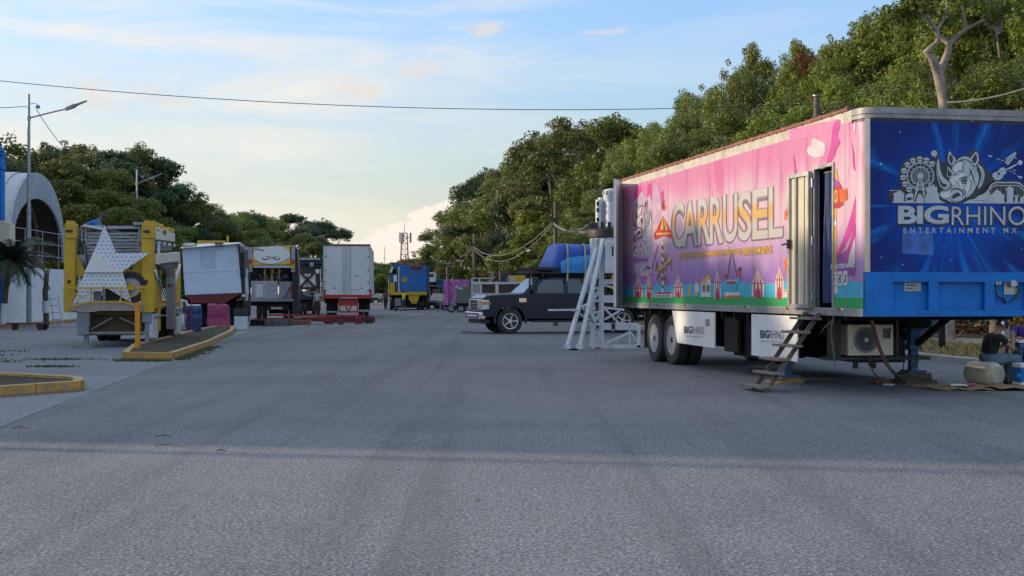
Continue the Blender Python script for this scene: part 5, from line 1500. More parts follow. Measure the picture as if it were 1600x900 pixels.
nose_text('brand_word_shadow', 'RHINO', 594, 1262, 570, 752, INKS[2], 0.04, 4, 1.0, (2,4)); nose_text('brand_word', 'RHINO', 600, 1252, 577, 742, INKS[1], -0.006, 5, 1.0)
nose_text('brand_subtitle', 'ENTERTAINMENT MX', 176, 1172, 765, 812, INKS[1], 0.005, 5, 1.75)

# blue lower band with pressed recesses
m = MB()
zb0, zb1 = ZB, 1.80
m.wall(cp[7:], zb0, zb0+0.09, -0.04); m.wall(cp[7:], zb1-0.14, zb1, -0.04)
m.wall(cp[7:18], zb0+.09, zb1-.14, -0.04)
xs = []
rec = []
for (pa, pb) in ((1395.5,1451.5),(1466,1539.5),(1554,1612)):
    a, _ = nose_of(pa,450); b_, _ = nose_of(pb,450); rec.append((a,b_))
x_prev = cp[17][0]
edges = [x_prev] + [e for r_ in rec for e in r_]
m.bx(edges[0], rec[0][0], 0.0, 0.04, zb0+.09, zb1-.14); m.bx(rec[0][1], rec[1][0], 0.0, 0.04, zb0+.09, zb1-.14); m.bx(rec[1][1], rec[2][0], 0.0, 0.04, zb0+.09, zb1-.14)
m.bx(rec[2][1], WID-.26, 0.0, 0.04, zb0+.09, zb1-.14)
m.wall(cp[18:], zb0+.09, zb1-.14, -0.04)
m.bx(0.25, WID-.25, 0.075, 0.09, zb0+.05, zb1-.1)
m.build('front_skirt', M_blue, trailer, smooth=30)
m = MB(); a, z1_ = nose_of(1416.5,436); b_, z0_ = nose_of(1442.5,455.5); m.bx(a, b_, 0.062, 0.074, z0_, z1_); pl_ = m.build('data_plate', M_galv, trailer, bevel=0.003)
m = MB()
for q in range(3): m.bx(a+.03, b_-.05-.04*q, 0.0595, 0.0615, z1_-.05-.045*q, z1_-.035-.045*q)
m.build('plate_marks', M_ink, pl_)
m = MB()
cx_, cz_ = nose_of(1583,443); m.cyl((cx_,.07,cz_),(cx_,-.02,cz_),.055,.05,14); m.bx(cx_-.11,cx_+.11,.055,.073,cz_-.16,cz_+.10)
cx2, cz2 = nose_of(1559,442); m.cyl((cx2,.07,cz2),(cx2,.0,cz2),.035,.03,12); m.bx(cx2,cx2+.06,.0,.03,cz2-.02,cz2+.02)
m.build('air_couplings', M_alu, trailer, smooth=35)
m = MB(); m.tube([(cx2-.01,.03,cz2-.02),(cx2-.03,.03,cz2-.12),(cx2+.02,.03,cz2-.2),(cx2+.12,.04,cz2-.22),(cx2+.16,.06,cz2-.3)],.013,6)
m.tube([(cx_+.06,.03,cz_-.02),(cx_+.12,.02,cz_-.1),(cx_+.06,.04,cz_-.2),(cx_-.02,.05,cz_-.27)],.013,6); m.build('air_hoses', M_cable_black, trailer)
# top rail (aluminium extrusion round nose and sides) with a lip
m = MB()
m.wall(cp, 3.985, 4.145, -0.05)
sr_ = MB(); sr_.wall([(0.0, LEN),(0.0,.402)], 3.985, 4.145, -0.05); sr_.wall([(WID,.402),(WID, LEN)], 3.985, 4.145, -0.05); sr_.build('side_rail', mat('sunlit_side_rail',(0.46,0.42,0.37),0.55,0.1,var=0.15,scale=3,dirt=0.6,dcol=(0.20,0.15,0.12),dscale=4), trailer)  # same rail as the nose; sunlight on the sides put into a paler colour
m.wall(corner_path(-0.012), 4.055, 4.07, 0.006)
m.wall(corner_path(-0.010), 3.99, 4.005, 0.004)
m.build('top_rail', mat('shaded_nose_rail',(0.27,0.27,0.275),0.55,0.25,var=0.2,scale=3,dirt=0.6,dcol=(0.11,0.10,0.095),dscale=4), trailer, smooth=30)  # nose stretch of the rail, its shade put into a darker colour
nt_ = MB(); nt_.wall(cp, 3.945, 3.986, -0.035); nt_.build('nose_trim', M_black, trailer, smooth=30)
m = MB(); m.bx(-0.022, 0.10, 0.5, LEN, 4.15, 4.195)
rr = random.Random(3)
for k in range(34): 
    s_ = 0.7 + k*0.355; m.bx(-0.026, 0.03, s_, s_+rr.uniform(.02,.06), 4.14, 4.203)
m.build('roof_edge', M_rust, trailer)
m = MB()
for k in range(26): q = 0.6+k*0.48; m.lathe([(.028,0),(.024,.025),(0,.035)],(0.02,q,4.195),'z',8)
m.build('roof_rivets', M_rust, trailer)
# polished corner post strip between side print and nose print
cpo = corner_path(-0.006); m = MB(); m.wall(cpo[8:12], 1.80, 3.985, -0.03); m.build('corner_post', mat('polished_post',(0.40,0.38,0.36),0.22,0.9,var=0.15), trailer, smooth=60)
# bottom rail with rivets and reflectors
br = MB(); br.bx(-0.012, 0.06, 0.30, LEN, ZB, zlo); br.bx(WID-.06, WID+.012, 0.30, LEN, ZB, zlo); br.bx(-0.018,-0.012,0.30,LEN,ZB+.085,ZB+.1)
br.wall([(-.012,.30),(-.012,.262)]+corner_path(-.012)[1:8], ZB, zlo, -0.04)
bro = br.build('bottom_rail', M_alu, trailer)
m = MB()
k = 0.4
while k < LEN-.1:
    dn = 0.075 if k > 8.8 else 0.15
    for z in ((ZB+.028, ZB+.062) if k < 8.8 else (ZB+.03, ZB+.055, ZB+.075)): m.cyl((-0.012,k,z),(-0.019,k,z),.007,.005,6)
    k += dn
m.build('rivets', M_galv, bro)
for px in (1016.5,1029,1071,1165,1311):
    s_, _ = side_of(px, 474); m = MB(); w2 = .10 if px != 1016.5 else .05
    m.bx(-0.022,-0.018,s_-w2,s_+.02,ZB+.083,ZB+.112); m.build('red_reflector', M_redlens, trailer)
    if px > 1020: m = MB(); m.bx(-0.022,-0.018,s_-w2-.09,s_-w2-.004,ZB+.083,ZB+.112); m.build('white_reflector', M_whitelens, trailer)
s_, _ = side_of(1232,478); m = MB(); m.lathe([(.04,0),(.03,-.02),(0,-.025)],(-.012,s_,ZB+.10),'x',12); m.build('marker_lamp', M_redlens, trailer, smooth=40)

# ---- side door: jamb, leaf folded back, curtain
m = MB()
for (s0, s1, z0, z1) in ((D_S0-.05,D_S0,D_Z0-.0,D_Z1+.05),(D_S1,D_S1+.05,D_Z0,D_Z1+.05),(D_S0,D_S1,D_Z1,D_Z1+.05)):
    m.bx(-0.024,0.065,s0,s1,z0,z1)
m.build('door_frame', M_alu, trailer)
# leaf: local frame at hinge, swings back to lie almost along the side
ang = R(3.5)
hd = Vector((-math.sin(ang), math.cos(ang), 0)); hn = Vector((-math.cos(ang), -math.sin(ang), 0))
h0 = Vector((-0.035, D_S1+0.055, 0)); lw = 0.72
def LP(u, o, z): q = h0 + hd*u + hn*o; return Vector((q.x, q.y, z))
def lbox(mb, u0, u1, o0, o1, z0, z1):
    mb.add([LP(u0,o0,z0),LP(u1,o0,z0),LP(u1,o1,z0),LP(u0,o1,z0),LP(u0,o0,z1),LP(u1,o0,z1),LP(u1,o1,z1),LP(u0,o1,z1)],[(3,2,1,0),(4,5,6,7),(0,1,5,4),(1,2,6,5),(2,3,7,6),(3,0,4,7)])
lf = MB(); lbox(lf, 0.0, lw, 0.0, 0.02, D_Z0, D_Z1-.02)
leaf = lf.build('side_door', mat('door_liner_cream',(0.50,0.44,0.32),0.5,var=0.08,scale=2,dirt=0.4,dcol=(0.35,0.27,0.17),dscale=3), trailer)
lf = MB()
lbox(lf, 0, .055, .02, .062, D_Z0, D_Z1-.02); lbox(lf, lw-.055, lw, .02, .062, D_Z0, D_Z1-.02); lbox(lf, .055, lw-.055, .02, .055, D_Z0, D_Z0+.06); lbox(lf, .055, lw-.055, .02, .055, D_Z1-.08, D_Z1-.02)
lf.build('leaf_frame', M_alu, leaf)
lf = MB(); lbox(lf, lw*.60, lw*.66, .02, .05, D_Z0+.06, D_Z1-.08); lbox(lf, lw*.70, lw*.715, .02, .036, D_Z0+.06, D_Z1-.08); lbox(lf, lw*.28, lw*.292, .02, .032, D_Z0+.06, D_Z1-.08); lf.build('leaf_ribs', M_grey, leaf)
lf = MB(); p = LP(lw-.06,.06,2.28); q = LP(lw-.02,.12,2.28); lf.tube([p,q,LP(lw+.06,.12,2.27)],.016,6); lf.box(LP(lw-.05,.065,2.28),(.05,.05,.14)); lf.build('latch', M_black, leaf)
for z in (1.45,2.3,3.2):
    m = MB(); m.cyl((-0.04,D_S1+.03,z-.07),(-0.04,D_S1+.03,z+.07),.02,.02,8); m.build('hinge', M_galv, trailer)
# curtain in the doorway, gathered towards the hinge side
cu = MB(); rr = random.Random(9); ncol, nrow = 26, 12
for j in range(nrow+1):
    v = j/nrow; z = D_Z1-.06 - v*(D_Z1-D_Z0-.14)
    wid = 0.36 + 0.10*math.sin(v*2.8+.4) - 0.14*math.exp(-((v-.42)/.16)**2)
    for i in range(ncol+1):
        u = i/ncol; s_ = D_S1-.02 - u*wid
        x = 0.13 + 0.035*math.sin(u*21+v*1.5) + 0.015*math.sin(u*9-v*4)
        cu.v.append((x, s_, z))
for j in range(nrow):
    for i in range(ncol):
        a = j*(ncol+1)+i; cu.f.append([a,a+1,a+ncol+2,a+ncol+1]); cu.mi.append(0)
cu.build('curtain', mat('navy_curtain',(0.025,0.045,0.14),0.7,var=0.25), trailer, smooth=70)
m = MB(); m.cyl((.13,D_S0,D_Z1-.05),(.13,D_S1,D_Z1-.05),.012,.012,8); m.build('curtain_rod', M_galv, trailer)
# ---- rear doors, swung right round
ang2 = R(20)
hd2 = Vector((-math.sin(ang2), -math.cos(ang2), 0)); hn2 = Vector((math.cos(ang2), -math.sin(ang2), 0))
r0 = Vector((-0.03, LEN+0.02, 0))
rd = MB()
pts = [r0, r0+hd2*1.27, r0+hd2*1.27-hn2*0.055, r0-hn2*0.055]
rd.prism([(p.x,p.y,ZB+.02) for p in pts], (0,0,2.92)); rdo = rd.build('rear_door', M_white, trailer)
rd = MB()
for f_ in (0.12,0.95): 
    q = r0+hd2*f_-hn2*.06; rd.cyl((q.x,q.y,ZB+.05),(q.x,q.y,4.05),.018,.018,8)
q0, q1 = r0+hd2*.05-hn2*.062, r0+hd2*1.25-hn2*.062
for z in (1.7,2.6,3.5): rd.bar((q0.x,q0.y,z),(q1.x,q1.y,z),.03)
rd.build('lock_rods', M_galv, rdo)
rd = MB(); rd.bx(-0.03,0.06,LEN,LEN+.05,ZB,4.15); rd.bx(WID-.06,WID+.03,LEN,LEN+.05,ZB,4.15); rd.bx(.06,WID-.06,LEN,LEN+.05,4.0,4.15); rd.build('rear_frame', M_alu, trailer)
rd = MB(); rd.bx(WID+.01,WID+.06,LEN-1.22,LEN+.02,ZB+.02,4.09); rd.build('rear_door', M_white, trailer)

# ---- running gear
def twheel(y):
    for x, s_ in ((0.17,-1),(WID-.17,1)):
        wheel(trailer, x+0.0, y, 0.52, 0.52, 0.26, s_, dual=True)
for y in (9.10, 10.33): twheel(y)
m = MB()
for y in (9.10,10.33): m.cyl((.3,y,.52),(WID-.3,y,.52),.075,.075,10)
m.bx(.85,1.0,7.6,11.6,.72,1.16); m.bx(WID-1.0,WID-.85,7.6,11.6,.72,1.16)
for y in (8.4,9.7,11.0): m.bx(.85,WID-.85,y-.06,y+.06,.8,1.0)
m.build('axles', M_dark, trailer)
m = MB()
for x in (.85,WID-.97): m.bx(x,x+.12,3.1,LEN-.2,.86,ZB)
for k in range(18): m.bx(.05,WID-.05,.7+k*.66,.76+k*.66,1.10 if k < 4 else 1.02,ZB)
m.build('chassis', M_dark, trailer)
for x in (.02,WID-.55):
    m = MB(); m.bx(x,x+.53,10.95,10.97,.28,1.1); m.build('mud_flap', M_rubber, trailer)
def skirt(pa, pb, slant, zb, name_txt):
    s1, _ = side_of(pa,520); s0, _ = side_of(pb,520)
    m = MB(); m.prism([(0.0,s0,ZB-.03),(0.0,s1+slant,ZB-.03),(0.0,s1,zb+.02),(0.0,s0,zb)], (0.025,0,0)); o = m.build('skirt_panel', M_white, trailer, bevel=0.004)
    return o, s0, s1
sk, a, b_ = skirt(1058,1116.5,.35,.46,'x')
def skirt_text(o, txt, px0, px1, yt, yb, bold, m, dy=0.0):
    b__ = MB(); letters(b__, txt, lambda u, v: SP(px0+(px1-px0)*u, yb+dy*u+(yt-yb)*v, 1), 0, 1, 0, 1, bold)
    return b__.build('brand_word', m, o)
M_inkgrey = mat('grey_print',(0.25,0.26,0.28),0.45)
skirt_text(sk,'BIG',1069,1081,509.5,521,0.035,M_ink,.4); skirt_text(sk,'RHINO',1081.6,1100,509.8,521.5,-0.008,M_ink,1.0); skirt_text(sk,'ENTERTAINMENT MX',1071.5,1097.5,524,526.3,0.0,M_inkgrey,1.0)
sk2, a2_, b2_ = skirt(1174,1246,.0,.40,'x')
skirt_text(sk2,'BIG',1188,1202,515.5,528.5,0.035,M_ink,.4); skirt_text(sk2,'RHINO',1202.8,1225,516,529,-0.008,M_ink,1.0); skirt_text(sk2,'ENTERTAINMENT MX',1190,1223,532,534.5,0.0,M_inkgrey,1.0)
m = MB(); s_, z_ = side_of(1105.5,501); m.bx(-.012,0,s_-.12,s_+.1,z_-.1,z_+.03); m.build('skirt_latch', M_galv, sk)
# belly boxes and junk between the skirts
m = MB(); m.bx(.25,1.1,4.6,5.9,.35,1.0); m.bx(.5,1.4,6.3,7.6,.45,1.05); m.bx(1.7,2.6,3.8,6.4,.3,1.0); m.bx(.1,.16,5.3,6.0,.42,1.05); m.build('belly_boxes', M_dark, trailer)
m = MB(); m.lathe([(0,-.5),(.12,-.48),(.14,-.3),(.14,.3),(.12,.48),(0,.5)],(1.3,7.9,.62),'x',14); m.build('air_tank', M_lgrey, trailer, smooth=40)
# landing legs
def leg(x, foot_z, m_, y=3.42):
    b_ = MB(); b_.bx(x-.085,x+.085,y-.085,y+.085,.62,ZB); b_.bx(x-.065,x+.065,y-.065,y+.065,foot_z+.05,.64); b_.bx(x-.105,x+.105,y-.105,y+.105,.56,.64)
    b_.prism([(x+.085,y-.02,1.12),(x+.55,y-.02,1.12),(x+.085,y-.02,.75)],(0,.04,0))
    o = b_.build('landing_leg', m_, trailer, bevel=0.008)
    f_ = MB(); f_.bx(x-.16,x+.16,y-.16,y+.16,foot_z,foot_z+.04); f_.lathe([(.1,foot_z+.04),(.06,foot_z+.1)],(x,y,0),'z',10); f_.build('foot', m_, o)
leg(.26, .10, M_leg_blue); leg(WID-.5, .18, M_leg_blue, 2.95)
m = MB(); m.bx(.26,WID-.5,3.0,3.04,.78,.86); m.bar((.5,3.1,1.1),(1.4,3.1,.7),.06); m.bar((WID-.5,2.95,.6),(WID-.2,2.3,1.12),.09); m.bar((WID-.5,2.95,.7),(WID-.7,3.8,1.12),.09); m.bx(WID-.72,WID-.28,2.75,3.15,.92,1.12); m.build('leg_brace', M_dark, trailer)
# timber blocking
m = MB()
rr = random.Random(2)
for (z, w, l, a_, ox) in ((.0,.34,.44,.05,.0),(.038,.30,.36,-.3,.03),(.074,.26,.34,.2,-.02)):
    pass
tb_ = thing('timber_blocks', 'pale timber packing boards under the blue landing leg', 'boards', (TX,TY,0), T_RZ)
for i, (z, w, l, a_, ox, oy) in enumerate(((.0,.40,.52,.25,-.05,-.02),(.036,.30,.46,-.35,.06,.05),(.070,.22,.40,.1,.0,.0))):
    m = MB(); m.box((.26+ox,3.42+oy,z+.018),(l,w,.032),Matrix.Rotation(a_,3,'Z')); m.build('board', M_palewood, tb_, bevel=0.004)
tb_ = thing('timber_blocks', 'dark timber packing stacked under the far landing leg', 'boards', (TX,TY,0), T_RZ)
for i, (z, w, l, a_) in enumerate(((.0,.5,.6,.1),(.062,.45,.5,-.2),(.12,.4,.45,.1))):
    m = MB(); m.box((WID-.5,2.95,z+.03),(l,w,.058),Matrix.Rotation(a_,3,'Z')); m.build('board', M_wood, tb_, bevel=0.006)

# ---- air conditioner hung under the nose
def noseplane(px, py, y):      # point at trailer-local depth y for a photo pixel
    r = (px-800)/F
    a = (r*(TY+TCc*y) - (TX-TS*y))/(TCc - r*TS); d = TY + TCc*y + TS*a
    return a, EYE-(py-458)/F*d
yac = 1.45
xa, za = noseplane(1326,556,yac); xb, zb_ = noseplane(1396,507,yac)
ac = thing('air_conditioner', 'cream split air conditioner unit slung under the trailer front', 'air conditioner', (TX,TY,0), T_RZ)
m = MB(); m.bx(xa,xb,yac,yac+.30,za,zb_); m.build('casing', M_cream, ac, bevel=0.012)
fx, fz = noseplane(1353,531,yac); rf = (xb-xa)*0.272
m = MB(); m.cyl((fx,yac-.004,fz),(fx,yac+.01,fz),rf,rf,32); m.build('fan_opening', M_black, ac)
m = MB()
for q in range(7): m.lathe([(rf*(.16+.135*q)-.004,-.006),(rf*(.16+.135*q)+.004,-.006),(rf*(.16+.135*q)+.004,.0),(rf*(.16+.135*q)-.004,.0)],(fx,yac-.012,fz),'y',28)
for q in range(12): a_ = q*math.pi/6; m.bar((fx+.03*math.cos(a_),yac-.014,fz+.03*math.sin(a_)),(fx+rf*math.cos(a_),yac-.014,fz+rf*math.sin(a_)),.005)
m.build('fan_guard', M_grey, ac)
m = MB(); m.cyl((fx,yac-.02,fz),(fx,yac-.005,fz),.035,.035,14); m.build('fan_hub', M_cream, ac)
m = MB(); gx0, gz0 = noseplane(1379,529,yac); gx1, gz1 = noseplane(1391,513,yac); m.bx(gx0,gx1,yac-.004,yac+.004,gz0,gz1); m.build('label_plate', M_grey, ac)
m = MB()
for q in range(5): m.bx(gx0+.01,gx1-.02,yac-.007,yac-.004,gz0+.02+q*.026,gz0+.032+q*.026)
m.build('plate_lines', M_black, ac)
m = MB(); m.bx(xa-.30,xb+.6,yac-.03,yac+.38,za-.07,za-.02); m.bx(xa-.22,xa-.12,yac,yac+.3,za-.02,zb_+.1); m.bx(xb+.05,xb+.09,yac,yac+.05,za-.02,ZB)
for q in (.12,.42): m.bx(xa+q,xa+q+.06,yac+.05,yac+.11,za-.20,za-.07)
m.build('rack', M_black, ac)
# hanging hose loop
def NW(px, py, y):
    a, z = noseplane(px,py,y); return Vector((a,y,z))
hs_ = [(1361,500),(1364,510),(1369,528),(1376,548),(1385,568),(1394,580),(1404,588),(1413,588),(1423,580),(1431,568),(1437,555)]
m = MB(); m.tube([NW(x,y,1.15) for x, y in hs_], .028, 8); o = m.build('looped_hose', mat('dark_green_hose',(0.03,0.045,0.03),0.5,var=0.3), None, smooth=60)
o.location = (TX,TY,0); o.rotation_euler = (0,0,T_RZ); tag(o, 'thick dark hose hanging in a loop under the blue trailer front', 'hose')
m = MB(); m.tube([NW(x-1.5,y,1.08) for x, y in hs_[:6]], .018, 8); m.tube([NW(1391,512,1.4),NW(1390,522,1.4),NW(1388,528,1.42)],.012,6); o = m.build('red_hose', mat('dull_red_hose',(0.16,0.03,0.04),0.5,var=0.3), None, smooth=60)
o.location = (TX,TY,0); o.rotation_euler = (0,0,T_RZ); tag(o, 'dull red hose running beside the looped dark hose', 'hose')
m = MB(); m.cyl(NW(1361,497,1.12),NW(1363,508,1.12),.035,.03,10); o = m.build('hose_coupling', mat('yellow_coupling',(0.45,0.33,0.04),0.5), None); o.location = (TX,TY,0); o.rotation_euler = (0,0,T_RZ); tag(o, 'yellow hose coupling at the top of the looped hose', 'coupling')
m = MB(); m.tube([Vector((-.02,.95,1.18)),Vector((-.05,.97,1.0)),Vector((-.03,1.02,.85)),Vector((.0,1.0,.6)),Vector((.02,1.02,.42))],.009,6)
m.tube([Vector((-.02,.97,1.1)),Vector((-.06,1.2,.98)),Vector((-.02,1.4,.9))],.009,6); o = m.build('grey_lead', M_cable_grey); o.location = (TX,TY,0); o.rotation_euler = (0,0,T_RZ); tag(o, 'thin grey lead dangling beside the open side door', 'cable')
m = MB(); m.tube([NW(1357,560,1.3),NW(1360,572,1.3),NW(1366,583,1.25),NW(1374,592,1.25),NW(1382,598,1.2)],.010,6); m.tube([NW(1412,563,1.5),NW(1411,582,1.5)],.008,6); m.cyl(NW(1356,557,1.4),NW(1360,572,1.4),.03,.025,8); o = m.build('drain_line', M_cable_black); o.location = (TX,TY,0); o.rotation_euler = (0,0,T_RZ); tag(o, 'thin black line hanging from the air conditioner to the ground', 'cable')

# ---- wooden steps leaning at the door
stp = thing('wooden_steps', 'steep dark open steps leaning up to the trailer side door', 'steps', (TX,TY,0), T_RZ)
def toL(x, y, z):
    q = Vector((x-TX, y-TY)); return Vector((q.x*TCc+q.y*TS, -q.x*TS+q.y*TCc, z))
b0 = toL(*G(1186,612),0.0); 
bx0, by0 = b0.x, 1.42
tx1, tz1 = -.03, 1.20
for s_ in (by0, by0+.50):
    m = MB(); m.prism([(bx0-.0,s_,0.0),(bx0+.075,s_,0.0),(tx1+.04,s_,tz1),(tx1-.05,s_,tz1)], (0,.035,0)); m.build('stringer', M_wood, stp, bevel=0.004)
for k in range(6):
    t = (0.035 + k*0.172)
    x = bx0 + (tx1-bx0)*t; z = tz1*t + 0.035
    rr2 = random.Random(k); e = rr2.uniform(-.05,.05)
    m = MB(); m.box((x-.03+.02*(k%2), by0+.30+e, z),(.20,.74,.036),Matrix.Rotation(rr2.uniform(-.06,.06),3,'Z')@Matrix.Rotation(rr2.uniform(-.05,.05),3,'Y')); m.build('tread', mat('grey_tread_board',(0.19,0.165,0.14),0.85,var=0.3,scale=4,stretch=(8,2,8)), stp, bevel=0.005)
m = MB(); m.bar((tx1-.06,by0-.02,tz1-.08),(tx1-.06,by0+.55,tz1-.08),.04); m.build('top_bar', M_wood, stp)
# ================================================================== YELLOW RIDE TRAILER WITH THE STAR
YO = ((100-800)/F*36.0, 36.0)
yt = thing('ride_trailer', 'yellow folded fairground ride trailer with a big dotted star on its front', 'trailer', (*YO, 0), RZ)
_c, _s = math.cos(RZ), math.sin(RZ)
def YL(px, py, y=0.0):
    """photo pixel -> trailer-local point at local depth y"""
    r = (px-800)/F
    a = (r*(YO[1]+_c*y) - (YO[0]-_s*y))/(_c - r*_s); d = YO[1]+_c*y+_s*a
    return Vector((a, y, EYE-(py-458)/F*d))
def ybx(m, px0, px1, py0, py1, y0, y1):
    a = YL(px0, py1, y0); b = YL(px1, py0, y0); m.bx(a.x, b.x, y0, y1, a.z, b.z)
for px0, px1 in ((100,117.5),(221,239.5)):
    m = MB(); ybx(m, px0, px1, 352, 446, 0.0, 0.34); ybx(m, px0-1, px1, 446, 488, -.03, 0.34)
    ybx(m, px0+1, px1+1, 349, 372, -.04, 0.38); ybx(m, px0+3, px1-2, 345, 350, .02, .28)
    m.build('front_post', M_yellow, yt, bevel=0.012)
    m = MB(); a = YL(px0+2,440,-.02); m.cyl((a.x+.1,-.045,a.z),(a.x+.1,-.02,a.z),.045,.045,10); m.bx(a.x+.02,a.x+.2,-.06,-.03,a.z+1.35,a.z+1.42); m.build('post_pin', M_black, yt)
m = MB()
for sgn, pts in ((1,[(117,400),(121,400),(133,424),(148,424),(148,432),(117,432)]),(-1,[(221,400),(216,400),(206,422),(190,422),(190,432),(221,432)])):
    q = [YL(x,y,.12) for x,y in pts]; m.prism(q, (0,.12,0))
ybx(m, 133, 222, 422, 431, .3, .42)
m.build('gusset', M_yellow, yt, bevel=0.01)
# front platform and rails
m = MB(); ybx(m, 108, 224, 473, 486, -.10, 7.4); m.build('deck', mat('pinkish_grey_deck',(0.40,0.33,0.31),0.6,var=0.12,dirt=0.5), yt, bevel=0.01)
m = MB()
def ybar(m, p, q, y, w):
    y = -.46 if y == -.16 else y
    m.bar(YL(*p, y), YL(*q, y), w)
ybar(m,(109,450),(222,450),-.16,.045); ybar(m,(109,479),(142,471.5),-.16,.05); ybar(m,(142,471.5),(192,471.5),-.16,.05); ybar(m,(192,471.5),(214,477),-.16,.05)
for p, q in (((142,450),(142,472)),((189,450),(189,472)),((112,456),(131,467)),((222,453),(196,470))): ybar(m,p,q,-.16,.035)
for px in (109,222): m.bar(YL(px,450,-.46),YL(px,450,.1),.045); m.bar(YL(px,478,-.46),YL(px,478,.1),.045)
m.build('front_rail', M_yellow, yt)
# undercarriage
m = MB(); ybx(m,139,224,487,524,.5,.6); ybx(m,120,138,487,524,-.02,.12); ybx(m,140,222,487,492,.2,7.2); m.bx(.3,2.2,5.0,7.3,.4,.9); m.build('underframe', mat('dark_yellow_brown',(0.10,0.07,0.03),0.7,var=0.3,dirt=0.4), yt)
m = MB(); ybx(m,120,139,488,523,-.04,-.02); m.build('grey_apron', M_grey, yt)
m = MB(); ybar(m,(142,515),(176,496),.3,.05); ybar(m,(222,512),(187,496),.3,.05); ybx(m,139,226,518,522,.1,.2); m.build('cross_brace', M_grey, yt)
for px, pb in ((135,541),(230,535)):
    m = MB(); a = YL(px,487,.1); b = YL(px,pb,.1); w = .10 if px < 200 else .13
    m.bx(a.x-w,a.x+w,.02,.2,b.z+.55,a.z); m.bx(a.x-.06,a.x+.06,.05,.17,.06,b.z+.6); m.build('stand_leg', M_grey, yt, bevel=0.008)
    m = MB(); m.lathe([(.17,0.0),(.16,.04),(.06,.07),(0,.08)],(a.x,.1,0),'z',12); m.build('foot', M_grey, yt)
# star
M_star = None
def star_mat():
    m, N, L, b = nodes_of('dotted_star_panel')
    v = ncoord(N, L, 'Object'); sp_ = N.new('ShaderNodeSeparateXYZ'); L.new(v, sp_.inputs[0])
    S = 8.2
    zz = nmath(N, L, 'MULTIPLY', sp_.outputs[2], S*1.15); row = nmath(N, L, 'FLOOR', zz)
    xx = nmath(N, L, 'ADD', nmath(N, L, 'MULTIPLY', sp_.outputs[0], S), nmath(N, L, 'MULTIPLY', row, 0.5))
    fx = nmath(N, L, 'SUBTRACT', nmath(N, L, 'FRACT', xx), 0.5); fz = nmath(N, L, 'SUBTRACT', nmath(N, L, 'FRACT', zz), 0.5)
    rr_ = nmath(N, L, 'SQRT', nmath(N, L, 'ADD', nmath(N, L, 'MULTIPLY', fx, fx), nmath(N, L, 'MULTIPLY', fz, fz)))
    n1 = nnoise(N, L, v, 2.0, 5, 0.6)
    c0 = nmix(N, L, n1, (0.58,0.64,0.71), (0.68,0.74,0.80))
    c = nmix(N, L, nrange(N, L, rr_, 0.24, 0.17), c0, (0.27,0.31,0.39))
    L.new(c, b.inputs['Base Color']); b.inputs['Roughness'].default_value = 0.45
    nbump(N, L, b, nrange(N, L, rr_, 0.32, 0.15), 0.4, 0.01)
    return m
M_star = star_mat()
star_px = [(163,352),(181,395),(234,395),(191,424.5),(205,473),(162,447),(114,475),(133,424),(146,395)]
m = MB(); q = [YL(x,y,-.30) for x,y in star_px]; m.prism(q, (0,.07,0)); stp_ = m.build('star', M_star, yt)
m = MB(); m.prism([YL(x,y,-.36) for x,y in ((146,394),(132.5,424.5),(191,424.5))], (0,.05,0)); m.prism([YL(x,y,-.38) for x,y in ((132.5,423),(192,423),(192,425.5),(132.5,425.5))],(0,.02,0)); m.build('folded_point', M_white, stp_)
m = MB()
for p, q in (((163,380),(163,470)),((140,410),(200,410))): ybar(m, p, q, -.2, .06)
m.build('star_frame', M_grey, stp_)
# spare wheel
a = YL(205,449,.06)
o = wheel(yt, 0,0,0, .44, .26, -1, name='spare_wheel'); o.location = (a.x, .10, a.z); o.rotation_euler = (0,0,R(90))
m = MB(); m.lathe([(.11,-.17),(.12,-.13),(.08,-.11)],(a.x,.10,a.z),'y',14); m.build('hub_cap', M_yellow, yt)
m = MB(); ybx(m,146,158,455,476,.0,.1); ybx(m,158,184,462,477,.2,.5); m.build('grey_box', M_grey, yt)
m = MB(); ybx(m,160,186,450,471,.1,.16); m.build('fan_guard', M_black, yt)
# silver stack of folded panels
M_silver = mat('silver_sheets',(0.56,0.59,0.63),0.35,0.3,var=0.12,scale=5,dirt=0.2)
rr = random.Random(12)
for k in range(9):
    y0 = 361.5+k*5.2; m = MB(); pts = []
    a0 = YL(135,y0+5,.5); b0 = YL(216,y0+5,.5); h = .068
    for q in range(9):
        u = q/8; pts.append((a0.x+(b0.x-a0.x)*u, rr.uniform(-.02,.02)))
    for q in range(8):
        (xa,da),(xb,db) = pts[q], pts[q+1]
        m.add([(xa,.5+da,a0.z+da*.6),(xb,.5+db,a0.z+db*.6),(xb,2.9,a0.z+db*.6),(xa,2.9,a0.z+da*.6),(xa,.47+da,a0.z+h+da*.6),(xb,.47+db,a0.z+h+db*.6),(xb,2.9,a0.z+h),(xa,2.9,a0.z+h)],[(3,2,1,0),(4,5,6,7),(0,1,5,4),(1,2,6,5),(2,3,7,6),(3,0,4,7)])
    m.build('folded_panel', M_silver, yt)
m = MB()
for px in (121,128,134,217.5,221):
    ybar(m,(px,355),(px,445),.42,.045)
for px0, px1 in ((121,134),(217,222)):
    for k in range(12): ybar(m,(px0,358+k*7),(px1,362+k*7),.42,.025)
ybx(m,126,160,352,355,.3,3.0); ybx(m,168,221,353,357.5,.5,3.2); ybx(m,208,222,347,351,.2,.8); ybx(m,120,133,398,420,.3,.6)
m.build('grey_trusses', M_galv, yt)
m = MB(); m.bar(YL(131,352,.3),YL(160,357.5,.3),.09,.06); m.build('pale_board', M_cream, yt)
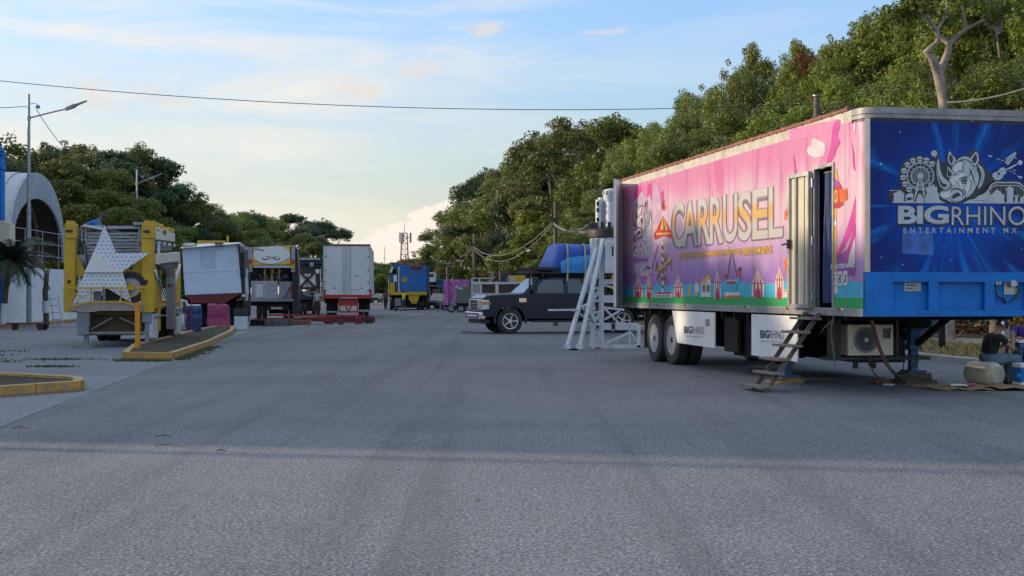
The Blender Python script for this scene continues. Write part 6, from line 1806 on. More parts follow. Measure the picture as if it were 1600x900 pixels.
# right-hand side: cream beams, folded grey legs, yellow bars and braces
XR = YL(239.5,400,0).x
def YS(px, py):
    """pixel -> point on the right side plane x = XR"""
    r = (px-800)/F
    y = (r*(YO[1]+_s*XR) - (YO[0]+_c*XR))/(-_s - r*_c); d = YO[1]+_c*y+_s*XR
    return Vector((XR, y, EYE-(py-458)/F*d))
def yside(m, pts, t=.10, off=0.0):
    q = [YS(x,y)+Vector((off,0,0)) for x,y in pts]; m.prism(q, (-t,0,0))
def emblem(parent, px, py, s):
    m = MB()
    for dx_ in (-1,1):
        yside(m, [(px+dx_*s*.35-s*.25,py-s),(px+dx_*s*.35+s*.25,py-s*.97),(px+dx_*s*.35+s*.25,py+s*1.0),(px+dx_*s*.35-s*.25,py+s*.97)], .006, .012)
    yside(m, [(px-s*.6,py-.2*s),(px+s*.6,py-.2*s),(px+s*.6,py+.3*s),(px-s*.6,py+.3*s)], .006, .018); m.build('emblem', mat('brown_emblem',(0.14,0.09,0.04),0.6), parent)
m = MB(); yside(m, [(239.7,351.5),(273.5,364.5),(273.5,377.5),(239.7,373.6)], .3, .0); cb = m.build('cream_beam', M_cream, yt, bevel=0.01); emblem(cb, 257, 363, 3.6)
m = MB(); yside(m, [(246,358),(248,358.4),(248,360.4),(246,360)],.006,.012); m.build('bolt_head', M_black, cb)
for px in (241,247,254,266,271): m = MB(); p = YS(px,347+(px-235)*.38); m.box((XR-.12,p.y,p.z+.02),(.26,.5,.10)); m.build('top_lug', M_yellow, cb)
m = MB(); yside(m, [(242,397),(279,394),(279,408),(242,413)], .25, .05); cb2 = m.build('cream_beam', M_cream, yt, bevel=0.01); emblem(cb2, 260.5, 402.5, 3.6)
m = MB()
for k in range(6): yside(m, [(240.5+k*.5,375+k*2.6),(272,380+k*2.0),(272,381.2+k*2.0),(240.5+k*.5,376.6+k*2.6)], .4, -.06)
m.build('grey_slats', M_galv, yt)
m = MB()
for px in (240,243.5,247,252,269,273,277,281): yside(m, [(px,415 if px<260 else 408),(px+2.4,415 if px<260 else 408),(px+2.4,478+(px-240)*.05),(px,478+(px-240)*.05)], .06, -.02)
yside(m, [(240,477.5),(262,474),(262,478),(240,481.5)], .2, .0); yside(m, [(262,470),(282,468),(282,472),(262,475)], .2, .0)
yside(m, [(248,480),(251,480),(251,516),(248,517)], .08); yside(m, [(268,478),(275,477),(275,512),(268,514)], .12); yside(m, [(276,372),(279,373),(282,410),(279,410)], .08, -.05) if False else None
m.build('side_bars', M_yellow, yt)
m = MB(); yside(m, [(240,424),(242.5,421),(251.5,444),(251.5,450)], .06, .03); yside(m, [(270,452),(281,420),(281,413),(268,446)], .06, .03); yside(m, [(247,380),(249,380),(249,420),(247,420)],.05,.02); m.build('white_brace', M_white, yt)
for k in range(6):
    m = MB(); px = 252.5+k*2.6
    m.tube([YS(px-2,416)+Vector((.14,0,0)), YS(px-.5,432)+Vector((.16,0,0)), YS(px-.2,460)+Vector((.15,0,0)), YS(px+.5,514)+Vector((.14,0,0))], .021, 6); m.build('folded_leg', M_galv, yt)
m = MB(); yside(m, [(246,414),(272,410),(272,418),(246,421)], .2, .12); yside(m, [(254,444),(262,443),(262,447),(254,448)],.1,.18); m.build('leg_clamp', M_black, yt)
m = MB(); yside(m, [(240,491),(249,490),(249,523),(240,526)], .10, -.02); m.build('white_locker', M_lgrey, yt)
m = MB(); yside(m, [(241,493),(272,490),(272,492),(241,495)], .05, .05); m.build('grey_rod', M_galv, yt)
m = MB(); yside(m, [(262,480),(281,478),(281,512),(262,516)], .3, -.4); m.build('dark_locker', M_dark, yt)
for y in (5.6, 6.7):
    wheel(yt, XR-.12, y, .42, .42, .24, 1, dual=True); wheel(yt, .12, y, .42, .42, .24, -1, dual=True)
m = MB(); yside(m, [(277,494),(283,493),(283,520),(277,522)], .12, .0); m.build('rear_stand', M_lgrey, yt)

for k, px in enumerate((246,254,262,270)):
    m = MB(); p = YS(px,380+k*1.2)+Vector((.05,0,0)); m.lathe([(0,-.04),(.05,-.02),(.05,.02),(0,.04)],p,'x',8); m.build('lamp_bulb', M_whitelens, yt)
rr = random.Random(31)
for k in range(5):
    p = YL(120+k*3,rr.uniform(372,395),.38); q_ = YL(126+k*5,rr.uniform(430,468),.2); m = MB(); m.tube(catenary(p,q_,.12,8),.014,5); m.build('hydraulic_hose', M_cable_black, yt)
for k in range(3):
    p = YS(243+k*3,420+k*4)+Vector((.04,0,0)); q_ = YS(262+k*3,470-k*6)+Vector((.06,0,0)); m = MB(); m.tube(catenary(p,q_,.25,8),.013,5); m.build('hydraulic_hose', M_cable_black, yt)
# ================================================================== WHITE BOX BODY
def front_frame(px_l, px_r, d, name, label, cat, rz=RZ):
    o = Vector(((px_l-800)/F*d, d)); c_, s_ = math.cos(rz), math.sin(rz)
    root = thing(name, label, cat, (o.x, o.y, 0), rz)
    def at(px, py, y=0.0):
        r = (px-800)/F; a = (r*(o.y+c_*y)-(o.x-s_*y))/(c_-r*s_); dd = o.y+c_*y+s_*a
        return Vector((a, y, EYE-(py-458)/F*dd))
    def bx(m, px0, px1, py0, py1, y0, y1):
        a = at(px0,py1,y0); b = at(px1,py0,y0); m.bx(a.x,b.x,y0,y1,a.z,b.z); return m
    return root, at, bx
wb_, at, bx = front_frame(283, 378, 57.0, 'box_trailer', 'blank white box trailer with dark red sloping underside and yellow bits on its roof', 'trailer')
m = MB(); m.prism([at(284,387),at(372,383),at(377.5,457.5),at(289,461)], (0,6.0,0)); m.build('body', mat('skylit_white_sheet',(0.52,0.64,0.76),0.45,var=0.05,scale=1.5,dirt=0.25,dcol=(0.3,0.34,0.38),dscale=2), wb_, bevel=0.01)  # white sheet with the blue cast of skylight put into its colour
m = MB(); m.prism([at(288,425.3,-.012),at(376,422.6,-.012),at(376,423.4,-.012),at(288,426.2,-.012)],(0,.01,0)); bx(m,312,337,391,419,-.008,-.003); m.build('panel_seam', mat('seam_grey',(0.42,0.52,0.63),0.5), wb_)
m = MB(); m.prism([at(281,388,-.25),at(374,380.5,-.25),at(376.5,378.5,.3),at(306,381,.3),at(283,386,-.1)], (0,.5,0)); m.prism([at(300,386),at(375,379),at(375,384),at(290,388)],(0,6,0)); m.build('roof', M_white, wb_)
m = MB(); m.prism([at(371,382,-.1),at(374,382,-.1),at(379.5,420,-.1),at(376,420,-.1)], (0,6,0)); m.prism([at(282,388,-.05),at(284,388,-.05),at(285,414,-.05),at(283,414,-.05)],(0,.5,0)); m.build('edge_curtain', M_black, wb_)
m = MB(); m.prism([at(287,461.5,.02),at(378,458,.02),at(352,473,.02),at(302,474,.02)], (0,5.5,0)); m.build('sloping_underside', M_dred, wb_)
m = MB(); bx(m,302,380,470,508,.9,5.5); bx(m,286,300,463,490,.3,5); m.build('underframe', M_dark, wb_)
m = MB(); m.tube([at(284,470,-.2),at(291,471,-.3),at(293,476,-.3),at(293,482,-.3)],.06,8); m.build('exhaust_elbow', M_lgrey, wb_)
m = MB(); bx(m,284,307,380.5,385.5,-.1,.9); bx(m,308,352,376,380,1.0,1.15); bx(m,354,357,368,380,.9,1.05); bx(m,330,350,378,383,.2,.9); m.build('roof_fittings', M_yellow, wb_, bevel=0.01)
m = MB(); bx(m,288,304,379.5,384,-.14,.3); m.build('roof_sheet', M_white, wb_); m = MB(); bx(m,336,348,378.5,384.5,-.2,.2); m.build('dark_bundle', M_wood, wb_)
m = MB(); bx(m,378,381.5,394,470,.2,1.2); bx(m,376,383,424,428,-.2,.2); m.build('side_gear', M_black, wb_)
for q_ in ((379,386,420,432,1.3,2.2),(380,386,456,470,1.3,2.0),(377,383,460,464,.1,.5)):
    m = MB(); bx(m,*q_); m.build('white_tank', M_lgrey, wb_, bevel=0.02)
m = MB(); m.bar(at(374,384,-.1),at(412,391.5,-.6),.07); m.build('jutting_pole', M_galv, wb_)
for y in (4.0,5.1): 
    for x, s_ in ((.15,-1),(2.4,1)): wheel(wb_, x, y, .48, .48, .26, s_, dual=True)
m = MB(); 
for px in (294,372): a = at(px,505,.6); m.bx(a.x-.07,a.x+.07,.5,.64,0,1.1)
m.build('stand_leg', M_dark, wb_)
m = MB(); bx(m,284,294,492,499,.0,.4); m.build('step_box', M_white, wb_)

# barrel, tarp stack, fridge box
x, y = G(303,524); y = 47.5; x = (303-800)/F*y
br_ = thing('blue_barrel', 'dark blue plastic barrel with a white lid on the kerbed island', 'barrel', (x,y,.11))
m = MB(); m.lathe([(.20,0),(.255,.02),(.265,.1),(.285,.3),(.27,.32),(.285,.35),(.288,.6),(.27,.63),(.285,.66),(.27,.88),(.24,.94)],(0,0,0),'z',24); m.build('drum', mat('barrel_blue',(0.02,0.05,0.16),0.45,var=0.2,dirt=0.3), br_, smooth=40)
m = MB(); m.lathe([(.245,.93),(.25,.96),(.22,.975),(0,.97)],(0,0,0),'z',20); m.build('lid', M_white, br_, smooth=40)
m = MB(); m.tube([(-.02,-.29,.02),(-.01,-.30,.5),(-.015,-.285,.95),(-.03,-.26,1.35)],.016,6); m.tube([(-.27,-.1,.0),(-.3,-.14,.6),(-.32,-.1,1.1)],.02,6); o = m.build('red_hose', mat('red_hose_line',(0.30,0.02,0.03),0.5), loc=(x,y,.11)); tag(o, 'thin red hose draped over the dark blue barrel', 'hose')
m = MB(); m.tube([(-.1,.0,.05),(.05,.03,.09),(.15,-.05,.05),(.0,-.1,.06),(-.14,-.03,.12),(.02,.04,.14)],.03,6); o = m.build('coiled_hose', mat('red_hose_line',(0.30,0.02,0.03)), loc=(x-.42,y-.2,.11)); tag(o,'small coil of red hose lying left of the dark blue barrel','hose')
def crumple(nx, ny, nz, sx, sy, sz, seed, amt, name, m_, label, cat, loc, rz=0, taper=.08):
    import bmesh
    bm = bmesh.new(); bmesh.ops.create_cube(bm, size=1.0); bmesh.ops.subdivide_edges(bm, edges=bm.edges[:], cuts=nx, use_grid_fill=True)
    from mathutils import noise
    for v in bm.verts:
        p = v.co.copy(); k = 1 - taper*(p.z+.5)
        q = Vector((p.x*sx*k, p.y*sy*k, (p.z+.5)*sz))
        r2 = (abs(p.x)**6+abs(p.y)**6+abs(p.z)**6)**(1/6)*2
        q = Vector((q.x*(1 if r2 < 1.0 else 1/r2**.5), q.y*(1 if r2 < 1.0 else 1/r2**.5), q.z))
        d = noise.noise_vector(Vector((q.x*2.6+seed, q.y*2.6, q.z*1.9)))*amt + noise.noise_vector(Vector((q.x*7+seed, q.y*7, q.z*4)))*amt*.4
        if q.z < .02: d.z = 0
        v.co = q + d
    me = bpy.data.meshes.new(name); bm.to_mesh(me); bm.free(); me.materials.append(m_); me.shade_smooth()
    o = bpy.data.objects.new(name, me); C.objects.link(o); o.location = loc; o.rotation_euler = (0,0,rz)
    return tag(o, label, cat)
crumple(14,0,0,.92,.7,1.02,3,.07,'tarped_stack', mat('magenta_tarp',(0.30,0.045,0.13),0.55,var=0.15), 'crumpled magenta tarp covering a stack under the white box trailer', 'tarp', ((341.5-800)/F*54.6,54.6,0.02), RZ)
fx_ = thing('cool_box', 'pale grey box with a dark crate on it at the end of the kerbed island', 'box', ((376.5-800)/F*53,53,0), RZ)
m = MB(); m.bx(-.26,.26,-.2,.3,.02,.56); m.build('box_body', mat('cool_box_pale',(0.50,0.56,0.60),0.5,var=0.08), fx_, bevel=0.02)
m = MB(); m.bx(-.28,.24,-.15,.3,.56,.86); m.build('dark_crate', M_black, fx_, bevel=0.01)
m = MB(); rr = random.Random(4)
for k in range(7): m.box((rr.uniform(-.45,.3),rr.uniform(-.2,.2),rr.uniform(.08,.3)),(rr.uniform(.15,.3),.2,rr.uniform(.12,.3)),Matrix.Rotation(rr.uniform(-.6,.6),3,'Y'))
o = m.build('scrap_heap', M_dark, loc=((361-800)/F*55.5,55.5,0)); tag(o,'dark heap of odd fittings beside the magenta tarp','scrap')

# ================================================================== BANNER TRUCK
bt, at, bx = front_frame(389, 466, 74.0, 'banner_truck', 'fairground truck with a yellow and white banner high across its back', 'truck')
m = MB(); bx(m,387.5,394,386,425,-.05,.12); bx(m,455,461,384,425,-.05,.12); m.build('upper_post', M_galv, bt)
for pa_, pb_2 in ((388,391.5),(457,461)):
    m = MB(); bx(m,pa_,pb_2,418,494,.0,.2); m.build('lower_post', M_black, bt)
m = MB(); m.prism([at(460,385,.1),at(463,386,.1),at(467,425,.1),at(467,495,.1),at(461,495,.1)],(0,.1,0)); m.build('side_post', M_black, bt)
m = MB(); m.prism([at(462,388,.2),at(464,388,.2),at(466.5,424,.2),at(466,494,.2),at(463,494,.2)],(0,5.5,0)); m.build('side_curtain', mat('blue_black_side',(0.02,0.04,0.08),0.6), bt)
m = MB()
for px in (387,454.5): bx(m,px,px+7,405,413,-.12,.0)
m.build('red_lamp_panel', M_redlens, bt)
m = MB()
for px in (387.5,454.5): bx(m,px,px+6.5,413,420,-.11,.0)
m.build('amber_lamp_panel', M_yellow, bt)
def banner_mat():
    m, N, L, b = nodes_of('banner_print')
    v = ncoord(N, L, 'Object'); sp_ = N.new('ShaderNodeSeparateXYZ'); L.new(v, sp_.inputs[0])
    a0 = at(425,398)
    ux = nmath(N, L, 'DIVIDE', nmath(N, L, 'SUBTRACT', sp_.outputs[0], a0.x), 1.0); uz = nmath(N, L, 'DIVIDE', nmath(N, L, 'SUBTRACT', sp_.outputs[2], a0.z), .52)
    r2 = nmath(N, L, 'ADD', nmath(N, L, 'MULTIPLY', ux, ux), nmath(N, L, 'MULTIPLY', uz, uz))
    c = nmix(N, L, nrange(N, L, r2, .85, 1.25), (0.72,0.74,0.72), (0.62,0.48,0.05))
    L.new(c, b.inputs['Base Color']); b.inputs['Roughness'].default_value = .5
    return m
m = MB(); m.m = 0; m.prism([at(396,386,-.02),at(453,383.5,-.02),at(453.5,413,-.02),at(394,414,-.02)], (0,.06,0))
m.m = 1
def bstroke(pts, w, y=-.03):
    q = [Vector(p) for p in pts]
    for a_, b_2 in zip(q[:-1], q[1:]):
        d_ = (b_2-a_).normalized(); n_ = Vector((-d_.y,d_.x))*w/2
        m.poly([at(*(a_+n_),y),at(*(b_2+n_),y),at(*(b_2-n_),y),at(*(a_-n_),y)])
bstroke([(410,402),(410.5,405),(415,405.5),(419,403.5)],1.4); bstroke([(437,402),(436.5,405),(432,405.5),(428,403.5)],1.4); bstroke([(416,400),(422,402),(430,402),(434,399)],1.0); bstroke([(413,404.8),(435,404.8)],.6)
m.m = 2; bstroke([(395,407),(410,412),(425,413)],1.0); bstroke([(453,403),(440,410),(425,413)],1.0)
m.build('banner', [banner_mat(), M_ink, mat('banner_red_line',(0.4,0.1,0.05))], bt)
bb = MB(); letters(bb,'FERIA', lambda u,v: at(417+13*u,394.5-1.9*v,-.035),0,1,0,1,.0); bb.build('banner_word', M_inkgrey, bt) if False else None
m = MB(); bx(m,396,454,415,418,-.1,.1)
for k in range(12): bx(m,408+k*2.6,409.4+k*2.6,415.5,418.8,-.16,-.1)
m.build('roller_bar', M_lgrey, bt)
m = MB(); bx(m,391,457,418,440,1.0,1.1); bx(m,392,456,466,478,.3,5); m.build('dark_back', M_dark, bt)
m = MB()
for px, w in ((413.5,1.2),(425,2.0),(436.5,1.2)): bx(m,px-w,px+w,420,440,.2,.3)
m.build('yellow_rods', M_yellow, bt)
m = MB(); rr = random.Random(6)
for k in range(16): a = at(rr.uniform(394,454),rr.uniform(424,438),.4); m.box(a,(rr.uniform(.1,.3),.3,rr.uniform(.08,.25)),Matrix.Rotation(rr.uniform(-1,1),3,'Y'))
m.build('folded_machinery', mat('machinery_blue_grey',(0.08,0.09,0.11),0.5,0.3,var=0.6,scale=4), bt)
m = MB(); bx(m,392.5,434,439,467,-.08,.0); gp = m.build('left_tailgate', M_galv, bt, bevel=0.01)
m = MB(); bx(m,399,411,444,464,-.1,-.08); bx(m,414,415,440,466,-.1,-.08); m.build('tailgate_ribs', M_lgrey, gp)
m = MB(); bx(m,436,456,440,467,-.05,.0); gp = m.build('right_tailgate', M_grey, bt, bevel=0.01)
m = MB(); m.bar(at(444,466,-.08),at(457,444,-.08),.07); m.bar(at(456,441,-.08),at(456,467,-.08),.09); m.build('red_strut', M_dred, gp)
m = MB(); bx(m,391,459,467,471,-.1,.1); m.build('tail_beam', M_grey, bt)
m = MB()
for k in range(5): bx(m,424+k*3.6,426.2+k*3.6,480,483,-.02,.05)
m.build('tail_lamps', M_cream, bt)
m = MB(); bx(m,415,452,476,485,.1,.4); bx(m,420,448,484,490,2,5); m.build('axle_beam', M_dark, bt)
for y in (1.0,2.2):
    for px, s_ in ((405,-1),(455,1)): a = at(px,480,y); wheel(bt, a.x, y, .50, .50, .27, s_, dual=True)
m = MB(); m.tube([at(388,472,-.3),at(385,476,-.4),at(386,492,-.4)],.05,6); bx(m,383,388,478,494,-.3,-.1); m.build('side_pipe', M_rust, bt)

rr = random.Random(17)
for k in range(6):
    p = at(rr.uniform(393,452),rr.uniform(420,426),.1); q_ = at(rr.uniform(393,452),rr.uniform(436,442),.1); m = MB(); m.tube(catenary(p,q_,.3,8),.022,5); m.build('hose', M_cable_black, bt)
# ================================================================== BLACK FRAME TRUCK
kt, at, bx = front_frame(467, 505, 92.0, 'frame_truck', 'dark truck carrying a black folded steel frame with an X brace over white panels', 'truck')
m = MB(); bx(m,467,504,404,412,.2,5); bx(m,468,503,412,424,.6,5); bx(m,468,503,455,468,.0,5); m.build('load', mat('load_dark_blue',(0.025,0.035,0.055),0.5,var=0.4), kt)
m = MB(); bx(m,468,500,403,406,-.1,.2); bx(m,484,490,410,416,-.05,.1); m.build('grey_rails', M_galv, kt)
m = MB(); m.bar(at(468,424,-.06),at(493,450,-.06),.16); m.bar(at(493,424,-.06),at(468,450,-.06),.16); bx(m,467,494,449,452,-.1,.0); bx(m,495,501,424,462,-.1,.0); m.build('x_brace', M_black, kt)
m = MB(); bx(m,467,479.5,428,448,.0,.1); bx(m,481,493,428,448,.0,.1); bx(m,493,499,421,427,-.12,-.02); bx(m,500.5,501.5,420,460,-.12,-.05); m.build('white_panel', M_white, kt)
m = MB(); rr = random.Random(3)
for k in range(10): a = at(rr.uniform(470,500),rr.uniform(456,463),-.1); m.box(a,(rr.uniform(.1,.5),.1,rr.uniform(.05,.15)))
m.build('tail_fittings', M_grey, kt)
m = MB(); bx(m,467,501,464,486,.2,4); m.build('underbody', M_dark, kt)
for px, s_ in ((470,-1),(497,1)): a = at(px,480,.5); wheel(kt, a.x, .5, .46, .46, .26, s_, dual=True)

# ================================================================== WHITE TRAILER FROM BEHIND
wt, at, bx = front_frame(505, 580, 76.0, 'white_trailer', 'scuffed white semi trailer seen from behind with a red bumper frame', 'trailer', R(5.0))
m = MB(); bx(m,505,578,383,462,.0,13.0); m.build('body', mat('scuffed_white',(0.64,0.65,0.66),0.5,var=0.07,scale=1.2,dirt=0.5,dcol=(0.22,0.13,0.09),dscale=2.0), wt)
M_wd = mat('scuffed_white_door',(0.62,0.64,0.66),0.5,var=0.06,scale=1.5,dirt=0.35,dcol=(0.3,0.22,0.17),dscale=2.4)
for a_, b_2 in ((506.8,541),(542,577)):
    m = MB(); bx(m,a_,b_2,385,461,-.05,-.004); dr = m.build('rear_door', M_wd, wt, bevel=0.01)
    m = MB(); 
    for px in ((536,539) if a_ < 540 else (545,548)): a = at(px,385,-.075); b = at(px,461,-.075); m.cyl((a.x,-.075,a.z),(a.x,-.075,b.z),.022,.022,8)
    m.build('lock_rod', M_lgrey, dr)
    m = MB(); e = 507 if a_ < 540 else 574
    for py in (400,421,440,453): bx(m,e,e+3,py,py+1.2,-.08,-.05)
    m.build('hinge', M_rust, dr)
    m = MB(); rr = random.Random(int(a_))
    for k in range(9):
        px = rr.uniform(a_+12,b_2-3) if a_ < 540 else rr.uniform(a_+2,b_2-10); py = rr.choice((450,452,455,430,447)); bx(m,px,px+rr.uniform(1,4),py,py+rr.uniform(.6,1.6),-.054,-.049)
    bx(m,e+1.2,e+2.2,389,390.5,-.055,-.049); m.build('rust_scuffs', mat('rust_brown',(0.12,0.07,0.05),0.9), dr)
m = MB(); bx(m,504.6,579,381.5,384,-.06,.1); m.build('roof_edge', M_rust, wt)
m = MB(); bx(m,577.5,579,384,462,-.05,.0); bx(m,505,506.5,384,462,-.05,.0); m.build('door_post', M_lgrey, wt)
m = MB(); bx(m,506,580,460.5,466.5,-.12,.2); bx(m,505.5,508.5,452,466,-.1,.0); bx(m,577.5,580.5,452,466,-.1,.0)
bx(m,529,531,466,488,-.1,.0); bx(m,557.5,559.5,466,488,-.1,.0); bx(m,529,559,486,488.5,-.1,.0); bx(m,531,558,468,478,.0,.1); m.bar(at(540,478,-.05),at(544,486,-.05),.08); m.bar(at(549,478,-.05),at(545,486,-.05),.08)
m.build('bumper_frame', M_red, wt)
for k in range(5):
    m = MB(); bx(m,533+k*5.2,536+k*5.2,465,466.4,-.135,-.12); m.build('marker_lamp', M_whitelens, wt)
m = MB(); bx(m,510,528,474,487,.4,.5); bx(m,562,578,474,487,.4,.5); bx(m,507,579,466,474,.3,12); m.build('mud_guards', M_dark, wt)
for y in (.9, 2.1):
    for px, s_ in ((514,-1),(572.5,1)): a = at(px,480,y); wheel(wt, a.x, y, .50, .50, .27, s_, dual=True)
m = MB(); bx(m,510,527,486,488.5,.2,.3); bx(m,561,577,484,487,.2,.3); m.build('grey_bar', M_galv, wt)

# red steel beams lying on the road, blocks beside them
def gbeam(px0, py0, d0, px1, py1, d1, w, h, label, m_=M_dred, z=.12):
    a = Vector(((px0-800)/F*d0, d0, z)); b = Vector(((px1-800)/F*d1, d1, z)); m = MB(); m.bar(a,b,w,h)
    return tag(m.build('steel_beam', m_), label, 'beam', 'red steel beams on the road')
gbeam(397,0,66,586,0,67,.22,.24,'longest dark red steel beam lying across the road before the parked trucks')
gbeam(400,0,64,520,0,63,.16,.16,'dark red steel beam at the left front of the pile', z=.10)
gbeam(470,0,63,582,0,65.5,.14,.16,'dark red steel beam slanting under the white trailer end', z=.26)
gbeam(420,0,68,570,0,64.5,.10,.10,'thin brighter red bar laid across the beams', M_red, .36)
for px, d, sx, sy, h, m_, lab in ((409,60.5,1.0,.5,.28,M_dark,'dark stacked steel blocks at the left end of the red beams'),(432,60,1.0,.6,.30,mat('grey_blocks',(0.10,0.10,0.105),0.8,var=0.4),'grey stacked blocks in front of the red beams'),
    (447,60.5,.7,.5,.34,M_wood,'short wooden block stack beside the grey blocks'),(472,62,.9,.5,.22,M_rust,'rusty fitting pile near the middle of the red beams'),(533,62.5,.28,.3,.26,M_dred,'small red steel foot under the beams, left of two'),(560,63.5,.32,.3,.34,M_dred,'taller red steel foot under the beams'),(577,65,.4,.3,.3,M_black,'dark block at the right end of the red beams')):
    m = MB(); rr = random.Random(int(px))
    n = 3 if sx > .6 else 1
    for k in range(n): m.bx(-sx/2+k*sx/n,-sx/2+(k+1)*sx/n-.02,-sy/2,sy/2,.0,h*rr.uniform(.75,1))
    tag(m.build('block_stack', m_, loc=((px-800)/F*d,d,.004), bevel=.01), lab, 'blocks')
m = MB(); m.box((0,0,.06),(1.0,.3,.06),Matrix.Rotation(.1,3,'Z')); m.box((.1,-.1,.12),(.7,.2,.05),Matrix.Rotation(-.1,3,'Z')); tag(m.build('plank_pair', M_lgrey, loc=((490-800)/F*62,62,0)), 'pale planks lying in front of the red beams', 'planks')
# ================================================================== DARK PICKUP
pk_d = 48.3
PX0 = ((775-800)/F*pk_d, pk_d)
PRZ = math.radians(180+15.0)      # local +x = forward (towards left of the picture and a little to the camera)
pk = thing('pickup_truck', 'dark blue crew cab pickup with chrome bumper carrying a tarped load', 'pickup', (PX0[0]+math.cos(math.radians(15))*0+0.25, pk_d+0.92, 0), PRZ)
# local x forward, y left (driver side faces the camera), origin under the front axle centre
M_navy = mat('navy_car_paint',(0.004,0.010,0.036),0.25,0.0,var=0.1,scale=1,coat=0.2,dirt=0.05,dcol=(0.02,0.02,0.03),spec=0.35)
HW = 1.0
def side_prof(mb, prof, y0, y1): mb.prism([(x,y0,z) for x,z in prof], (0,y1-y0,0))
WB = 4.15
def arch(cx, r, z0, a0=180, a1=0, n=10): return [(cx+r*math.cos(R(a0+(a1-a0)*k/n)), z0+r*math.sin(R(a0+(a1-a0)*k/n))) for k in range(n+1)]
body = [(0.98,.62),(0.985,1.16),(0.955,1.245),(0.87,1.30),(.66,1.335),(.2,1.36),(-.62,1.38),(-3.35,1.38),(-3.37,1.40),(-5.55,1.40),(-5.6,.72)]
low = [(-5.6,.62)] + [(-WB-.55,.55)] + arch(-WB,.53,.46) [::1] 
lower = [(-5.6,.66),(-WB-.54,.60)] + arch(-WB,.54,.46) + [(-WB+.54,.52),(-.60,.52)] + arch(0,.56,.46) + [(.58,.60)]
m = MB(); side_prof(m, body[:-1] + lower, -HW, HW)
pb = m.build('body', M_navy, pk, bevel=0.045, seg=3)
# greenhouse
gh_b = [(-.50,1.36),(-1.12,1.93),(-1.55,1.985),(-2.95,1.985),(-3.25,1.90),(-3.34,1.36)]
m = MB(); n = len(gh_b)
vs_ = [(x, -(HW-.05) + max(0,(z-1.36))*.22, z) for x,z in gh_b] + [(x, (HW-.05) - max(0,(z-1.36))*.22, z) for x,z in gh_b]
m.add(vs_, [tuple(range(n)), tuple(range(2*n-1,n-1,-1))] + [(k, n+k, n+(k+1)%n, (k+1)%n) for k in range(n)])
m.build('cab', M_navy, pk, bevel=0.03)
def side_glass(pts, name='side_window'):
    for sg in (-1,1):
        m = MB(); q = [(x, sg*((HW-.05)-(z-1.36)*.22+.004), z) for x,z in pts]; m.prism(q, (0, sg*.006, 0)); m.build(name, M_pane, pk)
M_pane = mat('tinted_pane',(0.045,0.05,0.05),0.05,0,var=0.3,scale=3,spec=1.0)
side_glass([(-.78,1.42),(-1.24,1.86),(-1.95,1.90),(-1.95,1.42)]); side_glass([(-2.12,1.42),(-2.12,1.90),(-2.88,1.90),(-3.02,1.80),(-3.05,1.42)])
m = MB(); q = [(-.53,-.86,1.395),(-.53,.86,1.395),(-1.10,.74,1.92),(-1.10,-.74,1.92)]; m.prism([Vector(p)+Vector((.018,0,.014)) for p in q], (.012,0,.011)); m.build('windscreen', mat('windscreen_glass',(0.07,0.08,0.09),0.06,0,var=0.2,scale=1.5,spec=1.0), pk)
# bonnet
m = MB(); m.add([(.90,-.86,1.27),(.90,.86,1.27),(-.58,.92,1.385),(-.58,-.92,1.385),(.78,-.68,1.36),(.78,.68,1.36),(-.55,.76,1.44),(-.55,-.76,1.44)],[(3,2,1,0),(4,5,6,7),(0,1,5,4),(1,2,6,5),(2,3,7,6),(3,0,4,7)]); m.build('bonnet', M_navy, pk, bevel=0.05, seg=3)
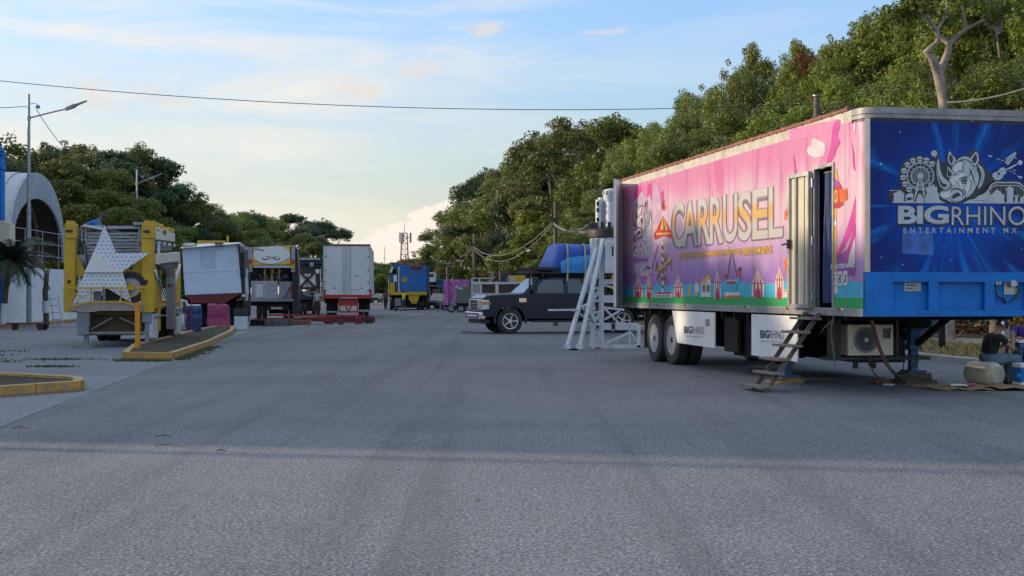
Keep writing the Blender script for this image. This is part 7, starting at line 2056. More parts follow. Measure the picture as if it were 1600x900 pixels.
# front end
m = MB(); m.bx(.98,1.05,-.55,.55,.80,1.20); m.build('grille', M_chrome, pk, bevel=0.02)
m = MB()
for k in range(3): m.bx(1.045,1.056,-.5,-.05,.84+k*.12,.92+k*.12); m.bx(1.045,1.056,.05,.5,.84+k*.12,.92+k*.12)
m.build('grille_mesh', M_black, pk)
m = MB(); m.bx(.86,1.14,-1.0,1.0,.50,.76); m.bx(1.02,1.16,-.75,.75,.55,.66); m.build('front_bumper', M_chrome, pk, bevel=0.05, seg=3)
m = MB(); m.bx(.7,1.05,-.9,.9,.36,.50); m.build('lower_valance', M_black, pk, bevel=.03)
for sg in (-1,1):
    m = MB(); m.bx(.74,1.02,sg*.58 if sg > 0 else -1.008,1.008 if sg > 0 else sg*.58,.84,1.19); hl = m.build('headlight', mat('headlight_clear',(0.55,0.57,0.58),0.12,0.3,var=0.3,scale=8,coat=1.0), pk, bevel=0.03)
    m = MB(); m.bx(.70,1.025,*( (.80,1.012) if sg>0 else (-1.012,-.80)),1.02,1.10); m.build('indicator', mat('amber_lens',(0.55,0.20,0.03),0.2,coat=.6), hl)
    m = MB(); m.bx(-.92,-.78,*((1.0,1.22) if sg>0 else (-1.22,-1.0)),1.44,1.76); m.bx(-.90,-.80,*((.9,1.02) if sg>0 else (-1.02,-.9)),1.50,1.56); mr = m.build('wing_mirror', M_black, pk, bevel=0.03)
    for cx_, rr_ in ((0,.60),(-WB,.58)):
        m = MB(); a_ = arch(cx_,rr_,.46,190,-10,14); b_2 = arch(cx_,rr_-.07,.46,190,-10,14)
        y0 = sg*(HW-.01); y1 = sg*(HW+.045)
        m.prism([(x,y0,z) for x,z in a_] + [(x,y0,z) for x,z in b_2[::-1]], (0,y1-y0,0)); m.build('wheel_arch_flare', mat('dark_plastic',(0.014,0.016,0.024),0.5), pk)
        wheel(pk, cx_, sg*(HW-.14), .445, .445, .29, 1, rim=mat('bright_alloy',(0.62,0.63,0.65),0.3,0.35,var=0.06), nspoke=5).rotation_euler = (0,0,R(90)*sg)
    for x0 in (-1.85,-2.98):
        m = MB(); m.bx(x0,x0+.2,*((HW,HW+.04) if sg>0 else (-HW-.04,-HW)),1.20,1.245); m.build('door_handle', M_black, pk)
    m = MB(); m.bx(-.58,-.32,*((HW,HW+.012) if sg>0 else (-HW-.012,-HW)),1.10,1.24); m.build('side_vent', M_chrome, pk)
    m = MB()
    for x0 in (-.70,-2.03,-3.28): m.bx(x0-.008,x0+.008,*((HW-.001,HW+.003) if sg>0 else (-HW-.003,-HW+.001)),.56,1.37)
    m.bx(-3.3,-.6,*((HW-.001,HW+.004) if sg>0 else (-HW-.004,-HW+.001)),.77,.785); m.build('door_seams', M_black, pk)
    m = MB(); m.bx(-3.3,-.75,*((HW-.1,HW+.10) if sg>0 else (-HW-.10,-HW+.1)),.40,.46); m.build('side_step', M_black, pk, bevel=.02)
m = MB(); m.bx(-5.5,.6,-.5,.5,.42,.56); m.bx(-WB-.1,-WB+.1,-.9,.9,.36,.5); m.bx(-.1,.1,-.9,.9,.36,.5); m.build('chassis', M_dark, pk)
m = MB(); m.bx(-5.72,-5.6,-.95,.95,.55,.75); m.build('rear_bumper', M_chrome, pk, bevel=.03)
pk.scale = (1.06,)*3
# roof rack, tarped load
rk_ = thing('roof_rack', 'long dark steel roof rack over the pickup cab and bed', 'roof rack', pk.location.copy(), PRZ); rk_.scale = (1.06,)*3
m = MB(); m.bx(-5.5,-.80,-.95,-.89,2.10,2.16); m.bx(-5.5,-.80,.89,.95,2.10,2.16)
for k in range(10): m.bx(-.86-k*.5,-.80-k*.5,-.95,.95,2.11,2.15)
m.bx(-2.3,-.78,-.97,.97,2.22,2.32); m.bx(-.84,-.78,-.97,.97,2.1,2.3)
m.build('frame', M_black, rk_)
for x0 in (-1.2,-2.9,-4.2,-5.3):
    for sg in (-1,1): m = MB(); m.bx(x0-.03,x0+.03,sg*.9-.03,sg*.9+.03,1.98 if x0 > -3.2 else 1.38,2.11); m.build('rack_foot', M_black, rk_)
m = MB(); m.bx(-2.9,-1.3,-.85,.85,2.0,2.09); m.build('light_bar', M_dark, rk_)
import bmesh
from mathutils import noise as mnoise
def bundle_mesh(prof, half, seed, amt, nx=44, ny=40):
    """tarp over a long load: prof(x in 0..1) -> (height, halfwidth scale)"""
    b_ = MB()
    for i in range(nx+1):
        u = i/nx
        h, w = prof(u)
        for j in range(ny+1):
            t = math.pi*j/ny
            cy, cz = math.cos(t), math.sin(t)
            y = half*w*math.copysign(abs(cy)**0.45, cy); z = h*abs(cz)**0.5
            x = u
            p = Vector((u*6, y*2, z*2)); d = mnoise.noise(p*1.3+Vector((seed,0,0)))*amt + mnoise.noise(Vector((u*22+seed, y*1.5, z*6)))*amt*.6
            b_.v.append((x, y*(1+d), z*(1+d*.6)))
    for i in range(nx):
        for j in range(ny):
            a = i*(ny+1)+j; b_.f.append([a,a+1,a+ny+2,a+ny+1]); b_.mi.append(0)
    b_.f.append(list(range(ny,-1,-1))); b_.mi.append(0); b_.f.append([nx*(ny+1)+k for k in range(ny+1)]); b_.mi.append(0)
    return b_
def tarp(name, x0, x1, z0, hh, half, m_, label, seed, front):
    b_ = bundle_mesh(lambda u: (hh*min(1, front+ (1-front)*min(1,u/.07)) * (1-.05*u), 1.0 - .12*max(0,.2-u)), half, seed, .05)
    b_.v = [(x0+(x1-x0)*x, y, z0+z) for x,y,z in b_.v]
    o = b_.build(name, m_, None, smooth=60); o.location = pk.location; o.scale = (1.06,)*3; o.rotation_euler = (0,0,PRZ)
    return tag(o, label, 'tarp')
M_tb = mat('royal_blue_tarp',(0.016,0.075,0.40),0.5,var=0.2,scale=1.2,bump=0.3,bscale=5); M_tl = mat('light_blue_tarp',(0.02,0.24,0.60),0.5,var=0.15,scale=1.2,bump=0.3,bscale=5)
tarp('tarped_load', -1.55, -5.9, 2.17, 1.0, .90, M_tb, 'royal blue tarp wrapped over the tall load on the pickup rack', 2, .25)
tarp('tarped_load', -1.85, -6.3, 2.13, .72, 1.03, M_tl, 'light blue tarp round the lower half of the pickup load', 7, .6)
for x0, lab in ((-2.15,'pale ratchet strap round the front of the tarped pickup load'),(-2.8,'pale ratchet strap round the middle of the tarped pickup load')):
    m = MB(); pts = []
    for k in range(25):
        t = math.pi*k/24; cy, cz = math.cos(t), math.sin(t); pts.append((x0+.08*math.cos(t), 1.04*math.copysign(abs(cy)**.45,cy), 2.16+1.02*abs(cz)**.5))
    pts = [(x0+.1,pts[0][1],1.82)] + pts + [(x0-.1,pts[-1][1],1.95)]
    vs_ = []; 
    for p in pts: vs_ += [(p[0]-.03,p[1]*1.012,p[2]+.008),(p[0]+.03,p[1]*1.012,p[2]+.008)]
    m.add(vs_, [(2*k,2*k+1,2*k+3,2*k+2) for k in range(len(pts)-1)])
    o = m.build('strap', mat('strap_webbing',(0.40,0.40,0.24),0.8,var=0.15)); o.location = pk.location; o.scale = (1.06,)*3; o.rotation_euler = (0,0,PRZ); tag(o, lab, 'strap')
m = MB(); m.bx(-.25,.25,-.1,.1,0,.03); tag(m.build('flattened_card', M_wood, loc=((731-800)/F*50,50,.004)), 'flat dark scrap on the road before the pickup', 'scrap')

# ================================================================== WHITE RIDE COLUMN ON A LATTICE BASE
td = 35.5
t0 = Vector(((925-800)/F*td, td, 0))
tw_ = thing('ride_column', 'white lattice ride column with two leaning tubes and grey cylinders on top', 'ride column', (t0.x, t0.y, 0))
def TW(px, py, y=0.0):
    d = td+y; return Vector(((px-800)/F*d - t0.x, y, EYE-(py-458)/F*d))
def tbx(m, px0, px1, py0, py1, y0, y1):
    a = TW(px0,py1,y0); b = TW(px1,py0,y0); m.bx(a.x,b.x,y0,y1,max(0,a.z),b.z)
M_twhite = mat('ride_white_paint',(0.56,0.60,0.66),0.5,var=0.08,dirt=0.6,dcol=(0.3,0.27,0.24))
# mast lattice
m = MB()
for y in (0,.75):
    for px in (927,941): m.bar(TW(px,545,0)+Vector((0,y,0)), TW(px,372,0)+Vector((0,y,0)), .085)
    for py in (540,520,507,488,470,450,432): m.bar(TW(927,py)+Vector((0,y,0)), TW(941,py)+Vector((0,y,0)), .06)
    for k, (p, q) in enumerate(((540,520),(507,488),(470,450))): m.bar(TW(927,p)+Vector((0,y,0)), TW(941,q)+Vector((0,y,0)), .045)
for px in (927,941):
    for py in (540,507,470,432): m.bar(TW(px,py), TW(px,py)+Vector((0,.75,0)), .06)
m.build('lattice_mast', M_twhite, tw_)
# side lattice running to the right (platform brackets)
m = MB()
for py, w in ((440,.13),(467,.2),(510,.19)): m.bar(TW(941,py),TW(985 if py < 500 else 998,py),.10,w)
m.bar(TW(941,444),TW(978,456),.06); m.bar(TW(941,480),TW(975,484),.06); m.bar(TW(945,499),TW(968,486),.06); m.bar(TW(943,542),TW(1000,542),.09); m.bar(TW(998,508),TW(998,543),.09); m.bar(TW(984,508),TW(984,540),.06)
m.bar(TW(943,538),TW(985,519),.07); m.bar(TW(986,519),TW(998,538),.05); m.bar(TW(943,480),TW(972,510),.05)
for py in (510,542): m.bar(TW(998,py),TW(998,py)+Vector((0,.75,0)),.08); m.bar(TW(941,py)+Vector((0,.75,0)),TW(998,py)+Vector((0,.75,0)),.08)
m.build('side_lattice', M_twhite, tw_)
m = MB(); tbx(m,956,961,505,514,-.09,-.05); m.build('dark_latch', M_black, tw_)
# head: hexagonal collar, control cabinet, dark ring, cylinders
m = MB(); c0 = TW(950,383,.4)
m.lathe([(.50,0),(.50,.28)],(c0.x,.4,TW(0,386).z),'z',8); tbx(m,926,945,386,396,-.02,.7); tbx(m,925,929,384,440,-.01,.05) if False else None
m.build('collar', M_twhite, tw_, bevel=0.01)
m = MB(); tbx(m,945.5,972,377,427,-.25,.25); cab = m.build('cabinet', M_twhite, tw_, bevel=0.015)
m = MB(); tbx(m,956,965.5,385,399.5,-.262,-.25); m.build('cabinet_window', M_pane, cab)
m = MB(); m.lathe([(.52,0),(.56,.02),(.56,.20),(.50,.26),(.2,.27)],(c0.x,.4,TW(0,371).z),'z',20); rg_ = m.build('dark_ring', M_black, tw_, smooth=30)
m = MB(); zr = TW(0,371).z+.26
for k in range(16): a = 2*math.pi*k/16; m.box((c0.x+.48*math.cos(a),.4+.48*math.sin(a),zr+.07),(.09,.09,.16))
m.build('ring_lugs', M_black, rg_)
def cyl_top(px, w, pt, y, cap):
    a = TW(px,355,y); b = TW(px,pt,y); m = MB(); m.cyl((a.x,y,a.z-.3),(a.x,y,b.z),w,w,20)
    if cap: m.lathe([(w*1.0,-.30),(w*1.35,-.16),(w*1.45,-.05),(w*1.35,.02),(w*.9,.06),(0,.08)],(a.x,y,b.z),'z',20)
    o = m.build('cylinder', M_twhite, tw_, smooth=40)
    if cap:
        m = MB()
        for k in range(14): q = 2*math.pi*k/14; m.cyl((a.x+w*1.46*math.cos(q),y+w*1.46*math.sin(q),b.z-.1),(a.x+w*1.46*math.cos(q),y+w*1.46*math.sin(q),b.z),.02,.02,6)
        m.build('bolts', M_galv, o)
    return o
cyl_top(954.5,.155,299,.25,True); o = cyl_top(942,.135,309,.5,False); cyl_top(935.5,.085,312,.3,False)
m = MB(); a = TW(934,330,.2); 
for py in (318,328,343): tbx(m,932,936,py-3,py+3,.20,.24)
m.build('dark_markings', M_ink, o)
# two leaning tubes with a cross brace
for (pt, pb_) in (((932,388),(886,543)),((942.5,374),(905,546))):
    m = MB(); m.tube([TW(*pt,-.1), TW(*pb_,-.9)], .062, 12); lt = m.build('leaning_tube', M_twhite, tw_, smooth=40)
    f_ = TW(*pb_,-.9); m = MB(); m.bx(f_.x-.28,f_.x+.28,f_.y-.2,f_.y+.2,.0,.03); m.build('base_plate', M_grey, lt)
    m = MB(); m.bar((f_.x,f_.y,.02),(f_.x+.02,f_.y+.01,.14),.18); m.build('shoe', M_twhite, lt)
m = MB(); m.bar(TW(897,486,-.65),TW(928,470,.0),.05); m.bar(TW(917,478,-.6),TW(928,506,.0),.05); m.bar(TW(900,487,-.6),TW(928,504,.0),.05); m.bar(TW(856,484.5,-.6),TW(900,484,-.65),.09,.05); m.bar(TW(912,483,-.6),TW(930,482,.0),.05); m.build('cross_brace', M_twhite, tw_)

# ================================================================== VEHICLES DOWN THE ROAD
# blue box truck
bd = 116.0
bk, at, bx = front_frame(622, 668, bd, 'blue_truck', 'fairground truck with a bright blue square back and a yellow frame', 'truck', R(2.0))
m = MB(); bx(m,623,666.5,415,456,.0,7.5); m.build('box_body', mat('blue_panel',(0.012,0.13,0.40),0.5,var=0.15,scale=1), bk, bevel=0.03)
m = MB(); bx(m,641,660,415.5,421.5,-.03,-.004); m.build('red_top_panel', M_dred, bk)
m = MB(); c_ = at(632,436.5); m.cyl((c_.x,-.03,c_.z),(c_.x,-.003,c_.z),.26,.26,20); m.build('yellow_roundel', mat('dull_gold',(0.38,0.28,0.07),0.6,var=0.3), bk)
m = MB(); bx(m,663,668,416,456,.1,6.5); m.build('side_corner', mat('deep_blue',(0.012,0.07,0.17),0.5), bk)
m = MB(); bx(m,609,667,456,461,-.15,.1); m.prism([at(638,462,-.1),at(656,461,-.1),at(653,470,-.1),at(650,475,-.1),at(643,474,-.1),at(639,468,-.1)],(0,.3,0)); bx(m,609,617,441,458,-.1,.6); m.build('yellow_frame', M_yellow, bk)
m = MB(); bx(m,612,667,460,481,.4,7); m.build('underbody', M_dark, bk)
m = MB(); bx(m,606.5,608,436,482,.1,.2); bx(m,622,624,416,456,-.05,.05); m.build('white_post', M_lgrey, bk)
m = MB(); bx(m,609,617,428,440,.2,1.6); bx(m,612,622,410,418,.2,3); bx(m,618,621,428,455,.1,.3); m.build('folded_blue_parts', M_leg_blue, bk)
m = MB(); m.prism([at(608.5,426,.1),at(612,416,.1),at(614.5,418,.1),at(612,426,.1)],(0,.6,0)); bx(m,615,620,430,440,.0,.4); m.build('white_fairing', M_white, bk)
m = MB(); bx(m,609,617,420,430,.5,2); bx(m,616,622,440,456,.3,2); m.build('dark_gaps', M_dark, bk)
m = MB(); rr = random.Random(21)
for k in range(7):
    p = rr.uniform(622,660); m.tube([at(p,415,1+k*.5),at(p+rr.uniform(-5,5),410-rr.uniform(0,4),1+k*.5),at(p+rr.uniform(6,14),413-rr.uniform(0,4),1+k*.5)],.05,5)
m.bar(at(634,415,2),at(634,398,2),.1); m.build('roof_gear', M_rust, bk)
for px, s_ in ((612,-1),(660,1)):
    for y in (.8,2.0): a = at(px,480,y); wheel(bk, a.x, y, .5, .5, .3, s_, dual=True)
m = MB(); bx(m,617,626,466,478,-.4,-.1); m.build('grey_gear', M_grey, bk)
# truck behind, white cab
cb_, at, bx = front_frame(666, 682, 128.0, 'white_cab_truck', 'small truck with a white cab showing right of the blue truck', 'truck', 0.0)
m = MB(); m.prism([at(667.5,441),at(667.5,429),at(669,426),at(679,426),at(680,429),at(680.3,441)],(0,1.8,0)); m.build('cab', M_white, cb_, bevel=.05)
m = MB(); bx(m,670,678,428,432.5,-.02,.0); m.build('windscreen', M_pane, cb_)
m = MB(); bx(m,668,681,441,476,.3,5); m.build('body', M_dark, cb_); m = MB(); bx(m,676,684,452,464,-.1,.3); m.build('orange_gear', M_rust, cb_); m = MB(); bx(m,682,692,437,452,.5,3); m.build('blue_load', mat('deep_blue',(0.012,0.07,0.17)), cb_)
m = MB(); m.bar(at(670,445,-.1),at(674,476,-.1),.12); m.bar(at(668,446,0),at(692,447,0),.1); m.build('grey_bars', M_grey, cb_)
for px, s_ in ((670,-1),(680,1)): a = at(px,480,.5); wheel(cb_, a.x, .5, .42, .42, .26, s_)
def small_car(px, d, label, col, rz, s=1.0):
    root = thing('parked_car', label, 'car', ((px-800)/F*d, d, 0), rz)
    m = MB(); pr = [(-2.0,.35),(-2.02,.75),(-1.9,.92),(-1.1,.98),(-.6,1.0),(1.5,1.0),(2.0,.85),(2.05,.4)]; m.prism([(x,-.84,z) for x,z in pr],(0,1.68,0)); m.build('body', col, root, bevel=.08, seg=3)
    m = MB(); pr = [(-1.0,.98),(-.25,1.42),(.9,1.45),(1.6,1.0)]; m.prism([(x,-.72,z) for x,z in pr],(0,1.44,0)); m.build('cabin', M_pane, root, bevel=.06)
    m = MB(); m.bx(-.2,.95,-.70,.70,1.42,1.47); m.build('roof', col, root, bevel=.02)
    for sg in (-1,1):
        m = MB(); m.bx(-2.06,-1.95,*((.5,.8) if sg>0 else (-.8,-.5)),.66,.82); m.build('headlight', M_whitelens, root)
        for x in (-1.25,1.3): wheel(root, x, sg*.74, .32, .32, .2, 1, nspoke=5).rotation_euler = (0,0,R(90)*sg)
    m = MB(); m.bx(-2.08,-2.0,-.4,.4,.4,.6); m.build('grille', M_black, root)
    return root
M_silvercar = mat('silver_car_paint',(0.42,0.46,0.50),0.3,0.4,var=0.05,coat=.6)
small_car(688, 124, 'silver hatchback parked between the blue truck and the pink trailer', M_silvercar, R(72))
small_car(594, 205, 'dark car far off at the left end of the road', mat('dark_car_paint',(0.03,0.035,0.05),0.3,0.3,coat=.6), R(75))
# pink box trailer
pt_, at, bx = front_frame(693, 734, 112.0, 'pink_trailer', 'pink and violet patterned box trailer behind the grey bin trailer', 'trailer', R(-6))
def pinkpat():
    m, N, L, b = nodes_of('pink_violet_pattern'); v = ncoord(N, L, 'Object'); n1 = nnoise(N, L, v, 3.5, 5, .7, 1.0)
    c = nmix(N, L, nrange(N, L, n1, .4, .6), (0.34,0.08,0.28), (0.46,0.20,0.44)); L.new(c, b.inputs['Base Color']); b.inputs['Roughness'].default_value = .5; return m
m = MB(); bx(m,693,701,437,477,.0,2.2); bx(m,701,733,437,477,.3,2.2); m.build('box_body', pinkpat(), pt_, bevel=.03)
m = MB(); bx(m,695,733,477,480,.3,2); m.build('chassis', M_dark, pt_)
for px in (697,728): a = at(px,480,.4); wheel(pt_, a.x, .5, .32, .32, .2, -1).rotation_euler = (0,0,R(90))
# grey bin trailer
gb, at, bx = front_frame(703, 738, 101.0, 'grey_bin_trailer', 'grey steel generator box on a small trailer before the pickup bonnet', 'trailer', R(-4))
m = MB(); bx(m,713,738,447,474,.0,1.4); m.build('box_body', mat('drab_grey',(0.13,0.14,0.13),0.6,var=0.12), gb, bevel=.03)
m = MB(); bx(m,704,713,474,478,.0,1.2); bx(m,704,712,470,484,.3,.9); m.build('drawbar', M_grey, gb)
m = MB(); bx(m,713,738,474,478,.1,1.3); m.build('chassis', M_dark, gb)
m = MB(); bx(m,716,723,449,452,-.02,0); bx(m,712,715,446,450,-.05,.1); m.build('pale_plate', M_lgrey, gb)
for px in (705,720,732): a = at(px,480,.2); wheel(gb, a.x, .3, .34, .34, .2, -1).rotation_euler = (0,0,R(90))
# white framed flatbed with a black covered load and a yellow crate
fb, at, bx = front_frame(736, 830, 84.0, 'flatbed_truck', 'white framed stake bed truck parked behind the pickup bonnet', 'truck', R(-3))
m = MB(); bx(m,736.5,738.5,434,462,.0,.1)
for px in (738,741,744,747,750): bx(m,px-.7,px+.7,440,462,-.05,.05)
bx(m,736,830,440.5,444,-.06,.06); bx(m,738,768,434,435.5,.1,.2); bx(m,750.5,753,440,462,-.05,.06); bx(m,774,779,440,462,-.05,.06); bx(m,736,830,458,462,-.06,2); bx(m,748,750,434,441,.1,.2)
m.build('stake_frame', M_lgrey, fb)
m = MB(); bx(m,753,774,443.5,458,.0,.05); bx(m,779,828,443.5,458,.0,.05); bx(m,738,830,462,474,.1,2); m.build('dark_panel', mat('dark_brown_panel',(0.05,0.035,0.03),0.7), fb)
for px in (750,815): a = at(px,480,.2); wheel(fb, a.x, .3, .46, .46, .28, -1).rotation_euler = (0,0,R(90))
o = crumple(10,0,0,1.35,1.1,1.0,5,.06,'covered_load', M_black, 'black covered bulky load standing on the white stake bed', 'load', tuple(Vector(((783-800)/F*85,85.2,1.86))), .1, .15)
m = MB(); m.bar((0,0,0),(.45,.1,.35),.08); m.bar((.75,-.2,.1),(.7,-.2,.75),.09); tag(m.build('timber_props', M_palewood, loc=W(763,441,84.5)), 'pale timber props leaning on the black covered load', 'timber')
q = W(808,441,84.6); m = MB(); m.bx(-.6,.55,-.3,.6,.0,.52); yc = thing('yellow_crate', 'yellow crate with a pale printed front on the white stake bed', 'crate', (q.x,q.y,q.z-.1)); m.build('crate_body', M_yellow, yc, bevel=.05)
m = MB(); m.bx(-.52,-.02,-.31,-.302,.08,.44); m.build('printed_label', mat('crate_print',(0.52,0.40,0.26),0.6,var=0.35,scale=9), yc)
q = W(795,439,84.4); m = MB(); m.bx(-.25,.25,-.1,.1,0,.16); tag(m.build('blue_bag', M_blue, loc=q, bevel=.03), 'small blue bag on the white stake bed beside the yellow crate', 'bag')

# ================================================================== UNDER THE NOSE AT RIGHT
def GD(px, d): return ((px-800)/F*d, d)
jx, jy = GD(1538, 21.0)
jug = thing('plastic_drum', 'cloudy white plastic drum lying on its side used as a seat', 'drum', (jx, jy, 0), R(-68))
m = MB(); prof = [(0.0,-.30),(.17,-.295),(.20,-.25),(.21,-.1),(.205,.0),(.21,.1),(.20,.22),(.16,.29),(.13,.30),(.125,.285),(0,.28)]
M_jug = mat('cloudy_plastic',(0.50,0.47,0.38),0.4,var=0.12,dirt=0.3,dcol=(0.25,0.22,0.16),spec=.6)
m.lathe([(r,h) for r,h in prof],(0,0,.21),'x',10); m.build('drum_body', M_jug, jug, smooth=50, bevel=.015)
m = MB(); m.lathe([(.125,.30),(.14,.31),(.125,.32)],(0,0,.21),'x',18); m.bar((.305,0,.11),(.305,0,.31),.02); m.bar((.305,-.1,.21),(.305,.1,.21),.02); m.build('base_ring', M_jug, jug)
cx_, cy_ = GD(1612, 20.6)
cl_ = thing('cool_box', 'white and blue insulated cool box at the right picture edge', 'cool box', (cx_,cy_,0), .05)
m = MB(); m.bx(-.25,.25,-.16,.16,.0,.11); m.bx(-.25,.25,-.16,.16,.33,.40); m.build('white_shell', M_white, cl_, bevel=.02); m = MB(); m.bx(-.245,.245,-.155,.155,.11,.33); m.build('blue_band', M_blue, cl_, bevel=.01)
tx_, ty_ = GD(1601, 21.3)
tb2 = thing('folding_table', 'small pale topped table between the seated people', 'table', (tx_,ty_,0), .08)
m = MB(); m.bx(-.24,.42,-.3,.3,.70,.735); m.build('table_top', mat('pale_table',(0.60,0.63,0.66),0.4), tb2, bevel=.01)
for sx in (-.18,.36):
    for sy in (-.25,.25): m = MB(); m.bar((sx,sy,0),(sx,sy,.70),.035); m.build('leg', M_leg_blue, tb2)
m = MB(); m.bx(-.22,.40,-.29,.29,.62,.69); m.build('apron', M_leg_blue, tb2)
# flattened cardboard on the ground
rr = random.Random(14)
M_card = mat('cardboard',(0.30,0.20,0.11),0.85,var=0.15,scale=3,dirt=0.3)
for i, (p0, p1, d, rz_, z, lab) in enumerate(((1424,1500,20.9,.03,.006,'flattened brown cardboard nearest the far landing leg'),(1452,1545,20.4,-.05,.02,'flattened brown cardboard in front of the white drum'),(1500,1600,20.6,.08,.034,'flattened brown cardboard under the seated man'),(1548,1640,20.3,-.02,.048,'flattened brown cardboard at the right edge'))):
    x0, _ = GD(p0,d); x1, _ = GD(p1,d); w = x1-x0; m = MB()
    n = 10
    for k in range(n):
        xa, xb = w*k/n, w*(k+1)/n; za, zb_ = z+.012*math.sin(k*1.7+i), z+.012*math.sin((k+1)*1.7+i)
        m.add([(xa,-.28,za),(xb,-.28,zb_),(xb,.28,zb_+.01),(xa,.28,za+.01),(xa,-.28,za+.012),(xb,-.28,zb_+.012),(xb,.28,zb_+.022),(xa,.28,za+.022)],[(3,2,1,0),(4,5,6,7),(0,1,5,4),(2,3,7,6)]+([(3,0,4,7)] if k==0 else [])+([(1,2,6,5)] if k==n-1 else []))
    tag(m.build('cardboard', M_card, loc=(x0,d,0), rz=rz_), lab, 'cardboard')
x0, y0 = GD(1496,20.5); m = MB(); m.box((0,0,.07),(.24,.16,.02)); m.box((.16,.03,.075),(.1,.12,.015)); tag(m.build('paper_scrap', M_inkw, loc=(x0,y0,0)), 'white paper scrap on the cardboard before the drum', 'paper')
x0, y0 = GD(1515,20.5); m = MB(); m.box((0,0,.078),(.16,.14,.025)); tag(m.build('magenta_scrap', P_mag, loc=(x0,y0,0)), 'small magenta packet beside the white paper scrap', 'packet')
x0, y0 = GD(1376,21.6)
m = MB(); 
for k in range(6): a = k*1.05; m.tube([(.16*math.cos(a),.1*math.sin(a),.03),(.05*math.cos(a+1),.05*math.sin(a+1),.09),(.17*math.cos(a+2),.11*math.sin(a+2),.03)],.028,6)
tag(m.build('rag_heap', mat('brown_rag',(0.16,0.09,0.06),0.9,var=0.4), loc=(x0,y0,0)), 'brown heap of rags and hose under the air conditioner', 'rags')
x0, y0 = GD(1388,21.3); m = MB(); m.bx(-.09,.09,-.05,.05,0,.03); tag(m.build('white_tray', M_lgrey, loc=(x0,y0,0), bevel=.008), 'small white tray on the ground beside the brown rags', 'tray')
# posts on the verge
def bollard(px, d, h, w, label, m_):
    x, y = GD(px,d); m = MB(); m.cyl((0,0,0),(0,0,h),w,w*.9,10); tag(m.build('verge_post', m_, loc=(x,y,.1), smooth=40), label, 'post')
bollard(1472, 33, .98, .085, 'short dark weathered post on the dry verge behind the trailer', M_dark)
bollard(1571, 33, 2.2, .10, 'grey post behind the seated man at right', M_grey)
m = MB(); rg = np.random.default_rng(9); cs = np.array([[*GD(1592,40),.8],[*GD(1600,40.5),1.0],[*GD(1585,41),.6]]); 
v = leaf_cloud(rg, cs, np.array([.5,.5,.4]), 900, .10)
sh_ = thing('yellow_shrub', 'yellow leaved shrub behind the purple shirted person', 'shrub', (0,0,0)); o = bpy.data.objects.new('foliage', quads_mesh('foliage', v, leaf_mat('yellow_foliage',(0.35,0.22,0.02),(0.48,0.36,0.04)))); C.objects.link(o); o.parent = sh_
x0, y0 = GD(1592,40); m = MB()
for k in range(5): m.tube([(x0+.03*k,y0,0),(x0+.1*(k-2),y0+.1*math.sin(k),.9)],.015,5)
m.build('stems', M_wood, sh_)
# ================================================================== PEOPLE
M_skin = mat('brown_skin',(0.30,0.16,0.10),0.55,var=0.08,scale=6)
M_hair = mat('dark_hair',(0.015,0.012,0.011),0.5,var=0.3,scale=20)
def skin_mesh(name, pts, edges, rad, m, parent, sub=2, root=0):
    """one continuous skinned surface along a joint tree"""
    me = bpy.data.meshes.new(name); me.from_pydata([tuple(p) for p in pts], edges, [])
    o = bpy.data.objects.new(name, me); C.objects.link(o)
    sm = o.modifiers.new('skin','SKIN'); sm.use_smooth_shade = True
    for i, r in enumerate(rad):
        v = me.skin_vertices[0].data[i]; v.radius = (r, r) if isinstance(r,(int,float)) else r; v.use_root = (i == root)
    ss = o.modifiers.new('sub','SUBSURF'); ss.levels = sub; ss.render_levels = sub
    dg = bpy.context.evaluated_depsgraph_get(); nm = bpy.data.meshes.new_from_object(o.evaluated_get(dg))
    nm.materials.clear(); nm.materials.append(m); nm.shade_smooth()
    bpy.data.objects.remove(o); bpy.data.meshes.remove(me)
    o = bpy.data.objects.new(name, nm); C.objects.link(o); o.parent = parent
    return o
def cloth_mesh(name, mb, m, parent, size=0.014):
    me = bpy.data.meshes.new(name); me.from_pydata(mb.v, [], mb.f)
    o = bpy.data.objects.new(name, me); C.objects.link(o)
    r = o.modifiers.new('remesh','REMESH'); r.mode = 'VOXEL'; r.voxel_size = size
    q = o.modifiers.new('smooth','SMOOTH'); q.iterations = 6; q.factor = 0.5
    dg = bpy.context.evaluated_depsgraph_get(); nm = bpy.data.meshes.new_from_object(o.evaluated_get(dg))
    nm.materials.clear(); nm.materials.append(m); nm.shade_smooth()
    bpy.data.objects.remove(o); bpy.data.meshes.remove(me)
    o = bpy.data.objects.new(name, nm); C.objects.link(o); o.parent = parent
    return o
def ball(mb, c, r, sx=1.0, sy=1.0, sz=1.0, n=12):
    mb.add([], [])
    b_ = MB(); b_.lathe([(r*math.sin(math.pi*k/8), -r*math.cos(math.pi*k/8)) for k in range(9)],(0,0,0),'z',n)
    mb.add([(c[0]+v[0]*sx, c[1]+v[1]*sy, c[2]+v[2]*sz) for v in b_.v], b_.f)
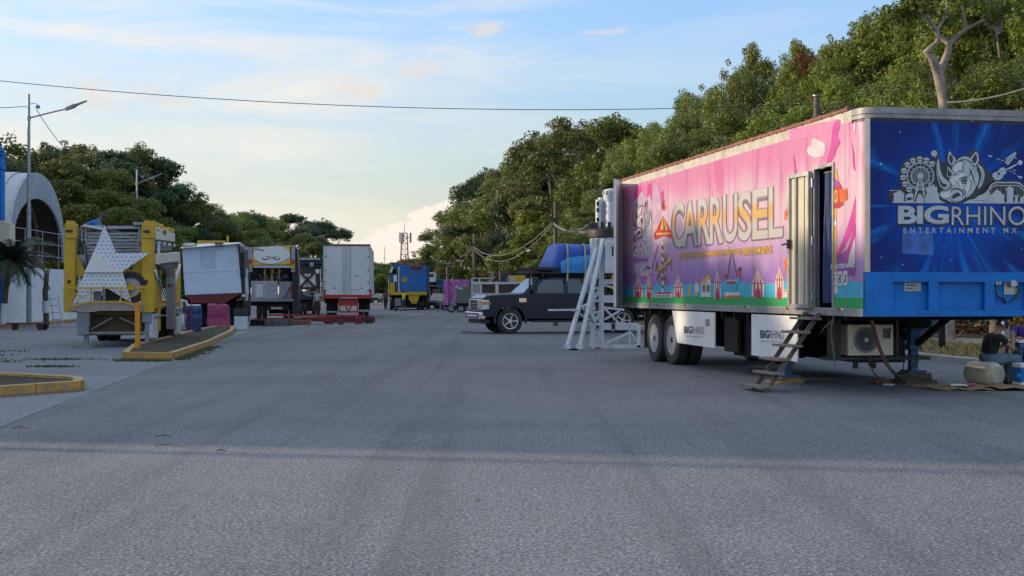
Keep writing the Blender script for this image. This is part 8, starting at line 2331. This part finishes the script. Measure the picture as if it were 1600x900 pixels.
def person(label, loc, rz, J, shirt, trousers, shoes=None, cap=None, sleeve=0.55, shorts=False, hands=True, hair=True, scale=1.0, long_hair=False):
    """J: joints in metres, local +x is where the person faces"""
    root = thing('person', label, 'person', loc, rz); root.scale = (scale,)*3
    V = {k: Vector(v) for k, v in J.items()}
    names = []; pts = []; rad = []; edges = []
    def add(n, p, r, par=None):
        names.append(n); pts.append(Vector(p)); rad.append(r)
        if par is not None: edges.append((names.index(par), len(pts)-1))
    pel, che, nek, hed = V['pelvis'], V['chest'], V['neck'], V['head']
    add('pelvis', pel, (.105,.09)); add('waist', pel.lerp(che,.5), (.10,.08),'pelvis'); add('chest', che, (.125,.095),'waist'); add('neck0', nek, .062,'chest'); 
    up = (hed-nek).normalized(); add('jaw', nek+up*.075, .058,'neck0'); add('skull0', hed+up*.0, (.082,.095),'jaw'); add('skull1', hed+up*.085, (.07,.08),'skull0')
    for s in ('l','r'):
        sh_, el, wr = V['sh_'+s], V['el_'+s], V['wr_'+s]
        add('sh'+s, sh_, .050,'chest'); add('ua'+s, sh_.lerp(el,.5), .045,'sh'+s); add('el'+s, el, .041,'ua'+s); add('fa'+s, el.lerp(wr,.4), .039,'el'+s); add('wr'+s, wr, .028,'fa'+s)
        d = (wr-el).normalized(); add('palm'+s, wr+d*.075, (.042,.022),'wr'+s)
        hip, kn, an, to = V['hip_'+s], V['kn_'+s], V['an_'+s], V['toe_'+s]
        add('hip'+s, hip, .075,'pelvis'); add('th'+s, hip.lerp(kn,.45), .072,'hip'+s); add('kn'+s, kn, .058,'th'+s); add('ca'+s, kn.lerp(an,.35), .056,'kn'+s); add('an'+s, an, .038,'ca'+s); add('to'+s, to, .036,'an'+s)
    body = skin_mesh('body', pts, edges, rad, M_skin, root)
    # fingers joined into the body outline as their own short chains
    if hands:
        fb = MB()
        for s in ('l','r'):
            el, wr = V['el_'+s], V['wr_'+s]; d = (wr-el).normalized(); sd = d.cross(Vector((0,0,1)))
            sd = sd.normalized() if sd.length > .1 else Vector((0,1,0)); dn = d.cross(sd).normalized()
            if dn.z > 0: dn = -dn
            for k, (o_, l) in enumerate(((-.030,.062),(-.010,.074),(.010,.070),(.029,.055))):
                p0 = wr+d*.085+sd*o_; p1 = p0+d*l*.55+dn*.012; p2 = p1+d*l*.30+dn*.026; p3 = p2+d*l*.12+dn*.026
                fb.tube([p0-d*.02,p0,p1,p2,p3],[.009,.0095,.0085,.0075,.006],7)
            p0 = wr+d*.03+sd*.034; fb.tube([p0-sd*.015,p0+sd*.02+d*.02,p0+sd*.028+d*.05+dn*.01],[.012,.010,.008],7)
        b2 = fb.build('fingers', M_skin, root, smooth=60)
    # face
    fwd = Vector(J.get('face',(1,0,0))).normalized(); fwd = (fwd - up*fwd.dot(up)).normalized(); lat = up.cross(fwd)
    f = MB(); c = hed+up*.02
    f.add([c+fwd*.088+up*.03, c+fwd*.090-up*.03+lat*.017, c+fwd*.090-up*.03-lat*.017, c+fwd*.116-up*.022],[(0,1,3),(0,3,2),(1,2,3)])
    for sg in (-1,1): f.lathe([(0,-.01),(.02,-.008),(.026,0),(.02,.008),(0,.01)],c+lat*sg*.086-up*.005,'y',8)
    f.build('nose_and_ears', M_skin, root, smooth=60)
    f = MB()
    for sg in (-1,1): f.box(c+fwd*.089+lat*sg*.032+up*.022,(.012,.024,.009))
    f.box(c+fwd*.088-up*.058,(.01,.045,.008)); f.build('eyes_and_mouth', M_hair, root)
    # hair / cap
    h = MB(); vs_ = []; n = 16
    prof = [(1.0,-.02),(1.08,.03),(1.02,.075),(.82,.115),(.45,.14),(.0,.15)] if not long_hair else [(.85,-.16),(1.05,-.08),(1.1,-.02),(1.08,.03),(1.02,.075),(.82,.115),(.45,.14),(.0,.15)]
    for r, z in prof:
        for k in range(n):
            a = 2*math.pi*k/n; ca, sa = math.cos(a), math.sin(a)
            zz = z + (0.055*max(0,ca) if z < .03 else 0)
            if long_hair and z < -.01 and ca > .35: zz = .03
            vs_.append(hed+up*(.015+zz) + fwd*(ca*r*.098-.004) + lat*(sa*r*.086))
    fs_ = [(i*n+k,i*n+(k+1)%n,(i+1)*n+(k+1)%n,(i+1)*n+k) for i in range(len(prof)-1) for k in range(n)]
    h.add(vs_, fs_); 
    ho = h.build('cap' if cap else 'hair', cap or M_hair, root, smooth=70)
    if cap:
        h = MB(); bd_ = J.get('brim',(1,0,0)); bd_ = Vector(bd_).normalized(); bd_ = (bd_-up*bd_.dot(up)).normalized(); bl = up.cross(bd_)
        h.prism([hed+up*.07+bd_*.08+bl*.07, hed+up*.06+bd_*.16+bl*.045, hed+up*.06+bd_*.17, hed+up*.06+bd_*.16-bl*.045, hed+up*.07+bd_*.08-bl*.07], up*.012); h.build('brim', cap, ho)
    # shirt: torso and upper arms
    names = []; pts = []; rad = []; edges = []
    add('pelvis', pel-(che-pel)*.22, (.182,.160)); add('waist', pel.lerp(che,.5), (.152,.128),'pelvis'); add('chest', che, (.163,.128),'waist'); add('neck0', che.lerp(nek,.75), .080,'chest')
    for s in ('l','r'):
        sh_, el = V['sh_'+s], V['el_'+s]; add('sh'+s, sh_, .074,'chest'); add('ua'+s, sh_.lerp(el,sleeve*.6), .066,'sh'+s); add('sl'+s, sh_.lerp(el,sleeve), .062,'ua'+s)
    skin_mesh('shirt', pts, edges, rad, shirt, root)
    tm = MB(); ball(tm, pel, .150, .95, 1.12, .9); tm.tube([pel, pel.lerp(che,.30)], [.150,.128], 14)
    for s in ('l','r'):
        hip, kn, an = V['hip_'+s], V['kn_'+s], V['an_'+s]
        ball(tm, hip, .112); ball(tm, kn, .076)
        tm.tube([hip, hip.lerp(kn,.5), kn], [.112,.096,.076], 14)
        if not shorts: tm.tube([kn, kn.lerp(an,.4), kn.lerp(an,.93)], [.076,.070,.062], 14)
    cloth_mesh('trousers', tm, trousers, root)
    for s in ('l','r'):
        an, to = V['an_'+s], V['toe_'+s]; d = (to-an); d.z = 0; d.normalize()
        skin_mesh('shoe', [an-d*.05+Vector((0,0,-.03)), an+d*.06+Vector((0,0,-.04)), to+d*.03+Vector((0,0,0))], [(0,1),(1,2)], [(.045,.045),(.050,.042),(.045,.032)], shoes or M_black, root, 2)
    return root
M_blackT = mat('black_tshirt',(0.012,0.012,0.014),0.85,var=0.3)
M_jeans = mat('faded_jeans',(0.11,0.17,0.23),0.85,var=0.25,scale=5)
M_capk = mat('black_cap',(0.010,0.010,0.012),0.8,var=0.2)
# seated man on the drum, turned to the right, back partly to us, hand near his mouth
sx_, sy_ = GD(1545, 21.05)
seat = dict(pelvis=(-.02,0,.49), chest=(.05,0,.78), neck=(.15,0,.94), head=(.225,0,1.03), face=(1,0,-.15), brim=(-1,0,.05),
    sh_l=(.11,.20,.87), el_l=(.32,.22,.68), wr_l=(.48,.10,.78), sh_r=(.11,-.20,.87), el_r=(.31,-.24,.64), wr_r=(.38,-.10,.86),
    hip_l=(.0,.10,.47), kn_l=(.44,.14,.50), an_l=(.40,.15,.10), toe_l=(.54,.16,.05), hip_r=(.0,-.10,.47), kn_r=(.45,-.12,.49), an_r=(.34,-.13,.10), toe_r=(.48,-.14,.05))
p = person('man in black t-shirt, backward black cap and jeans sitting on the white drum', (sx_,sy_,.0), R(8), seat, M_blackT, M_jeans, M_black, cap=M_capk, scale=.93)
m = MB(); m.lathe([(.0,-.004),(.03,-.004),(.034,0),(.0,.006)],(0,0,0),'y',12); bg_ = m.build('cap_badge', M_inkw, p); bg_.location = (.205,-.096,1.10)
# person in purple, mostly at the picture edge, seated facing us-left
sx_, sy_ = GD(1597, 22.3)
seat2 = dict(pelvis=(-.02,0,.48), chest=(.03,0,.80), neck=(.09,0,.98), head=(.15,0,1.09), face=(1,0,-.2),
    sh_l=(.06,.19,.91), el_l=(.20,.25,.70), wr_l=(.38,.12,.74), sh_r=(.06,-.19,.91), el_r=(.20,-.25,.70), wr_r=(.38,-.12,.74),
    hip_l=(.0,.10,.47), kn_l=(.42,.15,.49), an_l=(.40,.15,.10), toe_l=(.52,.16,.05), hip_r=(.0,-.10,.47), kn_r=(.42,-.13,.49), an_r=(.40,-.13,.10), toe_r=(.52,-.14,.05))
person('person in a purple shirt and dark shorts sitting at the small table', (sx_+.1,sy_,0), R(-118), seat2, mat('purple_shirt',(0.06,0.03,0.24),0.8,var=0.2), M_black, M_black, shorts=True)
st_ = thing('stool', 'low dark stool under the person in purple', 'stool', (sx_+.1,sy_,0)); m = MB(); m.bx(-.18,.18,-.18,.18,.33,.37); m.build('seat', M_black, st_, bevel=.01)
for a in (-1,1):
    for b in (-1,1): m = MB(); m.bar((a*.15,b*.15,0),(a*.15,b*.15,.33),.03); m.build('leg', M_black, st_)
# walkers far down the road
def stand(step=.18, arms=0.0):
    return dict(pelvis=(0,0,.95), chest=(.02,0,1.30), neck=(.02,0,1.50), head=(.04,0,1.61),
    sh_l=(.01,.19,1.42), el_l=(-.06+arms,.25,1.14), wr_l=(.10+arms,.24,.92), sh_r=(.01,-.19,1.42), el_r=(.02,-.25,1.14), wr_r=(.16,-.22,.96),
    hip_l=(0,.09,.92), kn_l=(step,.10,.50), an_l=(step*.8,.10,.09), toe_l=(step*.8+.13,.11,.04), hip_r=(0,-.09,.92), kn_r=(-step*.4,-.10,.50), an_r=(-step*1.3,-.10,.11), toe_r=(-step*1.3+.12,-.11,.05))
M_hivis = mat('hi_vis_yellow',(0.45,0.92,0.03),0.7,var=0.1)
x, y = GD(631, 108); person('worker in a hi-vis yellow top and dark shorts walking behind the blue truck', (x,y,0), R(200), stand(), M_hivis, mat('grey_shorts',(0.06,0.07,0.09),0.8), shorts=True)
x, y = GD(602.5, 118); person('person in a dull red top and dark trousers beside the blue truck', (x,y,0), R(260), stand(.1), mat('dull_red_top',(0.14,0.035,0.05),0.8), mat('dark_trousers',(0.03,0.032,0.04),0.8))
x, y = GD(619, 109); m = MB(); m.lathe([(0,-.17),(.1,-.14),(.16,-.05),(.17,0),(.16,.05),(.1,.14),(0,.17)],(0,0,.18),'z',14); tag(m.build('black_ball', M_black, loc=(x,y,0), smooth=80), 'round black object on the road left of the hi-vis worker', 'ball')
x, y = GD(497, 84); person('person standing between the black frame truck and the white trailer', (x,y,0), R(250), stand(.08), mat('pale_blue_top',(0.25,0.32,0.42),0.8), mat('dark_trousers',(0.03,0.032,0.04),0.8))
# worker lying over the load on top of the yellow trailer
q = YL(132,371,2.4); cr = dict(pelvis=(0,0,.24), chest=(.24,0,.40), neck=(.40,0,.50), head=(.47,0,.57), face=(1,0,-.5),
    sh_l=(.30,.18,.44), el_l=(.50,.22,.26), wr_l=(.72,.12,.12), sh_r=(.30,-.18,.44), el_r=(.52,-.22,.27), wr_r=(.74,-.10,.12),
    hip_l=(.0,.10,.22), kn_l=(.28,.17,.12), an_l=(-.08,.17,.07), toe_l=(-.2,.17,.05), hip_r=(.0,-.10,.22), kn_r=(.28,-.17,.12), an_r=(-.08,-.17,.07), toe_r=(-.2,-.17,.05))
wl_ = yt.matrix_world if False else None
px_ = YO[0]+_c*q.x-_s*q.y; py_ = YO[1]+_s*q.x+_c*q.y
person('worker in a bright blue shirt crouching on top of the yellow ride trailer', (px_,py_,q.z), RZ, cr, mat('bright_blue_shirt',(0.01,0.16,0.55),0.8,var=0.15), mat('dark_trousers',(0.03,0.032,0.04)))
q2 = YL(154,357,2.0); x_ = YO[0]+_c*q2.x-_s*q2.y; y_ = YO[1]+_s*q2.x+_c*q2.y
m = MB(); m.lathe([(.14,0),(.13,.06),(.07,.2),(0,.3)],(0,0,0),'z',9); tag(m.build('blue_bag', mat('dusty_blue',(0.05,0.13,0.26),0.8,var=0.2), loc=(x_,y_,q2.z), smooth=50), 'small blue cloth bag on top of the yellow ride trailer', 'bag')
